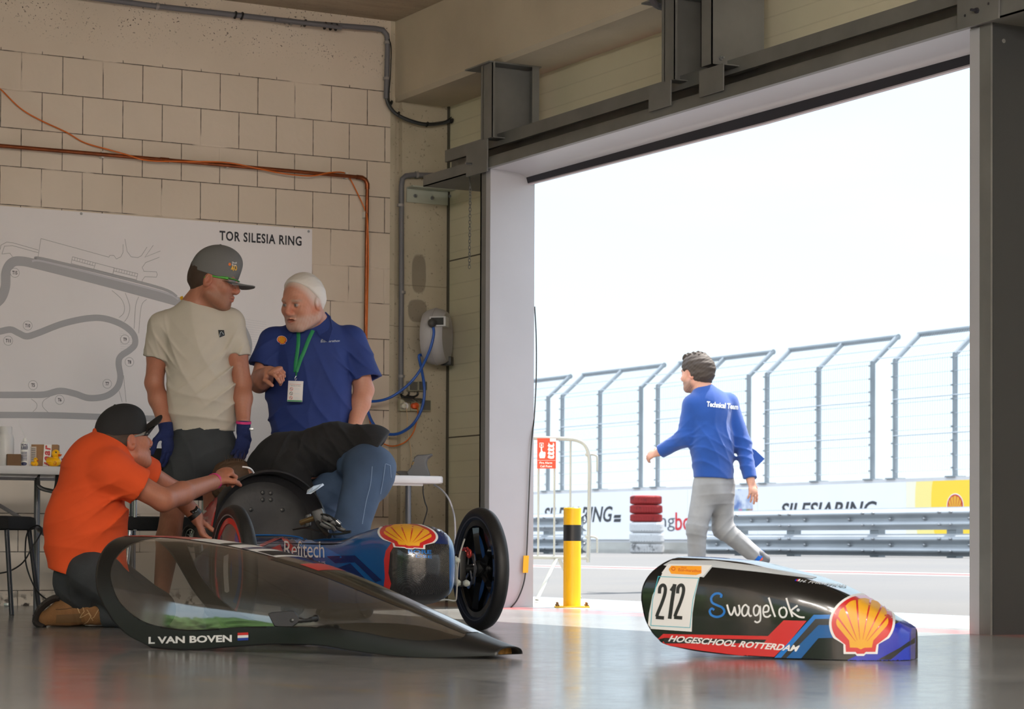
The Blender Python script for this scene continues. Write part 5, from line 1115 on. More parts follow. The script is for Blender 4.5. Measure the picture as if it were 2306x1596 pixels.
def split_by(Vs, F, att):
    """cut a quad mesh along att=0 -> (positive, negative) builders"""
    out = [MB(), MB()]; T = [t for q in F for t in ((q[0], q[1], q[2]), (q[0], q[2], q[3]))]
    for side in (0, 1):
        sg = 1 if side == 0 else -1; vs = []; idx = {}; fs = []
        def vid(key, p):
            if key not in idx: idx[key] = len(vs); vs.append(p)
            return idx[key]
        for t in T:
            pol = []
            for k in range(3):
                i, j = t[k], t[(k+1) % 3]; ai, aj = att[i]*sg, att[j]*sg
                if ai >= 0: pol.append(vid(i, Vs[i]))
                if (ai >= 0) != (aj >= 0):
                    f = ai/(ai-aj); a, b = (i, j) if i < j else (j, i); ff = f if i < j else 1-f
                    pol.append(vid((a, b), V(Vs[a])*(1-ff)+V(Vs[b])*ff))
            if len(pol) >= 3: fs.append(tuple(pol))
        out[side].add(vs, fs)
    return out
def canopy():
    us = smooth_tab([(0, .03), (.034, -.05), (.12, -.142), (.24, -.205), (.384, -.256), (.577, -.291), (.752, -.307), (1.02, -.318), (1.32, -.324), (math.pi/2, -.328)], 120)
    F = Fairing((-1.084, 8.11), (.8, -.6), (.6, .8), [(-.4, .245), (0, .262), (.22, .268), (.6, .235), (.9, .19), (1.12, .14), (1.28, .09), (1.36, .062)],
                [(-.4, .384), (-.2, .383), (0, .374), (.3, .337), (.6, .270), (.9, .178), (1.1, .113), (1.25, .064), (1.36, .036)],
                [(-.4, .004), (0, .004), (.22, .001), (.4, .017), (.6, .031), (.75, .031), (.9, .014), (1.1, .0015), (1.25, .007), (1.36, .014)], us, 1.35, .72, .8)
    Vs, UV, Fc = F.mesh(150, 90)
    # glass outline in the chart, near side and mirrored on the far side
    ph_s = .34
    near = [(-.12, 1.42), (-.185, 1.22), (-.212, 1.05), (-.226, .82), (-.22, .636), (-.191, .481), (-.141, .327), (-.066, .214), (.026, .15), (.156, .134), (.295, .136), (.425, .151), (.607, .177), (.74, .22), (.83, .275), (.905, .315), (1.0, .33), (1.09, .40), (1.145, .53), (1.19, .75), (1.215, 1.05), (1.20, 1.42)]
    near = [tuple(p) for p in smooth_pts(near, 6)]
    poly = [(u, p*ph_s) for u, p in near]+[(u, (math.pi-p)*ph_s) for u, p in near[::-1]]
    att = sdist(poly, [(u, p*ph_s) for u, p in UV]); gl, fr = split_by(Vs, Fc, att)
    c = G(-.55, 7.7, 0); r = thing('car_canopy', c, 'long transparent teardrop canopy with black frame lying on the floor', 'canopy')
    fo = fr.build('frame', [M_satin], r, smooth=60); so = fo.modifiers.new('thick', 'SOLIDIFY'); so.thickness = .004; so.offset = -1
    g = bpy.data.materials.new('smoked_acrylic'); g.use_nodes = True; nt = g.node_tree; N = nt.nodes; L = nt.links; N.remove(N['Principled BSDF']); o = N['Material Output']
    tr = N.new('ShaderNodeBsdfTransparent'); tr.inputs[0].default_value = (.74, .73, .71, 1); gs = N.new('ShaderNodeBsdfGlossy'); gs.inputs['Roughness'].default_value = .06; gs.inputs['Color'].default_value = (1, 1, 1, 1)
    lw = N.new('ShaderNodeLayerWeight'); lw.inputs['Blend'].default_value = .5; pw_ = N.new('ShaderNodeMath'); pw_.operation = 'POWER'; pw_.inputs[1].default_value = 3.2; L.new(lw.outputs['Facing'], pw_.inputs[0]); fr_ = N.new('ShaderNodeMapRange'); fr_.inputs['To Min'].default_value = .19; fr_.inputs['To Max'].default_value = .95; L.new(pw_.outputs[0], fr_.inputs['Value']); mx = N.new('ShaderNodeMixShader'); L.new(fr_.outputs[0], mx.inputs[0]); L.new(tr.outputs[0], mx.inputs[1]); L.new(gs.outputs[0], mx.inputs[2])
    df = N.new('ShaderNodeBsdfDiffuse'); df.inputs[0].default_value = (.12, .11, .10, 1); m2 = N.new('ShaderNodeMixShader'); m2.inputs[0].default_value = .05; L.new(mx.outputs[0], m2.inputs[1]); L.new(df.outputs[0], m2.inputs[2]); L.new(m2.outputs[0], o.inputs[0])
    MATS['smoked_acrylic'] = g
    go = gl.build('glass', [g], r, smooth=80)
    # printed spine along the top
    d = MB()
    def strip(u0, u1, p0, p1, mi, off):
        P = []
        for u in np.linspace(u0, u1, 24):
            row = []
            for p in np.linspace(p0, p1, 7): q = V(F.pt(u, p)); row.append(q+UP0*off)
            P.append(row)
        d.grid(P, mi)
    strip(-.33, .16, 1.43, math.pi-1.30, 0, .0015); strip(.02, .42, 1.41, math.pi-1.24, 1, .002); strip(.16, .2, 1.41, math.pi-1.24, 2, .0026); strip(.26, .29, 1.41, math.pi-1.24, 3, .0026); strip(.33, .40, 1.43, math.pi-1.3, 2, .0026)
    strip(.42, 1.2, 1.30, math.pi-1.34, 4, .0015); strip(.52, .60, 1.42, math.pi-1.34, 0, .002)
    d.build('printed_spine', [M_lred, M_lwht, M_black, M_navy, M_gloss], r, smooth=60)
    bv = bvh_of([fo]); d = MB()
    drape(d, pxtext('L VAN BOVEN', (335.5, 1449.5), (523, 1445), (335.5, 1433.5), off=.035, space=1.0), bv, 0, .002, 6)
    d.build('name_print', [M_lwht], fo, smooth=60, fix=False); d = MB()
    for k, mi in enumerate((1, 0, 2)): drape(d, poly2d([(536, 1442-5.8*(2-k)-0), (560, 1441-5.8*(2-k)), (560, 1441-5.8*(3-k)), (536, 1442-5.8*(3-k))]), bv, mi, .002, 6)
    d.build('flag_print', [M_lwht, M_lred, mat('flag_blue', srgb(36, 60, 150), .4)], fo, smooth=60, fix=False)
    # open tip with foam inside
    e = [F.pt(1.352, p) for p in np.linspace(0, math.pi, 40)]; e2 = [F.pt(1.30, p) for p in np.linspace(0, math.pi, 40)]; cc = sum(V(x) for x in e2)/40
    MB().add([cc+(V(x)-cc)*.9 for x in e2], [tuple(range(40))]).build('foam_filling', mat('amber_foam', srgb(176, 128, 62), .8, var=.4, vscale=60), r, smooth=0)
    # rear-view mirror on its stalk
    def q(px, py, D=7.35): return W(px, py, D)
    b = MB(); hs = [(603, 1381), (612, 1378), (656, 1374), (664, 1376), (676, 1393), (672, 1402), (660, 1411), (622, 1411), (617, 1409)]
    P = [[q(x, y, 7.41) for x, y in hs], [q(x, y, 7.36) for x, y in hs], [q(640+(x-640)*.94, 1393+(y-1393)*.9, 7.335) for x, y in hs]]; b.grid(P, cv=True); b.add(P[0], [tuple(range(9))]); b.add(P[2], [tuple(range(9))[::-1]])
    mi_ = b.build('mirror_housing', mat('mirror_grey_plastic', srgb(34, 36, 40), .5, spec=.3), r, smooth=25)
    b = MB().ell(q(658, 1396, 7.345), .0125); pts = [q(658, 1396, 7.35), q(672, 1396, 7.345), q(690, 1397, 7.36), q(702, 1394, 7.39), q(712, 1392, 7.42)]; b.tube(smooth_pts(pts, 5), [.009]*8+[.0065]*5+[.0085]*8, 10); b.ell(q(711, 1392, 7.42), .012); b.build('mirror_stalk', M_black, mi_, smooth=60)
    MB().ell(q(659, 1396, 7.33), .004).build('pivot_screw', M_steel, mi_)
canopy()
def nose_fairing():
    us = smooth_tab([(0, -.335), (.004, -.341), (.076, -.379), (.194, -.410), (.363, -.430), (.488, -.435), (.594, -.428), (.679, -.413), (.814, -.373), (.923, -.337), (1.0, -.318)], 200)
    F = Fairing((.884, 7.522), (.927, -.375), (.375, .927), [(-.5, .165), (-.2, .172), (.1, .17), (.22, .158), (.30, .135), (.36, .108), (.40, .080), (.418, .06)],
                [(-.5, .325), (-.315, .322), (-.192, .316), (-.103, .307), (-.013, .287), (.09, .262), (.192, .226), (.278, .181), (.35, .137), (.40, .110), (.418, .098)],
                [(-.5, .05), (-.345, .036), (-.255, .021), (0, .005), (.15, .001), (.44, .001)], us, .418, .30, .45, 2.5)
    Vs, UV, Fc = F.mesh(140, 110); c = G(.9, 7.52, 0); r = thing('nose_fairing', c, 'black and blue nose fairing numbered 212 lying on the floor in the doorway', 'fairing')
    cap = tuple(len(Vs)-111+i for i in range(111)); sk = MB().add(Vs, Fc+[cap]).build('fairing_shell', [M_gloss], r, smooth=60); bv = bvh_of([sk]); so = sk.modifiers.new('thick', 'SOLIDIFY'); so.thickness = .004; so.offset = -1
    d = MB()
    def pg(pts, mi, off, step=9): drape(d, poly2d(pts), bv, mi, off, step)
    # sky reflection painted as a pale band on the top, then small print
    pg([(1494, 1272), (1512, 1262), (1608, 1262), (1700, 1274), (1840, 1299), (1830, 1303), (1700, 1287), (1604, 1277), (1585, 1300), (1576, 1298)], 9, .0012)
    pg([(1505, 1270), (1604, 1273), (1584, 1296), (1574, 1300), (1490, 1290)], 0, .0016)
    pg([(1512, 1274), (1580, 1275), (1580, 1291), (1568, 1295), (1512, 1292), (1506, 1282)], 7, .0020)
    drape(d, pxtext('Eco-marathon', (1528, 1286), (1579, 1289), (1529, 1280)), bv, 1, .0026, 5); drape(d, pxtext('Shell', (1534, 1280), (1546, 1280.6), (1534, 1276.5)), bv, 1, .0026, 5)
    drape(d, stroke2d([(1517+4*math.cos(t), 1281+3.6*math.sin(t)) for t in np.linspace(0, 6.1, 14)], 1.2), bv, 1, .0026, 5)
    # number plate
    pg([(1492, 1290), (1576, 1298), (1566, 1340), (1560, 1380), (1558, 1422), (1459, 1415), (1462, 1380), (1470, 1340)], 0, .0016)
    drape(d, stroke2d([(1483, 1298), (1574, 1302), (1561, 1350), (1554, 1413), (1466, 1408), (1470, 1350)], 1.6, True), bv, 5, .0020, 8)
    # race number: condensed slanted digits
    def digit(pts, x, w=8.5): drape(d, stroke2d([(x+(px_-0)*1.0, py_) for px_, py_ in pts], w), bv, 6, .0026, 6)
    two = [tuple(t) for t in smooth_pts([(8.5, 1336), (9.5, 1324), (14, 1318), (19, 1318), (22, 1325), (20.5, 1338), (14, 1358), (5, 1380), (2.5, 1388)], 5)]
    for x in (1477, 1518): digit(two, x, 7.5); digit([(.5, 1389.5), (19, 1391)], x, 8)
    digit([(18, 1315), (12, 1353), (6.5, 1393)], 1502, 8.5); digit([(17, 1318), (9, 1330)], 1502, 6.5)
    # swagelok script, drawn with a round pen
    def pen(pts, w, mi, n=8): drape(d, stroke2d([tuple(t) for t in smooth_pts(pts, n)], w), bv, mi, .0022, 6)
    Z = lambda L: [(1420+x/3.391, 1220+y/3.391) for x, y in L]
    pen(Z([(690, 425), (695, 405), (672, 393), (640, 400), (618, 428), (625, 462), (660, 482), (700, 500), (718, 530), (700, 560), (660, 572), (620, 558), (606, 528), (622, 508), (640, 520)]), 5.0, 2, 8)
    pen(Z([(738, 478), (756, 540), (772, 556), (788, 525), (796, 500), (806, 545), (822, 560), (836, 530), (828, 480)]), 4.0, 3)
    pen(Z([(900, 500), (880, 480), (858, 500), (852, 540), (866, 565), (890, 550), (904, 500), (902, 540), (914, 566), (926, 560)]), 3.6, 3)
    pen(Z([(985, 500), (965, 484), (944, 502), (942, 540), (956, 562), (978, 545), (990, 496), (994, 560), (990, 600), (968, 614), (948, 604)]), 3.6, 3)
    pen(Z([(1016, 536), (1050, 530), (1056, 500), (1040, 484), (1020, 498), (1014, 535), (1024, 566), (1050, 572), (1072, 556)]), 3.6, 3)
    pen(Z([(1056, 425), (1074, 480), (1094, 540), (1106, 572)]), 4.0, 3)
    pen(Z([(1160, 500), (1140, 516), (1138, 550), (1156, 574), (1182, 570), (1194, 540), (1184, 508), (1164, 498)]), 3.8, 3)
    pen(Z([(1190, 428), (1206, 480), (1226, 540), (1238, 572)]), 4.0, 3); pen(Z([(1276, 486), (1240, 512), (1228, 528), (1256, 552), (1290, 572), (1330, 576)]), 3.8, 3)
    drape(d, poly2d(Z([(1281+12*math.cos(t), 520+12*math.sin(t)) for t in np.linspace(0, 6, 12)])), bv, 9, .0022, 6)
    # red and blue bands
    pg(Z([(205, 745), (250, 702), (1050, 718), (1170, 598), (1345, 602), (1205, 770), (1090, 884), (880, 872), (560, 832), (300, 792), (240, 775), (262, 738), (1020, 770), (1040, 745), (262, 732)]), 1, .0016, 4)
    pg(Z([(240, 775), (262, 738), (1024, 748), (1010, 772)]), 6, .0019)
    pg(Z([(1100, 884), (1400, 556), (1565, 556), (1560, 586), (1412, 588), (1150, 884)]), 2, .0020); pg(Z([(1150, 884), (1412, 588), (1560, 588), (1556, 634), (1436, 634), (1190, 884)]), 6, .0020)
    pg(Z([(1190, 886), (1436, 634), (1556, 634), (1620, 730), (1436, 734), (1304, 888)]), 8, .0020)
    pg(Z([(1640, 910), (1760, 850), (1960, 740), (2000, 640), (2150, 560), (2176, 620), (2170, 905), (1870, 910)]), 4, .0016, 4); pg(Z([(1870, 908), (2050, 810), (2166, 730), (2168, 770), (2090, 812), (1975, 908)]), 6, .0020, 4)
    pg(Z([(1950, 470), (2040, 480), (2122, 545), (2010, 560)]), 2, .0018)
    drape(d, pxtext('HOGESCHOOL ROTTERDAM', (1505, 1444), (1797, 1467), (1510, 1430), shear=.2, off=.03), bv, 0, .0030, 8)
    drape(d, pxtext('H. PHIDIPPIDES', (1800, 1311), (1906, 1323.5), (1804, 1306), shear=.25, off=.02), bv, 9, .0024, 6)
    for k, mi in enumerate((4, 1, 0)): drape(d, poly2d([(1789+3.5*k, 1309+.3*k), (1793+3.5*k, 1309+.3*k), (1796+3.5*k, 1305), (1792+3.5*k, 1305)]), bv, mi, .0024+.0002*k, 6)
    cm = {'w': 0, 'r': 1, 'y': 10}
    for k, (vf, c) in enumerate(pxemblem((1938, 1466), 129, 122, 6, .0)): drape(d, vf, bv, cm[c], .0032+.0006*min(k, 3), 8)
    d.build('livery', [M_lwht, M_lred, M_blue2, M_lwht, M_deep, M_teal, M_satin, M_orng, M_blue, M_lgrey, M_amb], sk, smooth=60, fix=False)
nose_fairing()
# ================================================================ people: smooth-blended volumes turned into one surface each
f32 = np.float32
def _smin(a, b, k):
    if k <= 0: return np.minimum(a, b)
    h = np.clip(.5+.5*(b-a)/k, 0, 1); return b+(a-b)*h-k*h*(1-h)
def _cone(P, a, b, ra, rb, e=None, sc=1.0):
    a, b = np.asarray(a, f32), np.asarray(b, f32); ba = b-a; pa = P-a
    t = np.clip((pa @ ba)/f32(max(ba @ ba, 1e-9)), 0, 1); q = pa-t[:, None]*ba
    if e is not None:
        e = np.asarray(nrm(e), f32); m = q @ e; l2 = (q*q).sum(1); r = np.sqrt(np.maximum(l2-m*m, 0)+(m/f32(sc))**2); return (r-(ra+t*(rb-ra)))*f32(min(1, sc))
    return np.sqrt((q*q).sum(1))-(ra+t*(rb-ra))
def _ell(P, c, r, ax):
    q = (P-np.asarray(c, f32)) @ np.asarray(np.array([nrm(x) for x in ax]).T, f32); r = np.asarray(r, f32)
    k0 = np.sqrt(((q/r)**2).sum(1)); k1 = np.sqrt(((q/(r*r))**2).sum(1)); return k0*(k0-1)/np.maximum(k1, 1e-6)
def sdf(P, L):
    d = np.full(len(P), 9.0, f32)
    for p in L:
        t = p[0]
        if t == 'c': d = _smin(d, _cone(P, *p[1:5]), p[5])
        elif t == 'f': d = _smin(d, _cone(P, *p[1:7]), p[7])
        elif t == 'e': d = _smin(d, _ell(P, *p[1:4]), p[4])
        elif t == '-c': d = -_smin(-d, _cone(P, *p[1:5]), p[5])
        elif t == '-e': d = -_smin(-d, _ell(P, *p[1:4]), p[4])
        elif t == 'p': d = -_smin(-d, -((P-np.asarray(p[1], f32)) @ np.asarray(nrm(p[2]), f32)), p[3])
        elif t == 'g': d = _smin(d, sdf(P, p[1]), p[2])
        elif t == 'fold': d = d+p[1](P)
        elif t == 'x':
            o, a, b, n, poly, hd, r = p[1:8]; q = P-np.asarray(o, f32); s2 = -sdist(poly, np.stack([q @ np.asarray(a, f32), q @ np.asarray(b, f32)], 1))+r; zz = np.abs(q @ np.asarray(n, f32))-hd+r
            d = _smin(d, (np.minimum(np.maximum(s2, zz), 0)+np.sqrt(np.maximum(s2, 0)**2+np.maximum(zz, 0)**2)-r).astype(f32), p[8])
    return d.astype(f32)
def polygonize(L, lo, hi, h):
    q = 4; lo = V(lo); nb = np.ceil((V(hi)-lo)/(h*q)).astype(int)+1; n = nb*q
    bc = np.stack(np.meshgrid(*[np.arange(k) for k in nb], indexing='ij'), -1).reshape(-1, 3)
    dc = sdf((lo+(bc*q+(q-1)/2)*h).astype(f32), L); sel = np.abs(dc) < h*q*1.25+.008
    A = np.repeat(np.repeat(np.repeat(np.where(dc < 0, -1, 1).astype(f32).reshape(nb), q, 0), q, 1), q, 2)
    off = np.stack(np.meshgrid(*[np.arange(q)]*3, indexing='ij'), -1).reshape(-1, 3); B = bc[sel]*q
    for i in range(0, len(B), 6000):
        I = (B[i:i+6000, None, :]+off[None]).reshape(-1, 3); A[I[:, 0], I[:, 1], I[:, 2]] = sdf((lo+I*h).astype(f32), L)
    S = A < 0; c = np.zeros(n-1, np.uint8)
    for i in (0, 1):
        for j in (0, 1):
            for k in (0, 1): c += S[i:n[0]-1+i, j:n[1]-1+j, k:n[2]-1+k]
    act = np.argwhere((c > 0) & (c < 8)); idx = np.full(n-1, -1, np.int32); idx[act[:, 0], act[:, 1], act[:, 2]] = np.arange(len(act))
    acc = np.zeros((len(act), 3)); cnt = np.zeros(len(act))
    cor = [(i, j, k) for i in (0, 1) for j in (0, 1) for k in (0, 1)]
    for a in cor:
        for ax in range(3):
            if a[ax]: continue
            b = list(a); b[ax] = 1; pa = act+a; pb = act+b; va = A[pa[:, 0], pa[:, 1], pa[:, 2]]; vb = A[pb[:, 0], pb[:, 1], pb[:, 2]]
            m = (va < 0) != (vb < 0); t = np.where(m, va/np.where(m, va-vb, 1), 0); pt = np.tile(np.array(a, float), (len(act), 1)); pt[:, ax] = t; acc += pt*m[:, None]; cnt += m
    Vx = lo+(act+acc/np.maximum(cnt, 1)[:, None])*h; F = []
    for ax in range(3):
        sl0 = [slice(1, n[k]-1) for k in range(3)]; sl0[ax] = slice(0, n[ax]-1); sl1 = list(sl0); sl1[ax] = slice(1, n[ax])
        X = np.argwhere(S[tuple(sl0)] != S[tuple(sl1)]); o = np.ones(3, int); o[ax] = 0; X = X+o; u, v = [(1, 2), (2, 0), (0, 1)][ax]
        def at(du, dv): Y = X.copy(); Y[:, u] -= du; Y[:, v] -= dv; return idx[Y[:, 0], Y[:, 1], Y[:, 2]]
        Q = np.stack([at(1, 1), at(0, 1), at(0, 0), at(1, 0)], 1); fl = S[X[:, 0], X[:, 1], X[:, 2]]; Q[~fl] = Q[~fl][:, ::-1]; F.append(Q)
    F = np.concatenate(F); F = F[(F >= 0).all(1)]
    for _ in range(2):
        P = Vx.astype(f32); d = sdf(P, L); e = f32(h*.25); g = np.stack([sdf(P+np.eye(3, dtype=f32)[k]*e, L)-d for k in range(3)], 1)/e
        st = d[:, None]*g/np.maximum((g*g).sum(1), .05)[:, None]; ln = np.linalg.norm(st, axis=1); Vx = Vx-st*np.minimum(1, h*.5/np.maximum(ln, 1e-9))[:, None]
    return Vx, F
def skin_mesh(name, L, boxes, mats, parent, colf=None, smooth_it=0):
    """boxes: (lo, hi, h) coarse first, then finer ones that replace it locally"""
    VV, FF, k = [], [], 0
    for bi, (lo, hi, h) in enumerate(boxes):
        v, f = polygonize(L, lo, hi, h)
        for lo2, hi2, h2 in boxes[bi+1:]:
            ins = ((v > V(lo2)+h*1.2) & (v < V(hi2)-h*1.2)).all(1); f = f[~ins[f].any(1)]
        VV.append(v); FF.append(f+k); k += len(v)
    v = np.concatenate(VV); f = np.concatenate(FF); used = np.unique(f); mp = np.full(len(v), -1); mp[used] = np.arange(len(used)); v = v[used]; f = mp[f]
    me = bpy.data.meshes.new(name); me.vertices.add(len(v)); me.vertices.foreach_set('co', v.astype(f32).ravel()); me.loops.add(f.size); me.loops.foreach_set('vertex_index', f.ravel().astype(np.int32)); me.polygons.add(len(f))
    me.polygons.foreach_set('loop_start', (np.arange(len(f))*4).astype(np.int32)); me.polygons.foreach_set('loop_total', np.full(len(f), 4, np.int32)); me.update(calc_edges=True); me.validate()
    for m in (mats if isinstance(mats, list) else [mats]): me.materials.append(m)
    if colf is not None:
        c = np.ones((len(v), 4), f32); c[:, :3] = colf(v); a = me.color_attributes.new('Col', 'FLOAT_COLOR', 'POINT'); a.data.foreach_set('color', c.ravel())
    me.shade_smooth(); return link(name, me, parent)
def bounds(L, pad=.03):
    pts = []
    def go(L):
        for p in L:
            if p[0] in ('c', 'f'):
                r = max(p[3], p[4])*max(1, p[6] if p[0] == 'f' else 1); pts.extend([V(p[1])-r, V(p[1])+r, V(p[2])-r, V(p[2])+r])
            elif p[0] == 'e': r = max(p[2]); pts.extend([V(p[1])-r, V(p[1])+r])
            elif p[0] == 'g': go(p[1])
    go(L); a = np.array(pts); return a.min(0)-pad, a.max(0)+pad
def folds(spec, seed=0):
    """cloth creases: spec is a list of (direction, wavelength, amplitude, centre, radius)"""
    r = np.random.RandomState(seed); W_ = [(nrm(r.randn(3)), r.uniform(5, 13), r.uniform(0, 6)) for _ in range(4)]
    def fn(P):
        w = sum(np.sin(P @ np.asarray(d*k, f32)+ph) for d, k, ph in W_); o = np.zeros(len(P), f32)
        for d, wl, am, c, rad in spec:
            x = (P @ np.asarray(nrm(d), f32))*f32(2*math.pi/wl)+w*2.1; s = 1-np.abs(np.sin(x*.5)); g = am
            if c is not None: g = am*np.exp(-((P-np.asarray(c, f32))**2).sum(1)/f32(rad*rad))
            o += (s*s-.35)*g
        return -o
    return ('fold', fn)
class Frame:
    """head frame: o under the chin line, f forward, u up, s to the person's left"""
    def __init__(s, o, f, u, k=1.0): s.f = nrm(f); s.u = nrm(V(u)-s.f*np.dot(u, s.f)); s.s = np.cross(s.u, s.f); s.o = V(o); s.k = k
    def __call__(s, f, l, u): return s.o+(s.f*f+s.s*l+s.u*u)*s.k
    def loc(s, P): q = (P-s.o)/s.k; return q @ s.f, q @ s.s, q @ s.u
def head_sdf(H, neck_to, nr=.058, jowl=0.0, mouth=0.0):
    k = H.k; ax = (H.f, H.s, H.u)
    def e(f, l, u, rf, rl, ru, sm, t='e'): return (t, H(f, l, u), (rf*k, rl*k, ru*k), ax, sm*k)
    def c(a, b, ra, rb, sm, t='c'): return (t, H(*a), H(*b), ra*k, rb*k, sm*k)
    L = [e(-.012, 0, .140, .099, .077, .090, 0), e(.028, 0, .085, .062, .062, .085, .03), e(.035, 0, .045, .048, .052+jowl, .042, .03), c((.066, -.012, .016), (.066, .012, .016), .019, .019, .025)]
    for q in (-1, 1): L += [c((.0, .058*q, .05), (.055, .026*q, .018), .024+jowl*.6, .018, .025), e(.060, .040*q, .088, .024, .024, .022, .02)]
    L += [c((.080, -.032, .132), (.080, .032, .132), .012, .012, .018)]
    for q in (-1, 1): L += [e(.092, .031*q, .114, .014, .016, .011, .014, '-e'), e(.077, .031*q, .114, .0135, .0135, .0125, .003)]
    L += [c((.088, 0, .124), (.108, 0, .088), .0085, .0115, .012), e(.100, 0, .078, .012, .017, .009, .008)]
    for q in (-1, 1): L += [e(.090, .0135*q, .078, .010, .0075, .0075, .006)]
    L += [c((.088, -.018, .053), (.094, 0, .055), .0055, .0065, .006), c((.088, .018, .053), (.094, 0, .055), .0055, .0065, .006), c((.086, -.014, .043), (.092, 0, .043), .0055, .007, .006), c((.086, .014, .043), (.092, 0, .043), .0055, .007, .006)]
    if mouth: L += [e(.096, 0, .0485, .016, .017, .0035+mouth, .004, '-e')]
    for q in (-1, 1):
        ea = (nrm(H.f*.93+H.s*.25*-q), nrm(H.s), nrm(H.u*1.0+H.f*-.22)); L += [('e', H(-.008, .079*q, .103), (.019*k, .008*k, .031*k), ea, .006*k), ('-e', H(-.004, .087*q, .106), (.010*k, .006*k, .017*k), ea, .004*k), ('e', H(-.006, .083*q, .083), (.008*k, .006*k, .009*k), ea, .004*k)]
    L += [('c', H(-.028, 0, .065), neck_to, nr*k*.98, nr*k*1.08, .03*k)]
    return L
def head_paint(H, base, beard=None, balpha=.85, brow=(.10, .06, .04), stubble=0.0, iris=(.12, .16, .16), seed=3, bald=None):
    base = V(srgb(*base)[:3])
    def fn(v):
        f, l, u = H.loc(v); n = len(v); c = np.tile(base, (n, 1)); rs = np.sin(v @ V((310, 170, 90)))*np.sin(v @ V((-120, 260, 210))); c *= (1+.05*rs)[:, None]
        hd = (u > -.02) & (u < .26) & (np.abs(f) < .16) & (np.abs(l) < .13)
        def mixin(mask, col, a): m = np.clip(mask, 0, 1)[:, None]*a*hd[:, None]; c[:] = c*(1-m)+V(col)*m
        ss = lambda x, a, b: np.clip((x-a)/(b-a), 0, 1)
        red = np.exp(-(((f-.10)/.03)**2+(l/.03)**2+((u-.085)/.02)**2))+np.exp(-((np.abs(l)-.079)/.012)**2-((u-.10)/.04)**2)*(f < .03); mixin(red, base*V((1.05, .72, .66)), .6)
        if bald is not None:
            hm = ss(.5*(u-.10)+(.03-f), 0, .03)*ss(u, .085, .11); mixin(np.maximum(hm*(f < .07), 0), bald, .7)
        if beard is not None:
            bm = ss(.074-u+.25*np.maximum(0, .02-f), 0, .02)*ss(f, -.02, .005)*ss(u, -.03, -.01); bm = np.maximum(bm, np.exp(-(((u-.066)/.008)**2))*(np.abs(l) < .03)*(f > .07)); bm *= 1-np.exp(-(((u-.048)/.013)**2+(l/.022)**2))*(f > .075); mixin(bm*(.8+.2*rs), beard, balpha)
        mixin(np.exp(-(((u-.0485)/.0085)**4+(l/.021)**4))*(f > .08), base*V((.85, .5, .48)), .75)
        mixin(np.exp(-(((u-.0485)/.0022)**2+(l/.021)**4))*(f > .078), (.03, .012, .01), .85)
        for q in (-1, 1):
            mixin(np.exp(-(((u-.134-.1*(.03-np.abs(l-q*.0)))/.0055)**2+((l-q*.033)/.018)**4))*(f > .06), brow, .85)
            de = ((l-q*.031)/.0125)**2+((u-.114)/.0062)**2; mixin((de < 1)*(f > .075)*1.0, (.34, .30, .28), .9); mixin((((l-q*.030)/.0055)**2+((u-.1142)/.0055)**2 < 1)*(f > .075)*1.0, iris, 1.0); mixin(np.exp(-(((u-.1205)/.0016)**2+((l-q*.031)/.013)**4))*(f > .07), (.03, .02, .018), .8)
        return c
    return fn
M_skin = mat('skin', vc=True, rough=.5, bump=.06, bscale=220); M_skin.node_tree.nodes['Principled BSDF'].inputs['Subsurface Weight'].default_value = .08; M_skin.node_tree.nodes['Principled BSDF'].inputs['Subsurface Radius'].default_value = (.02, .008, .004); M_skin.node_tree.nodes['Principled BSDF'].inputs['Subsurface Scale'].default_value = .5
def hand_sdf(w, f, palm_n, curl, k=1.0, thumb=1, spread=.0, point=False):
    """w wrist, f direction of the fingers, palm_n out of the palm; curl per finger joint (radians); thumb side = thumb*cross"""
    f = nrm(f); n = nrm(V(palm_n)-f*np.dot(palm_n, f)); s = np.cross(n, f)*thumb; L = []
    L += [('f', V(w)+f*.012*k, V(w)+f*.07*k, .026*k, .038*k, n, .42, .01*k), ('c', V(w)-f*.03*k, V(w)+f*.02*k, .026*k, .024*k, .018*k)]
    def rot(v, a): return v*math.cos(a)+n*math.sin(a)*1.0 if False else nrm(f*math.cos(a)+n*math.sin(a))
    for i, (off, ln, r) in enumerate(((.030, .082, .0088), (.010, .092, .0092), (-.010, .086, .0088), (-.029, .068, .0078))):
        cu = curl[i] if hasattr(curl, '__len__') else curl; p = V(w)+f*(.078-.006*abs(i-1))*k+s*off*k; a = 0; sp = spread*(1.5-i)
        for j, (fr, cc) in enumerate(((.45, .75), (.31, 1.0), (.24, .75))):
            a += cu*cc; d = nrm(rot(f, a)+s*sp*.5); q = p+d*ln*fr*k; L.append(('c', p, q, r*k*(1-.07*j), r*k*(.93-.07*j), .006*k)); p = q
    tc = curl[4] if hasattr(curl, '__len__') and len(curl) > 4 else .3
    p = V(w)+f*.022*k+s*.026*k+n*.006*k; d = nrm(f*.62+s*.72+n*.35); q = p+d*.045*k; L.append(('c', p, q, .0145*k, .011*k, .012*k)); d2 = nrm(f*.9+s*(.35-tc)+n*(.2+tc)); q2 = q+d2*.034*k; L.append(('c', q, q2, .0108*k, .0098*k, .005*k)); L.append(('c', q2, q2+nrm(d2+n*tc*.4)*.026*k, .0098*k, .0082*k, .005*k))
    return L
def box_of(pts, pad): a = np.array([V(p) for p in pts]); return a.min(0)-pad, a.max(0)+pad
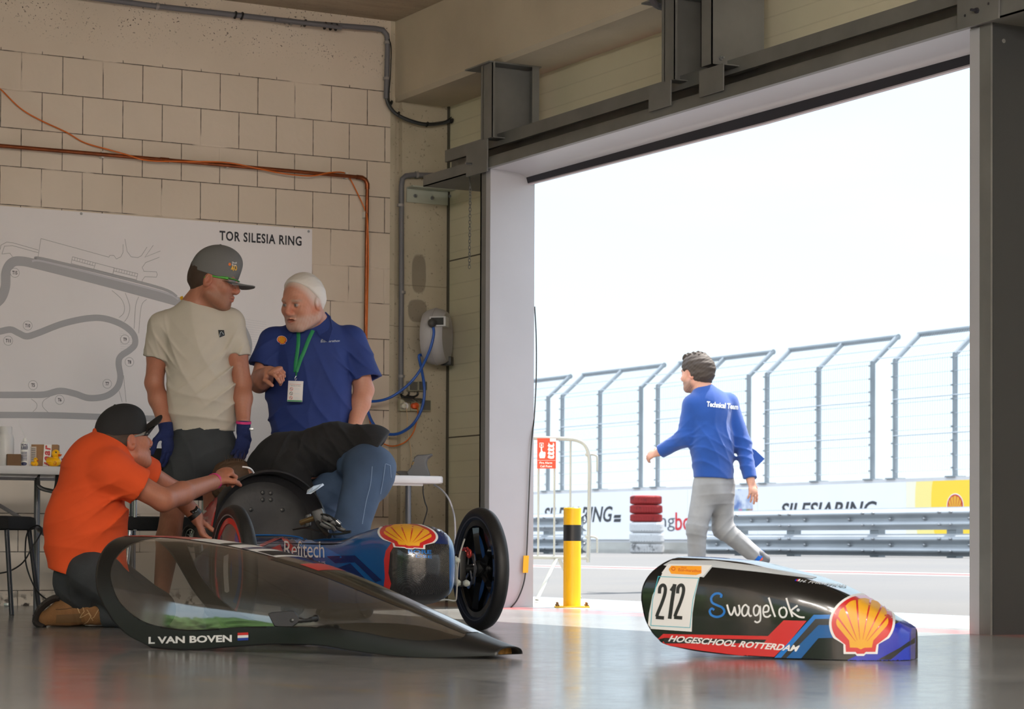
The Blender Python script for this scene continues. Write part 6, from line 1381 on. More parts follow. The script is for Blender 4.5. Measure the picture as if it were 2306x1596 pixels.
def cap_part(H, root, m, lift=0.0, brim_len=.075, drop=0.0, tilt=.0, high=.012, curve=.035):
    """baseball cap in the head frame: crown, brim, button"""
    k = H.k; ax = (H.f, H.s, H.u); base = H(-.01, 0, .142); n = nrm(-H.u-H.f*(.10+tilt))
    L = [('e', H(-.008, 0, .142+high*.5), (.107*k, .087*k, (.098+high)*k), ax, 0), ('e', H(.035, 0, .19+high), (.06*k, .055*k, .045*k), ax, .05*k), ('p', H(0, 0, .128-drop), n, .003), ('-e', H(-.012, 0, .128), (.103*k, .081*k, .092*k), ax, .002)]
    lo, hi = box_of([H(-.14, -.12, .08), H(.14, .12, .29), H(.14, -.12, .08), H(-.14, .12, .29), H(-.14, -.12, .29), H(.14, .12, .08)], .02)
    cr = skin_mesh('cap_crown', L, [(lo, hi, .0032)], m, root)
    b = MB(); P0, P1 = [], []
    for i in range(25):
        t = -1.12+2.24*i/24; row = []; row2 = []
        for j in range(9):
            q = j/8; x = (.098+q*brim_len*math.cos(t*.62)**.7)*math.cos(t*.92); y = (.080+q*.016)*math.sin(t*1.0); z = .131-drop+x*(.10+tilt)*-1.0*.0-curve*(y/.09)**2*q-.02*q+(-.010)*(1-q)
            x0 = .098*math.cos(t*.92); x = x0+q*brim_len*max(.25, math.cos(t*.8)); zz = z-(.10+tilt)*(x-.0)*.55+lift*q; row.append(H(x, y, zz)); row2.append(H(x, y, zz-.004))
        P0.append(row); P1.append(row2)
    b.grid(P0); b.grid([r_[::-1] for r_ in P1]); b.grid([[r_[-1] for r_ in P0], [r_[-1] for r_ in P1]]); b.build('cap_brim', m, root, smooth=60)
    MB().ell(H(-.008, 0, .142+high*.5+.098+high), .007*k).build('cap_button', m, root)
    return cr
def glasses_part(H, root, col, temple):
    k = H.k; b = MB()
    for q in (-1, 1):
        P = []
        for i in range(9):
            t = i/8; l = q*(.008+.056*t); f = .104-.030*t*t; P.append([H(f, l, .128-.004*t), H(f+.003, l, .115), H(f, l, .100+.008*t)])
        b.grid(P)
    b.build('lens', col, root, smooth=60); b = MB()
    b.tube([H(.106-.032*t*t, l, .130) for l, t in ((-.064, 1), (-.03, .45), (0, .0), (.03, .45), (.064, 1))], .0022*k, 6)
    for q in (-1, 1): b.tube([H(.074, .066*q, .128), H(.03, .077*q, .124), H(-.01, .083*q, .121), H(-.025, .082*q, .108)], [.006*k, .0045*k, .003*k, .003*k], 8, flat=.4, up=H.s)
    b.build('glasses_frame', temple, root, smooth=60)
def hair_part(H, root, m, drop=.11, thick=.008, front=.125, fringe=True, rough=.004):
    k = H.k; ax = (H.f, H.s, H.u); r = np.random.RandomState(5)
    W_ = [(nrm(r.randn(3)), kk, r.uniform(0, 6)) for kk in (60, 95, 140, 190, 260, 330)]
    fold = ('fold', lambda P: -f32(rough)*sum(np.sin(P @ np.asarray(d*kk, f32)+ph)*f32(40/(40+kk)) for d, kk, ph in W_))
    L = [('e', H(-.014, 0, .140), ((.100+thick)*k, (.079+thick)*k, (.092+thick)*k), ax, 0), ('c', H(-.05, 0, .10), H(-.045, 0, .07), (.062+thick*.5)*k, (.05+thick*.3)*k, .03*k), fold,
         ('p', H(front-.075, 0, .125), nrm(H.f*1.0-H.u*.78), .01), ('p', H(0, 0, drop-.055), nrm(-H.u), .008)]
    for q in (-1, 1): L.append(('-e', H(.035, .085*q, .095), (.040*k, .03*k, .045*k), ax, .012*k))
    lo, hi = box_of([H(a, b_, c_) for a in (-.15, .13) for b_ in (-.12, .12) for c_ in (.02, .27)], .01)
    return skin_mesh('hair', L, [(lo, hi, .0034)], m, root)
# ================================================================ the five people
def grow(a, b, t): return V(a)+(V(b)-V(a))*t
M_jean = mat('blue_denim', srgb(58, 78, 106), .85, var=.22, vscale=5, bump=.25, bscale=500); M_dkjean = mat('charcoal_denim', srgb(48, 52, 56), .85, var=.25, vscale=6, bump=.25, bscale=500); M_greyj = mat('light_grey_denim', srgb(150, 148, 148), .85, var=.15, vscale=6, bump=.25, bscale=400)
M_tee = mat('oatmeal_cotton', srgb(190, 183, 171), .9, var=.04, vscale=8, bump=.12, bscale=500); M_polo = mat('orange_pique_cotton', srgb(220, 80, 30), .88, var=.05, vscale=8, bump=.15, bscale=600)
M_shirt = mat('royal_blue_shirt', srgb(26, 48, 112), .8, var=.1, vscale=8, bump=.12, bscale=500); M_fleece = mat('blue_fleece', srgb(28, 74, 152), .95, var=.06, vscale=14, bump=.4, bscale=350, sheen=.3); M_btee = mat('black_cotton', srgb(24, 24, 27), .9, var=.15, vscale=8, bump=.12, bscale=500)
M_glove = mat('navy_knit_glove', srgb(20, 34, 84), .9, bump=.4, bscale=420, var=.1, vscale=40); M_pink = mat('magenta_band', srgb(204, 46, 120), .5); M_capg = mat('charcoal_cap_cloth', srgb(104, 104, 104), .85, bump=.15, bscale=600); M_capb = mat('black_cap_cloth', srgb(28, 28, 30), .85, bump=.15, bscale=600)
M_lens = bpy.data.materials.new('clear_lens'); M_lens.use_nodes = True; _n = M_lens.node_tree.nodes; _p = _n['Principled BSDF']; _p.inputs['Alpha'].default_value = .18; _p.inputs['Roughness'].default_value = .05; _p.inputs['Base Color'].default_value = (.8, .85, .85, 1); MATS['clear_lens'] = M_lens
M_shoe = mat('grey_trainer', srgb(92, 90, 92), .7)
def band(name, a, b, r, h, m, parent, flat=1.0):
    """ring round a limb at a, axis towards b"""
    ax = nrm(V(b)-V(a)); return MB().lathe([(r, -h/2), (r+.0022, -h/2), (r+.0022, h/2), (r, h/2), (r, -h/2)], a, ax, 28, caps=False).build(name, m, parent, smooth=30)
def on_mesh(objs, items, mats, name, parent, off=.0025, step=5):
    bv = bvh_of(objs); d = MB()
    for k, (vf, mi) in enumerate(items): drape(d, vf, bv, mi, off+.0003*min(k, 6), step)
    return d.build(name, mats, parent, smooth=60, fix=False)
def shoe(root, heel, toe, m, k=1.0, name='shoe'):
    h, t = V(heel), V(toe); f = nrm(t-h); s = nrm(np.cross(UP0, f)); u = np.cross(f, s); L_ = np.linalg.norm(t-h)
    L = [('f', h+u*.045*k+f*.04, h+f*L_*.55+u*.036*k, .040*k, .043*k, u, .95, 0), ('f', h+f*L_*.5+u*.035*k, t-f*.045+u*.028*k, .045*k, .042*k, u, .72, .03), ('c', h+f*.05+u*.05, h+f*.055+u*.10*k, .044*k, .042*k, .02), ('p', h, -u, .004)]
    lo, hi = bounds(L); return skin_mesh(name, L, [(lo, hi, .005)], m, root)

# ---------------------------------------------------------------- man in the oatmeal t-shirt
def tshirt_man():
    D = 11.2; J = lambda x, y, d=0.0: W(x, y, D+d); fl = 1395
    root = thing('person', (*(J(430, fl)[:2]), 0), 'person in oatmeal t-shirt, grey cap and navy gloves standing with head turned right', 'person', 'men gathered round the car')
    FR = nrm(-FW0+RT0*.22)                                   # chest direction
    nk = J(443, 692, .02); shR, shL = J(364, 738, .02), J(520, 729, .05); elR, elL = J(347, 862, .05), J(546, 862, .06); wrR, wrL = J(374, 966, -.06), J(548, 962, -.02)
    hpR, hpL = J(425, 1010, .02), J(487, 1008, .06); knR, knL = J(390, 1140, -.04), J(487, 1145, .13); anR, anL = J(362, 1345, .05), J(484, 1355, .18)
    H = Frame(J(471, 689, -.0), RT0*.95-UP0*.20-FW0*.12, UP0+RT0*.22, 1.12)
    B = [('f', J(456, 990, .03), J(450, 880, .03), .135, .125, FR, .70, 0), ('f', J(450, 880, .03), J(446, 765, .03), .125, .150, FR, .68, .05), ('c', shR, shL, .050, .050, .05), ('f', J(443, 770, .03), nk, .10, .062, FR, .8, .06)]
    for sh, el, wr, hd in ((shR, elR, wrR, J(384, 1015, -.10)), (shL, elL, wrL, J(547, 1015, -.06))): B += [('c', sh, grow(sh, el, .5), .056, .052, .03), ('c', grow(sh, el, .4), el, .053, .043, .02), ('c', el, grow(el, wr, .35), .043, .045, .02), ('c', grow(el, wr, .35), wr, .045, .029, .02)]
    for hp, kn, an in ((hpR, knR, anR), (hpL, knL, anL)): B += [('c', hp, kn, .088, .060, .03), ('c', kn, grow(kn, an, .35), .056, .060, .02), ('c', grow(kn, an, .35), an, .060, .036, .02)]
    Gr = hand_sdf(wrR, J(384, 1030, -.08)-wrR, -RT0*.8+FW0*.5, (.28, .30, .34, .38, .2), 1.06, thumb=1); Gl = hand_sdf(wrL, J(545, 1028, -.03)-wrL, -RT0*.75+FW0*.6, (.28, .30, .34, .38, .2), 1.06, thumb=-1)
    body = B+[('g', Gr, .01), ('g', Gl, .01)]+[('g', head_sdf(H, nk, .060), .03)]
    lo, hi = bounds(body); h0, h1 = box_of([H(-.13, -.1, -.03), H(.14, .1, .26), H(-.13, .1, .26), H(.14, -.1, -.03)], .015)
    paint = head_paint(H, (168, 112, 90), beard=(.20, .10, .055), balpha=.65, brow=(.16, .09, .05)); skin_mesh('body', body, [(lo, hi, .0062), (h0, h1, .0027)], M_skin, root, paint)
    hair_part(H, root, mat('dark_brown_hair', srgb(58, 42, 32), .7), drop=.105, thick=.004, rough=.002)
    cr = cap_part(H, root, M_capg, high=.016, brim_len=.080, tilt=.0, lift=.022, curve=.022)
    items = [(pxtext('40', (520, 611), (534, 608), (518, 599), off=.02), 0), (poly2d([(517+3*math.cos(t), 595+3.6*math.sin(t)) for t in np.linspace(0, 6, 10)]), 1), (pxtext('Shell', (522, 593), (532, 594), (522, 589)), 2), (pxtext('Eco', (522, 598), (531, 599), (522, 594)), 2)]
    on_mesh([cr], items, [mat('mustard_thread', srgb(206, 160, 60), .6), mat('orange_thread', srgb(220, 110, 40), .6), M_wht], 'cap_embroidery', cr)
    glasses_part(H, root, M_lens, mat('green_black_temple', srgb(60, 150, 40), .4))
    # t-shirt
    hem = J(456, 972); T = [('f', J(459, 1000, .03), J(455, 900, .03), .156, .150, FR, .70, 0), ('f', J(455, 900, .03), J(447, 770, .03), .150, .168, FR, .70, .06), ('c', J(376, 738, .03), J(512, 730, .05), .060, .060, .05), ('c', nk-UP0*.035, J(366, 732, .03), .062, .058, .05), ('c', nk-UP0*.035, J(518, 724, .05), .062, .056, .05), ('f', J(444, 760, .03), nk-UP0*.02, .12, .07, FR, .8, .06)]
    for sh, el, en, r0, r1 in ((shR, elR, J(347, 806, .03), .066, .070), (shL, elL, J(537, 800, .05), .064, .068)):
        T.append(('g', [('c', sh, el, r0, r1+.006, 0), ('p', en, nrm(-UP0-RT0*(.2 if sh is shR else -.02)), .004), ('-c', grow(sh, el, .58), el, .050, .060, .004)], .03))
    T += [('p', hem, nrm(-UP0+RT0*.02), .004), ('-c', nk+UP0*.03-FR*.015, nk+UP0*.12, .066, .075, .006), ('-c', J(458, 1005, .03), J(457, 955, .03), .10, .06, .01),
          folds([(UP0+RT0*.5, .10, .015, J(440, 940), .16), (UP0-RT0*.8, .09, .015, J(500, 860), .16), (RT0+UP0*.3, .11, .009, J(445, 800), .22), (UP0+RT0*1.2, .07, .010, J(385, 790), .10), (UP0-RT0*1.2, .07, .010, J(520, 800), .10)], 1)]
    lo, hi = bounds(T[:-1]); sh_ = skin_mesh('t_shirt', T, [(lo, hi, .0055)], M_tee, root)
    on_mesh([sh_], [(poly2d([(491, 743), (504, 743), (506, 755), (494, 760)]), 0), (stroke2d([(494, 757), (496, 748), (499, 747), (503, 753)], 1.0), 1)], [M_black, M_lgrey], 'chest_patch', sh_)
    # denim shorts to the knee
    S = [('f', J(456, 975, .03), J(457, 1012, .03), .146, .158, FR, .74, 0)]
    for hp, kn, en in ((hpR, knR, J(393, 1092, -.03)), (hpL, knL, J(487, 1092, .1))): S.append(('g', [('c', hp, kn, .098, .088, 0), ('p', en, nrm(kn-hp), .004), ('-c', grow(hp, kn, .45), kn, .07, .079, .004)], .03))
    S += [('p', J(456, 962), UP0, .004), folds([(RT0+UP0*.6, .09, .010, J(420, 1040), .13), (UP0-RT0*.4, .08, .010, J(470, 1010), .13), (UP0, .07, .008, J(400, 1080), .1)], 2)]
    lo, hi = bounds(S[:-1]); skin_mesh('shorts', S, [(lo, hi, .006)], M_dkjean, root)
    MB().lathe([(.150, -.012), (.153, -.012), (.153, .012), (.150, .012)], J(456, 970, .03), UP0, 40, caps=False, ref=RT0).build('waistband', M_dkjean, root) if False else None
    for Gx, wr, hd in ((Gr, wrR, J(384, 1030, -.08)), (Gl, wrL, J(545, 1028, -.03))):
        a = nrm(hd-wr); g2 = [tuple(list(p[:3])+[p[3]+.0025, p[4]+.0025]+list(p[5:])) for p in Gx]+[('c', wr-a*.03, wr+a*.02, .034, .031, .01), ('p', wr-a*.028, -a, .002)]
        lo, hi = bounds(g2); skin_mesh('glove', g2, [(lo, hi, .0034)], M_glove, root)
    band('wrist_band', wrL-nrm(J(545, 1028)-wrL)*.024, wrL, .0345, .012, M_pink, root); MB().obox(J(566, 966, -.04), RT0, UP0, FW0, .02, .012, .006, bev=.002).build('band_clasp', M_steel, root)
    MB().tube(smooth_pts([J(408, 668, .08), J(411, 674, .06), J(418, 680, .03)], 4), .008, 8, flat=.3, up=FW0).build('lanyard', mat('yellow_lanyard', srgb(232, 180, 30), .6), root)
    for an, tp in ((anR, J(352, fl, -.16)), (anL, J(486, fl, -.02))): q = V((an[0], an[1], 0)); t2 = V((tp[0], tp[1], 0)); shoe(root, q-nrm(t2-q)*.05, q+nrm(t2-q)*.22, M_shoe)
tshirt_man()
# ---------------------------------------------------------------- older man in the blue shirt
def blue_shirt_man():
    D = 11.5; J = lambda x, y, d=0.0: W(x, y, D+d); fl = 1390
    root = thing('person', (*(J(700, fl)[:2]), 0), 'white-haired person in royal blue short-sleeved shirt with green lanyard, pointing with one hand', 'person', 'men gathered round the car')
    FR = nrm(-FW0*.96-RT0*.18); nk = J(704, 738, .0); shR, shL = J(615, 772, .02), J(792, 768, .04); elR, elL = J(584, 862, -.02), J(820, 878, .02); wrR, wrL = J(606, 838, -.20), J(796, 965, -.06)
    H = Frame(J(687, 738, -.08), nrm(-FW0*.82-RT0*.54-UP0*.26), UP0-RT0*.06-FW0*.2, 1.13)
    B = [('f', J(700, 1010, .02), J(698, 900, 0), .16, .175, FR, .78, 0), ('f', J(698, 900, 0), J(702, 800, 0), .175, .165, FR, .70, .06), ('c', shR, shL, .056, .056, .05), ('f', J(702, 800, 0), nk, .12, .07, FR, .8, .06)]
    for sh, el, wr in ((shR, elR, wrR), (shL, elL, wrL)): B += [('c', sh, el, .060, .047, .03), ('c', el, grow(el, wr, .35), .047, .048, .02), ('c', grow(el, wr, .35), wr, .048, .030, .02)]
    for hp, kn, an in ((J(665, 1020, .02), J(660, 1190, 0), J(660, 1345, .04)), (J(738, 1020, .04), J(742, 1190, .02), J(745, 1345, .06))): B += [('c', hp, kn, .09, .06, .03), ('c', kn, an, .058, .04, .02)]
    Hr = hand_sdf(wrR, nrm(RT0*.50-FW0*.85+UP0*.05), nrm(-UP0*.8+RT0*.45), (.55, 1.05, 1.2, 1.25, .3), 1.03, thumb=1); Hl = hand_sdf(wrL, nrm(-UP0+RT0*-.2), -RT0, (.5, .5, .5, .5, .3), 1.0, thumb=-1)
    body = B+[('g', Hr, .012), ('g', Hl, .012), ('g', head_sdf(H, nk, .068, jowl=.008, mouth=.004), .03)]
    lo, hi = bounds(body); h0, h1 = box_of([H(-.13, -.1, -.03), H(.14, .1, .26), H(-.13, .1, .26), H(.14, -.1, -.03)], .02); g0, g1 = bounds(Hr, .012)
    paint = head_paint(H, (184, 128, 106), beard=(.46, .40, .37), balpha=.55, brow=(.34, .26, .21), iris=(.10, .09, .09), bald=(.62, .56, .52)); skin_mesh('body', body, [(lo, hi, .0062), (h0, h1, .0027), (g0, g1, .003)], M_skin, root, paint)
    hair_part(H, root, mat('white_hair', srgb(212, 206, 200), .6), drop=.10, thick=.007, front=.062, rough=.0025)
    T = [('f', J(700, 1040, .02), J(697, 900, 0), .190, .198, FR, .80, 0), ('f', J(697, 900, 0), J(702, 800, 0), .198, .190, FR, .74, .06), ('c', J(625, 772, .02), J(785, 768, .04), .070, .070, .05), ('f', J(704, 800, 0), nk-UP0*.01, .14, .082, FR, .85, .06)]
    for sh, el, en, ax_ in ((shR, elR, J(584, 822, -.02), nrm(elR-shR+UP0*-.05)), (shL, J(830, 878, .02), J(826, 853, .02), nrm(V(J(818, 878))-shL))):
        T.append(('g', [('c', sh, grow(sh, el, 1.25), .076, .088, 0), ('p', en, ax_, .004), ('-c', grow(sh, el, .45), grow(sh, el, 1.3), .058, .080, .004)], .03))
    T += [('-c', nk+UP0*.03+FR*.02, nk+UP0*.13+FR*.03, .070, .085, .006), ('p', J(700, 1040), -UP0, .004),
          folds([(RT0+UP0*.5, .12, .015, J(740, 900), .22), (UP0-RT0*.6, .10, .015, J(640, 900), .18), (UP0+RT0*.9, .08, .012, J(800, 810), .12), (UP0-RT0*.9, .07, .012, J(605, 810), .11), (RT0-UP0*.25, .13, .010, J(690, 960), .22)], 4)]
    lo, hi = bounds(T[:-1]); sh_ = skin_mesh('shirt', T, [(lo, hi, .0055)], M_shirt, root)
    # collar: two points folded down round the neck
    for q, pts in ((-1, [(672, 733), (664, 746), (655, 766), (650, 760), (657, 738), (668, 722)]), (1, [(712, 748), (720, 762), (738, 772), (747, 742), (741, 716), (733, 702), (724, 716)])):
        bv = bvh_of([sh_]); m = MB(); P = [J(x, y, -.09 if q < 0 else (-.10 if x < 735 else -.02)) for x, y in pts]
        def lay(x, y):
            h = bv.ray_cast(Vector(CO), Vector(ray(x, y)).normalized()); return V(h[0])+V(h[1])*.010 if h[0] is not None else J(x, y, .0)
        P = [lay(x, y) for x, y in pts]; c0 = sum(P)/len(P); k = len(P); m.add(P+[p-FR*.012 for p in P], [tuple(range(k)), tuple(range(k, 2*k))[::-1]]+[(i, (i+1) % k, (i+1) % k+k, i+k) for i in range(k)]); m.build('collar', M_shirt, root, smooth=30)
    cm = {'w': 2, 'r': 0, 'y': 1}
    on_mesh([sh_], [(vf, cm[c]) for vf, c in pxemblem((637.5, 774), 20, 17, -3, -.05)], [M_red, M_amb, M_wht], 'chest_emblem', sh_, .0028, 4)
    on_mesh([sh_], [(pxtext('Shell', (723.5, 766), (735, 768), (724, 761.5), off=.01), 0), (pxtext('Eco-marathon', (722, 771.5), (764, 770), (722.5, 766.5), off=.01), 0)], [M_lgrey], 'chest_lettering', sh_, .0028, 4)
    bv = bvh_of([sh_]); b = MB()
    for pts in ([(672, 738), (673, 760), (671, 790), (667, 815), (666, 838)], [(705, 745), (697, 762), (685, 792), (674, 820), (668, 838)]):
        Q = []
        for x, y in [tuple(t) for t in smooth_pts(pts, 5)]: h = bv.ray_cast(Vector(CO), Vector(ray(x, y)).normalized()); Q.append(V(h[0])+V(h[1])*.005 if h[0] is not None else J(x, y, -.13))
        b.tube(Q, .0095, 8, flat=.22, up=FR)
    M_gl = mat('green_lanyard', srgb(22, 128, 78), .6); ly = b.build('lanyard', M_gl, root, smooth=60); fr = -.205
    MB().tube([J(667, 836, fr), J(667, 846, fr)], .0085, 8, flat=.35).build('lanyard_end', M_gl, ly); MB().tube([J(667, 846, fr), J(664, 851, fr), J(665, 857, fr-.005), J(668, 852, fr)], .0022, 6).build('snap_hook', M_steel, ly)
    c = J(665, 881, fr-.008); s = (D+fr)/FPX; a = nrm(RT0+UP0*-.03); u = nrm(UP0+RT0*.05); cd = MB().obox(c, a, u, FW0, 34*s, 47*s, .003, bev=.001).build('id_card', mat('white_card', srgb(206, 202, 202), .4), ly, smooth=30)
    m = MB(); f = lambda x, y: c+a*x*s+u*y*s-FW0*.0022
    put2d(m, fit2d(text2d('THE SOS SITE AIDS', 1), -11, 11, 11.5, 13.5), f, 2); put2d(m, poly2d([(-14, 15.5), (12, 15.5), (12, 16), (-14, 16)]), f, 1)
    for y in (5, -5, -15): put2d(m, stroke2d([(-9+3.3*math.cos(t), y+3.3*math.sin(t)) for t in np.linspace(0, 6.283, 17)[:-1]], .9, True), f, 1 if y != -5 else 2); put2d(m, stroke2d([(-11, y+2), (-7, y-2)], .8), f, 2); put2d(m, poly2d([(-2, y-1), (10, y-1), (10, y-.2), (-2, y-.2)]), f, 3); put2d(m, poly2d([(-2, y+.6), (9, y+.6), (9, y+1.3), (-2, y+1.3)]), f, 3)
    put2d(m, poly2d([(-16.5, -23), (16.5, -23), (16.5, -20), (-16.5, -20)]), f, 0); m.build('card_print', [M_gl, M_red, M_ink, M_lgrey], cd, smooth=0, fix=False)
    S = []
    for hp, kn, an in ((J(665, 1020, .02), J(660, 1190, 0), J(660, 1360, .04)), (J(738, 1020, .04), J(742, 1190, .02), J(745, 1360, .06))): S += [('c', hp, kn, .10, .075, .03), ('c', kn, an, .075, .062, .02)]
    lo, hi = bounds(S); skin_mesh('trousers', S, [(lo, hi, .009)], M_dkjean, root)
    for x in (660, 745): q = J(x, 1360, .05); q = V((q[0], q[1], 0)); shoe(root, q+FW0*.06, q-FW0*.20, M_black)
blue_shirt_man()
# ---------------------------------------------------------------- man bending into the cockpit
def bending_man():
    D = 10.95; J = lambda x, y, d=0.0: W(x, y, D+d)
    root = thing('person', (*(J(815, 1390)[:2]), 0), 'person in black t-shirt and blue jeans bending head first over the open cockpit', 'person', 'men gathered round the car')
    hp = J(828, 1046, -.12); hpB = J(800, 1056, .12); ch = J(655, 1035, .10); nk = J(590, 1052, .14); shN, shF = J(655, 1060, -.02), J(628, 1030, .26)
    H = Frame(J(588, 1106, .14), nrm(-UP0*.93-RT0*.2), nrm(-RT0*.93+UP0*.12), 1.03)
    knN, knF = J(790, 1190, -.28), J(715, 1128, .10); anN, anF = J(812, 1355, .08), J(800, 1350, .30)
    elN, wrN = J(688, 1130, .05), J(655, 1180, .08); elF, wrF = J(640, 1110, .22), J(610, 1160, .2)
    TU = nrm(np.cross(hp-ch, FW0)); TU = TU if TU[2] > 0 else -TU
    B = [('f', J(815, 1030, .09), J(735, 1015, .10), .105, .105, TU, .8, 0), ('f', J(735, 1015, .10), ch, .105, .12, TU, .75, .05), ('c', shN, shF, .055, .055, .05), ('c', ch, nk, .10, .058, .05)]
    for sh, el, wr in ((shN, elN, wrN), (shF, elF, wrF)): B += [('c', sh, el, .055, .045, .03), ('c', el, wr, .045, .03, .02), ('g', hand_sdf(wr, wr-el, FW0, .5, 1.0), .01)]
    for h_, kn, an in ((hp, knN, anN), (hpB, knF, anF)): B += [('c', h_, kn, .078, .055, .03), ('c', kn, an, .06, .04, .02)]
    body = B+[('g', head_sdf(H, nk, .058), .03)]; lo, hi = bounds(body); skin_mesh('body', body, [(lo, hi, .0072)], M_skin, root, head_paint(H, (150, 104, 84)))
    hair_part(H, root, mat('brown_hair', srgb(74, 54, 38), .7), drop=.10, thick=.010, front=.11, rough=.004)
    b = MB()
    for i in range(14): p = J(510+i*3.2, 1040+((i*7) % 5), .1); b.tube([p, p+UP0*.02+RT0*.006*((i % 3)-1), p+UP0*(.034+.01*(i % 3))+RT0*.012*((i % 3)-1)], [.0016, .001, .0004], 4)
    b.build('hair_tuft', mat('brown_hair'), root)
    T = [('f', J(838, 1010, .0), J(760, 1008, .10), .115, .142, TU, .82, 0), ('f', J(760, 1008, .10), J(650, 1030, .12), .145, .158, TU, .72, .06), ('c', shN, shF, .068, .068, .05), ('c', J(640, 1035, .12), nk, .12, .075, .05), ('c', J(836, 1002, .0), J(842, 1018, -.08), .095, .085, .05)]
    for sh, el, en in ((shN, elN, J(688, 1122, .04)), (shF, elF, J(637, 1080, .25))): T.append(('g', [('c', sh, grow(sh, el, 1.1), .070, .074, 0), ('p', en, nrm(el-sh), .004), ('-c', grow(sh, el, .6), grow(sh, el, 1.2), .055, .062, .004)], .035))
    T += [('p', J(846, 1026, .0), nrm(RT0*.86-UP0*.5), .006), ('-c', J(872, 1040, .05), J(835, 1020, .07), .10, .06, .01),
          folds([(RT0+UP0*.5, .09, .013, J(800, 1010), .14), (RT0+UP0*1.2, .08, .013, J(690, 1060), .12), (RT0*.6+UP0, .10, .011, J(740, 1040), .15), (RT0-UP0*.3, .10, .010, J(650, 1010), .16)], 6)]
    lo, hi = bounds(T[:-1]); sh_ = skin_mesh('t_shirt', T, [(lo, hi, .0062)], M_btee, root)
    on_mesh([sh_], [(poly2d([(806, 1048), (817, 1044), (818, 1051), (806, 1055)]), 0)], [mat('yellow_tag', srgb(226, 170, 40), .6)], 'hem_tag', sh_, .003, 4)
    S = [('f', J(812, 1046, .0), J(836, 1052, -.04), .115, .12, TU, .85, 0), ('c', hp, J(834, 1085, -.1), .10, .10, .05)]
    for h_, kn, an, r0, r1, r2 in ((J(826, 1064, -.12), knN, anN, .102, .082, .062), (hpB, knF, anF, .10, .082, .06)): S += [('c', h_, kn, r0, r1, .04), ('c', kn, an, r1-.004, r2, .03)]
    S += [folds([(RT0*.3+UP0, .07, .012, J(770, 1160), .10), (UP0-RT0*.5, .09, .010, J(830, 1090), .14), (UP0, .08, .010, J(800, 1280), .16)], 8)]
    lo, hi = bounds(S[:-1]); je = skin_mesh('jeans', S, [(lo, hi, .0065)], M_jean, root)
    st = mat('denim_stitching', srgb(120, 140, 168), .8); items = [(stroke2d([tuple(t) for t in smooth_pts([(867, 1044), (863, 1075), (856, 1112)], 6)], 1.1), 0), (stroke2d([(868, 1044), (878, 1048), (880, 1075)], 1.1), 0), (stroke2d([tuple(t) for t in smooth_pts([(838, 1050), (834, 1090), (824, 1130), (815, 1180)], 6)], 1.2), 0)]
    on_mesh([je], items, [st], 'stitching', je, .0025, 4)
    for an, dx in ((anN, -.1), (anF, -.1)): q = V((an[0], an[1], 0)); f = nrm(-RT0*.8-FW0*.3); shoe(root, q-f*.06, q+f*.2, M_black)
bending_man()
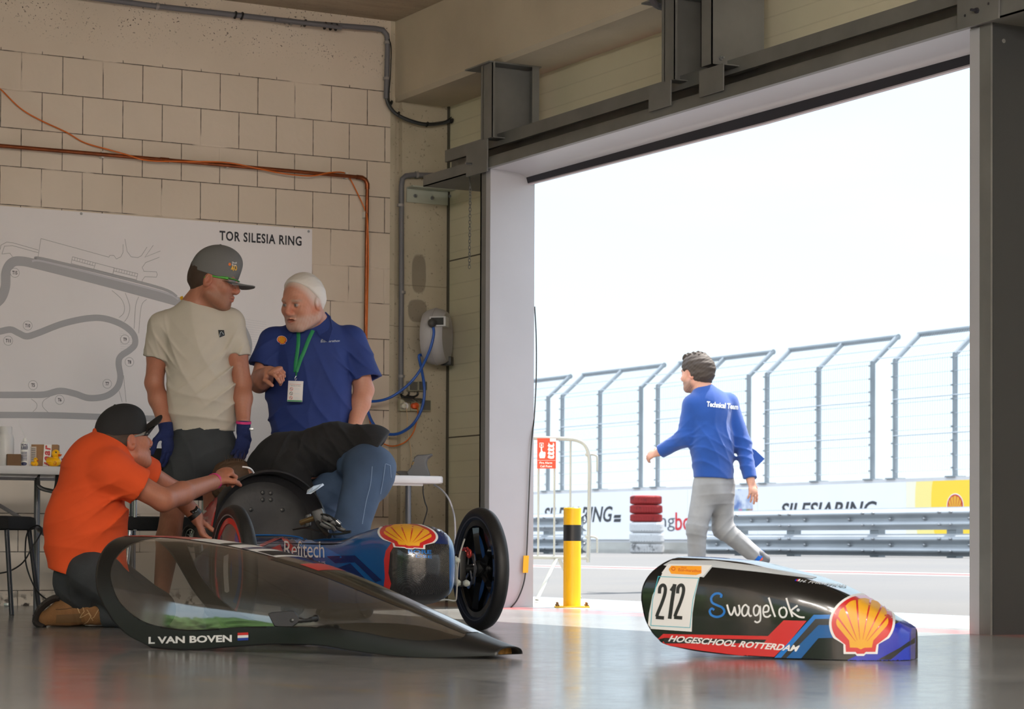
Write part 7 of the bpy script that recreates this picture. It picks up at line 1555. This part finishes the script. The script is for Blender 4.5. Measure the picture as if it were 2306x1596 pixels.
# ---------------------------------------------------------------- kneeling man in orange
def orange_man():
    D = 9.85; J = lambda x, y, d=0.0: W(x, y, D+d)
    root = thing('person', (*(J(190, 1405)[:2]), 0), 'person in orange polo shirt and black cap kneeling and reaching towards the bulkhead', 'person', 'men gathered round the car')
    SD = nrm(FW0*.80-RT0*.48)          # across the shoulders, near to far
    FR = nrm(RT0*.83+FW0*.50)          # chest direction
    pel = J(205, 1275, .02); mid = J(196, 1165, .02); ch = J(215, 1070, .03); nk = J(250, 1003, .06); shN, shF = J(250, 1060, -.10), J(298, 1050, .24)
    elN, wrN = J(368, 1126, -.02), J(484, 1083, .38); elF, wrF = J(396, 1108, .42), J(441, 1162, .45)
    H = Frame(J(294, 1056, .08), nrm(RT0*.80+FW0*.56+UP0*.20), nrm(UP0-RT0*.22-FW0*.05), 1.07)
    hN, hF = J(205, 1290, -.09), J(232, 1290, .16); kN, kF = J(330, 1372, -.02), J(350, 1372, .26); aN, aF = J(205, 1378, .0), J(235, 1375, .22)
    B = [('f', pel, mid, .115, .12, SD, .98, 0), ('f', mid, ch, .12, .135, FR, .72, .06), ('c', shN, shF, .055, .055, .05), ('f', ch, nk, .11, .062, FR, .85, .06)]
    B += [('c', shN, elN, .058, .047, .03), ('c', elN, grow(elN, wrN, .35), .047, .049, .02), ('c', grow(elN, wrN, .35), wrN, .048, .031, .02), ('c', shF, elF, .056, .045, .03), ('c', elF, wrF, .045, .03, .02)]
    for h_, k_, a_ in ((hN, kN, aN), (hF, kF, aF)): B += [('c', h_, k_, .074, .062, .03), ('c', k_, a_, .062, .042, .02)]
    Hn = hand_sdf(wrN, nrm(J(516, 1056, .46)-wrN), nrm(FW0*.75+RT0*.35-UP0*.5), (1.2, 1.35, 1.4, 1.4, .6), 1.08, thumb=1); Hf = hand_sdf(wrF, nrm(J(452, 1190, .45)-wrF), nrm(RT0), .4, 1.0)
    body = B+[('g', Hn, .012), ('g', Hf, .012), ('g', head_sdf(H, nk, .062), .03)]
    lo, hi = bounds(body); h0, h1 = box_of([H(-.13, -.1, -.03), H(.14, .1, .26), H(-.13, .1, .26), H(.14, -.1, -.03)], .02); g0, g1 = bounds(Hn, .012)
    skin_mesh('body', body, [(lo, hi, .0062), (h0, h1, .003), (g0, g1, .003)], M_skin, root, head_paint(H, (168, 108, 84)))
    hair_part(H, root, mat('dark_brown_hair'), drop=.10, thick=.003, rough=.002); cap_part(H, root, M_capb, high=.012, brim_len=.080, tilt=.0, drop=-.004, lift=.085, curve=.05); glasses_part(H, root, M_lens, mat('clear_frame', srgb(120, 116, 112), .25))
    T = [('f', J(200, 1330, .03), J(192, 1180, .03), .172, .174, SD, .90, 0), ('f', J(192, 1180, .03), ch, .174, .178, FR, .76, .07), ('c', grow(shN, shF, .06), grow(shN, shF, .94), .072, .070, .06), ('f', ch, nk-UP0*.01, .14, .080, FR, .9, .06)]
    for sh, el, en in ((shN, elN, J(308, 1112, -.06)), (shF, elF, J(334, 1076, .3))): T.append(('g', [('c', sh, el, .080, .084, 0), ('p', en, nrm(el-sh), .004), ('-c', grow(sh, el, .35), el, .058, .080, .004)], .035))
    T += [('-c', nk+UP0*.02+FR*.015, nk+UP0*.12+FR*.03, .064, .076, .006), ('p', J(170, 1297), nrm(-UP0-RT0*.25), .004), ('-c', J(200, 1335, .03), J(197, 1290, .03), .12, .08, .01),
          folds([(UP0+RT0*.35, .12, .020, J(150, 1290), .16), (UP0-RT0*.8, .10, .020, J(255, 1150), .15), (UP0-RT0*.3, .13, .010, J(190, 1150), .2), (RT0*.6+UP0, .09, .012, J(270, 1100), .11), (UP0-RT0*.1, .10, .012, J(240, 1250), .15)], 10)]
    lo, hi = bounds(T[:-1]); sh_ = skin_mesh('polo_shirt', T, [(lo, hi, .0058)], M_polo, root)
    # collar standing round the neck
    cl = [('c', nk-UP0*.03-FR*.01, nk+UP0*.045+FR*.0, .090, .080, 0), ('-c', nk-UP0*.08, nk+UP0*.12+FR*.02, .070, .074, .002), ('p', nk+UP0*.040-FR*.0, nrm(UP0+FR*.45), .004), ('p', nk+FR*.055, FR, .01)]
    lo, hi = bounds(cl); skin_mesh('collar', cl, [(lo, hi, .0045)], M_polo, root)
    S = [('f', J(196, 1305, .03), pel, .145, .14, SD, .98, 0)]
    for h_, k_, a_ in ((hN, kN, aN), (hF, kF, aF)): S += [('c', h_, k_, .098, .082, .04), ('g', [('c', k_, a_, .080, .062, 0), ('p', grow(k_, a_, .80), nrm(a_-k_), .004)], .03)]
    S += [folds([(RT0+UP0, .08, .012, J(240, 1320), .16), (RT0, .07, .01, J(200, 1330), .14)], 12)]; lo, hi = bounds(S[:-1]); skin_mesh('jeans', S, [(lo, hi, .0065)], M_dkjean, root)
    ax = nrm(wrN-elN); band('wrist_band', wrN-ax*.005, wrN+ax, .0335, .013, M_pink, root); ax = nrm(wrF-elF); wb = band('watch_strap', wrF-ax*.01, wrF+ax, .033, .022, M_black, root)
    MB().lathe([(.001, 0), (.021, 0), (.022, .006), (.018, .010), (.001, .010)], wrF-ax*.01-FW0*.024+UP0*.02, nrm(-FW0+UP0*.8), 24).build('watch_face', M_gloss, wb, smooth=30)
    # boots: soles turned back, the near one seen side-on with its toe on the floor
    M_boot = mat('tan_nubuck', srgb(118, 82, 46), .85, var=.15, vscale=14, bump=.2, bscale=200); M_sole = mat('dark_boot_sole', srgb(36, 32, 30), .8); M_lace = mat('pale_lace', srgb(170, 140, 100), .8)
    for k, (dd, dx) in enumerate(((.0, 0), (.26, 22))):
        q = lambda x, y, d=0.0: J(x+dx, y, dd+d)
        pts = [q(98, 1396), q(120, 1378), q(160, 1366), q(200, 1370), q(228, 1378)]
        L = [('f', q(104, 1392), q(150, 1378), .034, .052, FW0, .85, 0), ('f', q(150, 1378), q(205, 1372), .052, .054, FW0, .80, .04), ('f', q(205, 1374), q(250, 1384), .050, .046, FW0, .95, .04), ('p', q(160, 1409), -UP0, .006), ('-c', q(236, 1378), q(262, 1386), .030, .040, .006),
             folds([(RT0+UP0*.4, .04, .005, q(190, 1380), .06)], 3)]
        lo, hi = bounds(L[:-1]); bt = skin_mesh('boot', L, [(lo, hi, .0045)], M_boot, root)
        if k == 0:
            so = [(97, 1411), (82, 1404), (79, 1392), (87, 1372), (103, 1356), (120, 1347), (134, 1346)]; b = MB()
            b.tube(smooth_pts([q(x+3, y, -.0) for x, y in so], 5), .0155, 8, flat=3.0, up=FW0)
            for i, (x, y) in enumerate([(80, 1398), (81, 1385), (86, 1373), (94, 1363), (103, 1355), (114, 1349)]): b.obox(q(x, y, 0), FW0, RT0*.7+UP0*.5, UP0*.7-RT0*.5, .085, .013, .010, bev=.003)
            b.build('boot_sole', M_sole, bt, smooth=40)
            on_mesh([bt], [(stroke2d([(126, 1372), (150, 1371), (172, 1366)], 1.4), 0), (stroke2d([(112, 1410), (180, 1410)], 3), 0), (poly2d([(128, 1384), (182, 1381), (184, 1400), (126, 1402)]), 2), (stroke2d([(172, 1362), (180, 1380)], 2), 1), (stroke2d([(186, 1365), (190, 1376), (180, 1390)], 1.6), 1), (stroke2d([(196, 1372), (206, 1386), (198, 1398), (186, 1406)], 1.4), 1), (stroke2d([(222, 1372), (212, 1388), (206, 1392)], 1.4), 1), (stroke2d([(182, 1390), (200, 1380), (210, 1396)], 1.4), 1)], [mat('dark_tan_seam', srgb(70, 48, 28), .85), M_lace, mat('boot_side_panel', srgb(96, 70, 42), .85)], 'lacing', bt, .0025, 4)
orange_man()
# ---------------------------------------------------------------- man walking outside
def walking_man():
    D = 16.9; J = lambda x, y, d=0.0: W(x, y, D+d); g = zg(W(1600, 1300, D)[0])
    root = thing('person', (*(J(1600, 1330)[:2]), g), 'person in blue fleece jacket and grey jeans walking away across the sunlit pit lane', 'person')
    FR = nrm(-RT0*.62+FW0*.78); SD = nrm(RT0*.78+FW0*.62); nk = J(1584, 884); shL, shR = J(1560, 912, -.06), J(1640, 908, .08)
    elL, wrL = J(1543, 985, -.05), J(1486, 1017, .05); elR, wrR = J(1672, 1000, .05), J(1690, 1080, -.05); H = Frame(J(1570, 880, .02), nrm(-RT0*.80+FW0*.58-UP0*.05), UP0, 1.13)
    hpL, hpR = J(1592, 1092, -.02), J(1624, 1092, .06); knL, knR = J(1569, 1188, -.04), J(1628, 1190, .06); anL, anR = J(1569, 1296, .0), J(1706, 1254, .1)
    B = [('f', J(1607, 1085), J(1602, 1000), .135, .130, FR, .75, 0), ('f', J(1602, 1000), J(1598, 925), .13, .15, FR, .7, .05), ('c', shL, shR, .052, .052, .05), ('f', J(1598, 925), nk, .10, .06, FR, .85, .05)]
    for sh, el, wr in ((shL, elL, wrL), (shR, elR, wrR)): B += [('c', sh, el, .054, .044, .03), ('c', el, wr, .044, .03, .02)]
    for h_, k_, a_ in ((hpL, knL, anL), (hpR, knR, anR)): B += [('c', h_, k_, .088, .06, .03), ('c', k_, a_, .06, .04, .02)]
    Hl = hand_sdf(wrL, nrm(J(1470, 1022, .08)-wrL), nrm(RT0*.3+FW0*.5-UP0*.4), .55, 1.0); Hr = hand_sdf(wrR, nrm(J(1698, 1112, -.08)-wrR), nrm(-RT0*.6+FW0*.7), (.22, .26, .3, .34, .25), 1.05, thumb=-1, spread=.12)
    body = B+[('g', Hl, .012), ('g', Hr, .012), ('g', head_sdf(H, nk, .060), .03)]
    lo, hi = bounds(body); h0, h1 = box_of([H(-.13, -.1, -.03), H(.14, .1, .26), H(-.13, .1, .26), H(.14, -.1, -.03)], .02); g0, g1 = bounds(Hr, .012)
    skin_mesh('body', body, [(lo, hi, .0072), (h0, h1, .0038), (g0, g1, .004)], M_skin, root, head_paint(H, (206, 150, 126), beard=(.16, .09, .06), brow=(.06, .04, .03)))
    hair_part(H, root, mat('dark_wavy_hair', srgb(64, 52, 44), .7), drop=.10, thick=.016, front=.13, rough=.006)
    hb = [('f', H(-.02, 0, .225), H(.05, 0, .222), .05, .045, H.u, .6, 0), ('fold', lambda P: -f32(.004)*(np.sin(P @ np.asarray((150, 60, 40), f32))+np.sin(P @ np.asarray((-70, 130, 90), f32))))]; lo, hi = bounds(hb[:-1]); skin_mesh('hair_top', hb, [(lo, hi, .005)], mat('dark_wavy_hair'), root)
    T = [('f', J(1608, 1100), J(1604, 1000), .162, .166, FR, .78, 0), ('f', J(1604, 1000), J(1600, 925), .166, .170, FR, .74, .06), ('c', shL, shR, .068, .068, .05), ('f', J(1598, 925), nk-UP0*.0, .135, .075, FR, .9, .06)]
    for sh, el, wr in ((shL, elL, wrL), (shR, elR, wrR)): T.append(('g', [('c', sh, el, .072, .066, 0), ('c', el, wr, .064, .050, .03), ('p', grow(el, wr, .98), nrm(wr-el), .004)], .03))
    T += [('p', J(1608, 1077), nrm(-UP0-RT0*.03), .005), folds([(UP0+RT0*.3, .12, .013, J(1600, 1040), .2), (UP0-RT0*.7, .10, .013, J(1560, 980), .13), (RT0+UP0*.2, .14, .012, J(1610, 980), .2), (UP0, .07, .012, J(1540, 985), .1), (UP0+RT0*.6, .09, .011, J(1672, 1010), .12)], 14)]
    lo, hi = bounds(T[:-1]); sh_ = skin_mesh('fleece_jacket', T, [(lo, hi, .0075)], M_fleece, root)
    cl = [('c', nk-UP0*.02, nk+UP0*.055-FR*.012, .080, .072, 0), ('-c', nk-UP0*.06, nk+UP0*.1, .066, .068, .002), ('p', nk+UP0*.045, nrm(UP0-FR*.25), .004)]; lo, hi = bounds(cl); skin_mesh('collar', cl, [(lo, hi, .006)], M_fleece, root)
    fl = [J(1683, 1003, .22), J(1702, 1014, .25), J(1722, 1033, .28), J(1703, 1052, .24), J(1690, 1060, .2), J(1680, 1040, .2)]; m = MB(); k = len(fl); m.add(fl+[p+FW0*.012 for p in fl], [tuple(range(k)), tuple(range(k, 2*k))[::-1]]+[(i, (i+1) % k, (i+1) % k+k, i+k) for i in range(k)]); m.build('jacket_flap', M_fleece, root, smooth=30)
    on_mesh([sh_], [(pxtext('Technical Team', (1591, 915.5), (1661, 922.5), (1592, 903.5), off=.035), 0)], [M_lwht], 'back_lettering', sh_, .004, 4)
    S = [('f', J(1608, 1078), J(1608, 1098), .142, .145, FR, .82, 0)]
    for h_, k_, a_ in ((hpL, knL, anL), (hpR, knR, anR)): S += [('c', h_, k_, .100, .076, .04), ('c', k_, a_, .074, .058, .03)]
    S += [folds([(UP0+RT0*.3, .07, .012, J(1570, 1195), .1), (UP0-RT0, .07, .012, J(1632, 1195), .11), (UP0, .09, .01, J(1610, 1110), .13), (RT0+UP0, .07, .01, J(1690, 1240), .1)], 16)]
    lo, hi = bounds(S[:-1]); skin_mesh('jeans', S, [(lo, hi, .0075)], M_greyj, root)
    q = J(1572, 1318); q = V((q[0], q[1], g)); f = nrm(-RT0*.8+FW0*.5); shoe(root, q-f*.08, q+f*.2, M_shoe)
    s1 = shoe(root, J(1738, 1262, .12), J(1695, 1300, .06), M_shoe, .95); ax = nrm(anR-knR)
    band('striped_sock', anR+ax*.0, anR+ax, .058, .03, mat('blue_sock', srgb(30, 100, 190), .9), root); band('striped_sock', anR+ax*.03, anR+ax*2, .056, .03, mat('orange_sock', srgb(226, 90, 60), .9), root)
walking_man()
# ---------------------------------------------------------------- what the hands hold, and the spare cap
D_ = 10.3
tag(MB().tube(smooth_pts([W(546, 1051, 10.28), W(556, 1052, 10.28), W(565, 1056, 10.3), W(571, 1064, 10.34)], 5), .0042, 8).build('white_cord', M_wht, smooth=60), 'short white cord pinched in the kneeling man hand above the bulkhead', 'cord')
def folded_paper():
    b = MB(); pts = [(692, 1103, 10.45), (706, 1094, 10.45), (727, 1088, 10.5), (730, 1092, 10.5), (712, 1104, 10.42), (700, 1112, 10.42), (690, 1112, 10.42)]; P = [W(*p) for p in pts]; k = len(P)
    b.add(P+[p+FW0*.004 for p in P], [tuple(range(k)), tuple(range(k, 2*k))[::-1]]+[(i, (i+1) % k, (i+1) % k+k, i+k) for i in range(k)]); tag(b.build('plastic_wrapper', mat('pale_wrapper', srgb(176, 190, 206), .25), smooth=0), 'crumpled pale plastic wrapper in the shadow between bending man and bulkhead', 'wrapper')
folded_paper()
def table_cap():
    c = W(950, 1074, 13.25); z = zt+.001; s = 13.25/FPX; root = thing('baseball_cap', (c[0], c[1], z), 'grey baseball cap with mustard lettering lying on the white table by the pier', 'cap')
    q = lambda x, y, d=0.0: W(x, y, 13.25+d); o = q(945, 1073)
    pol = [((x-945)*s, (1073-y)*s) for x, y in ((916, 1064), (925, 1052), (929, 1040), (933, 1029), (940, 1024), (958, 1023), (972, 1021), (975, 1025), (970, 1029), (964, 1034), (961.5, 1042), (963, 1052), (967, 1062), (969, 1070), (966, 1074), (945, 1074), (920, 1072))]
    L = [('x', o, RT0, UP0, FW0, pol, .075, .007, 0), ('fold', lambda P: f32(.010)*np.clip(np.abs((P-np.asarray(o, f32)) @ np.asarray(FW0, f32))*12, 0, 1)**2*np.clip(((P-np.asarray(o, f32)) @ np.asarray(UP0, f32))*14, 0, 1)), ('p', V((c[0], c[1], z+.001)), -UP0, .003)]
    lo, hi = o-.16, o+.16; cr = skin_mesh('cap_crown', L, [(lo, hi, .004)], M_capg, root)
    P = []
    for i in range(13):
        t = -1+2*i/12; P.append([V((0, 0, 0))+q(936-(45-16*t*t)*j/5*1.0, 1066, t*.072*(1-.22*j/5))*V((1, 1, 0))+UP0*(z+.022-.004*(j/5)-.016*t*t+.012*math.sin(j/5*2.2)*(1-t*t)) for j in range(6)])
    P2 = [[p-UP0*.004 for p in r_] for r_ in P]; MB().grid(P).grid([r_[::-1] for r_ in P2]).grid([[r_[-1] for r_ in P], [r_[-1] for r_ in P2]]).build('cap_brim', M_capg, root, smooth=60)
    MB().ell(q(971, 1025, .02), .007).build('cap_button', M_capg, root)
    on_mesh([cr], [(pxtext('40', (924, 1049), (931, 1046), (926, 1042)), 0), (pxtext('Eco', (927, 1040), (932, 1037), (929, 1034)), 1)], [mat('mustard_thread'), M_lgrey], 'cap_embroidery', cr)
table_cap()
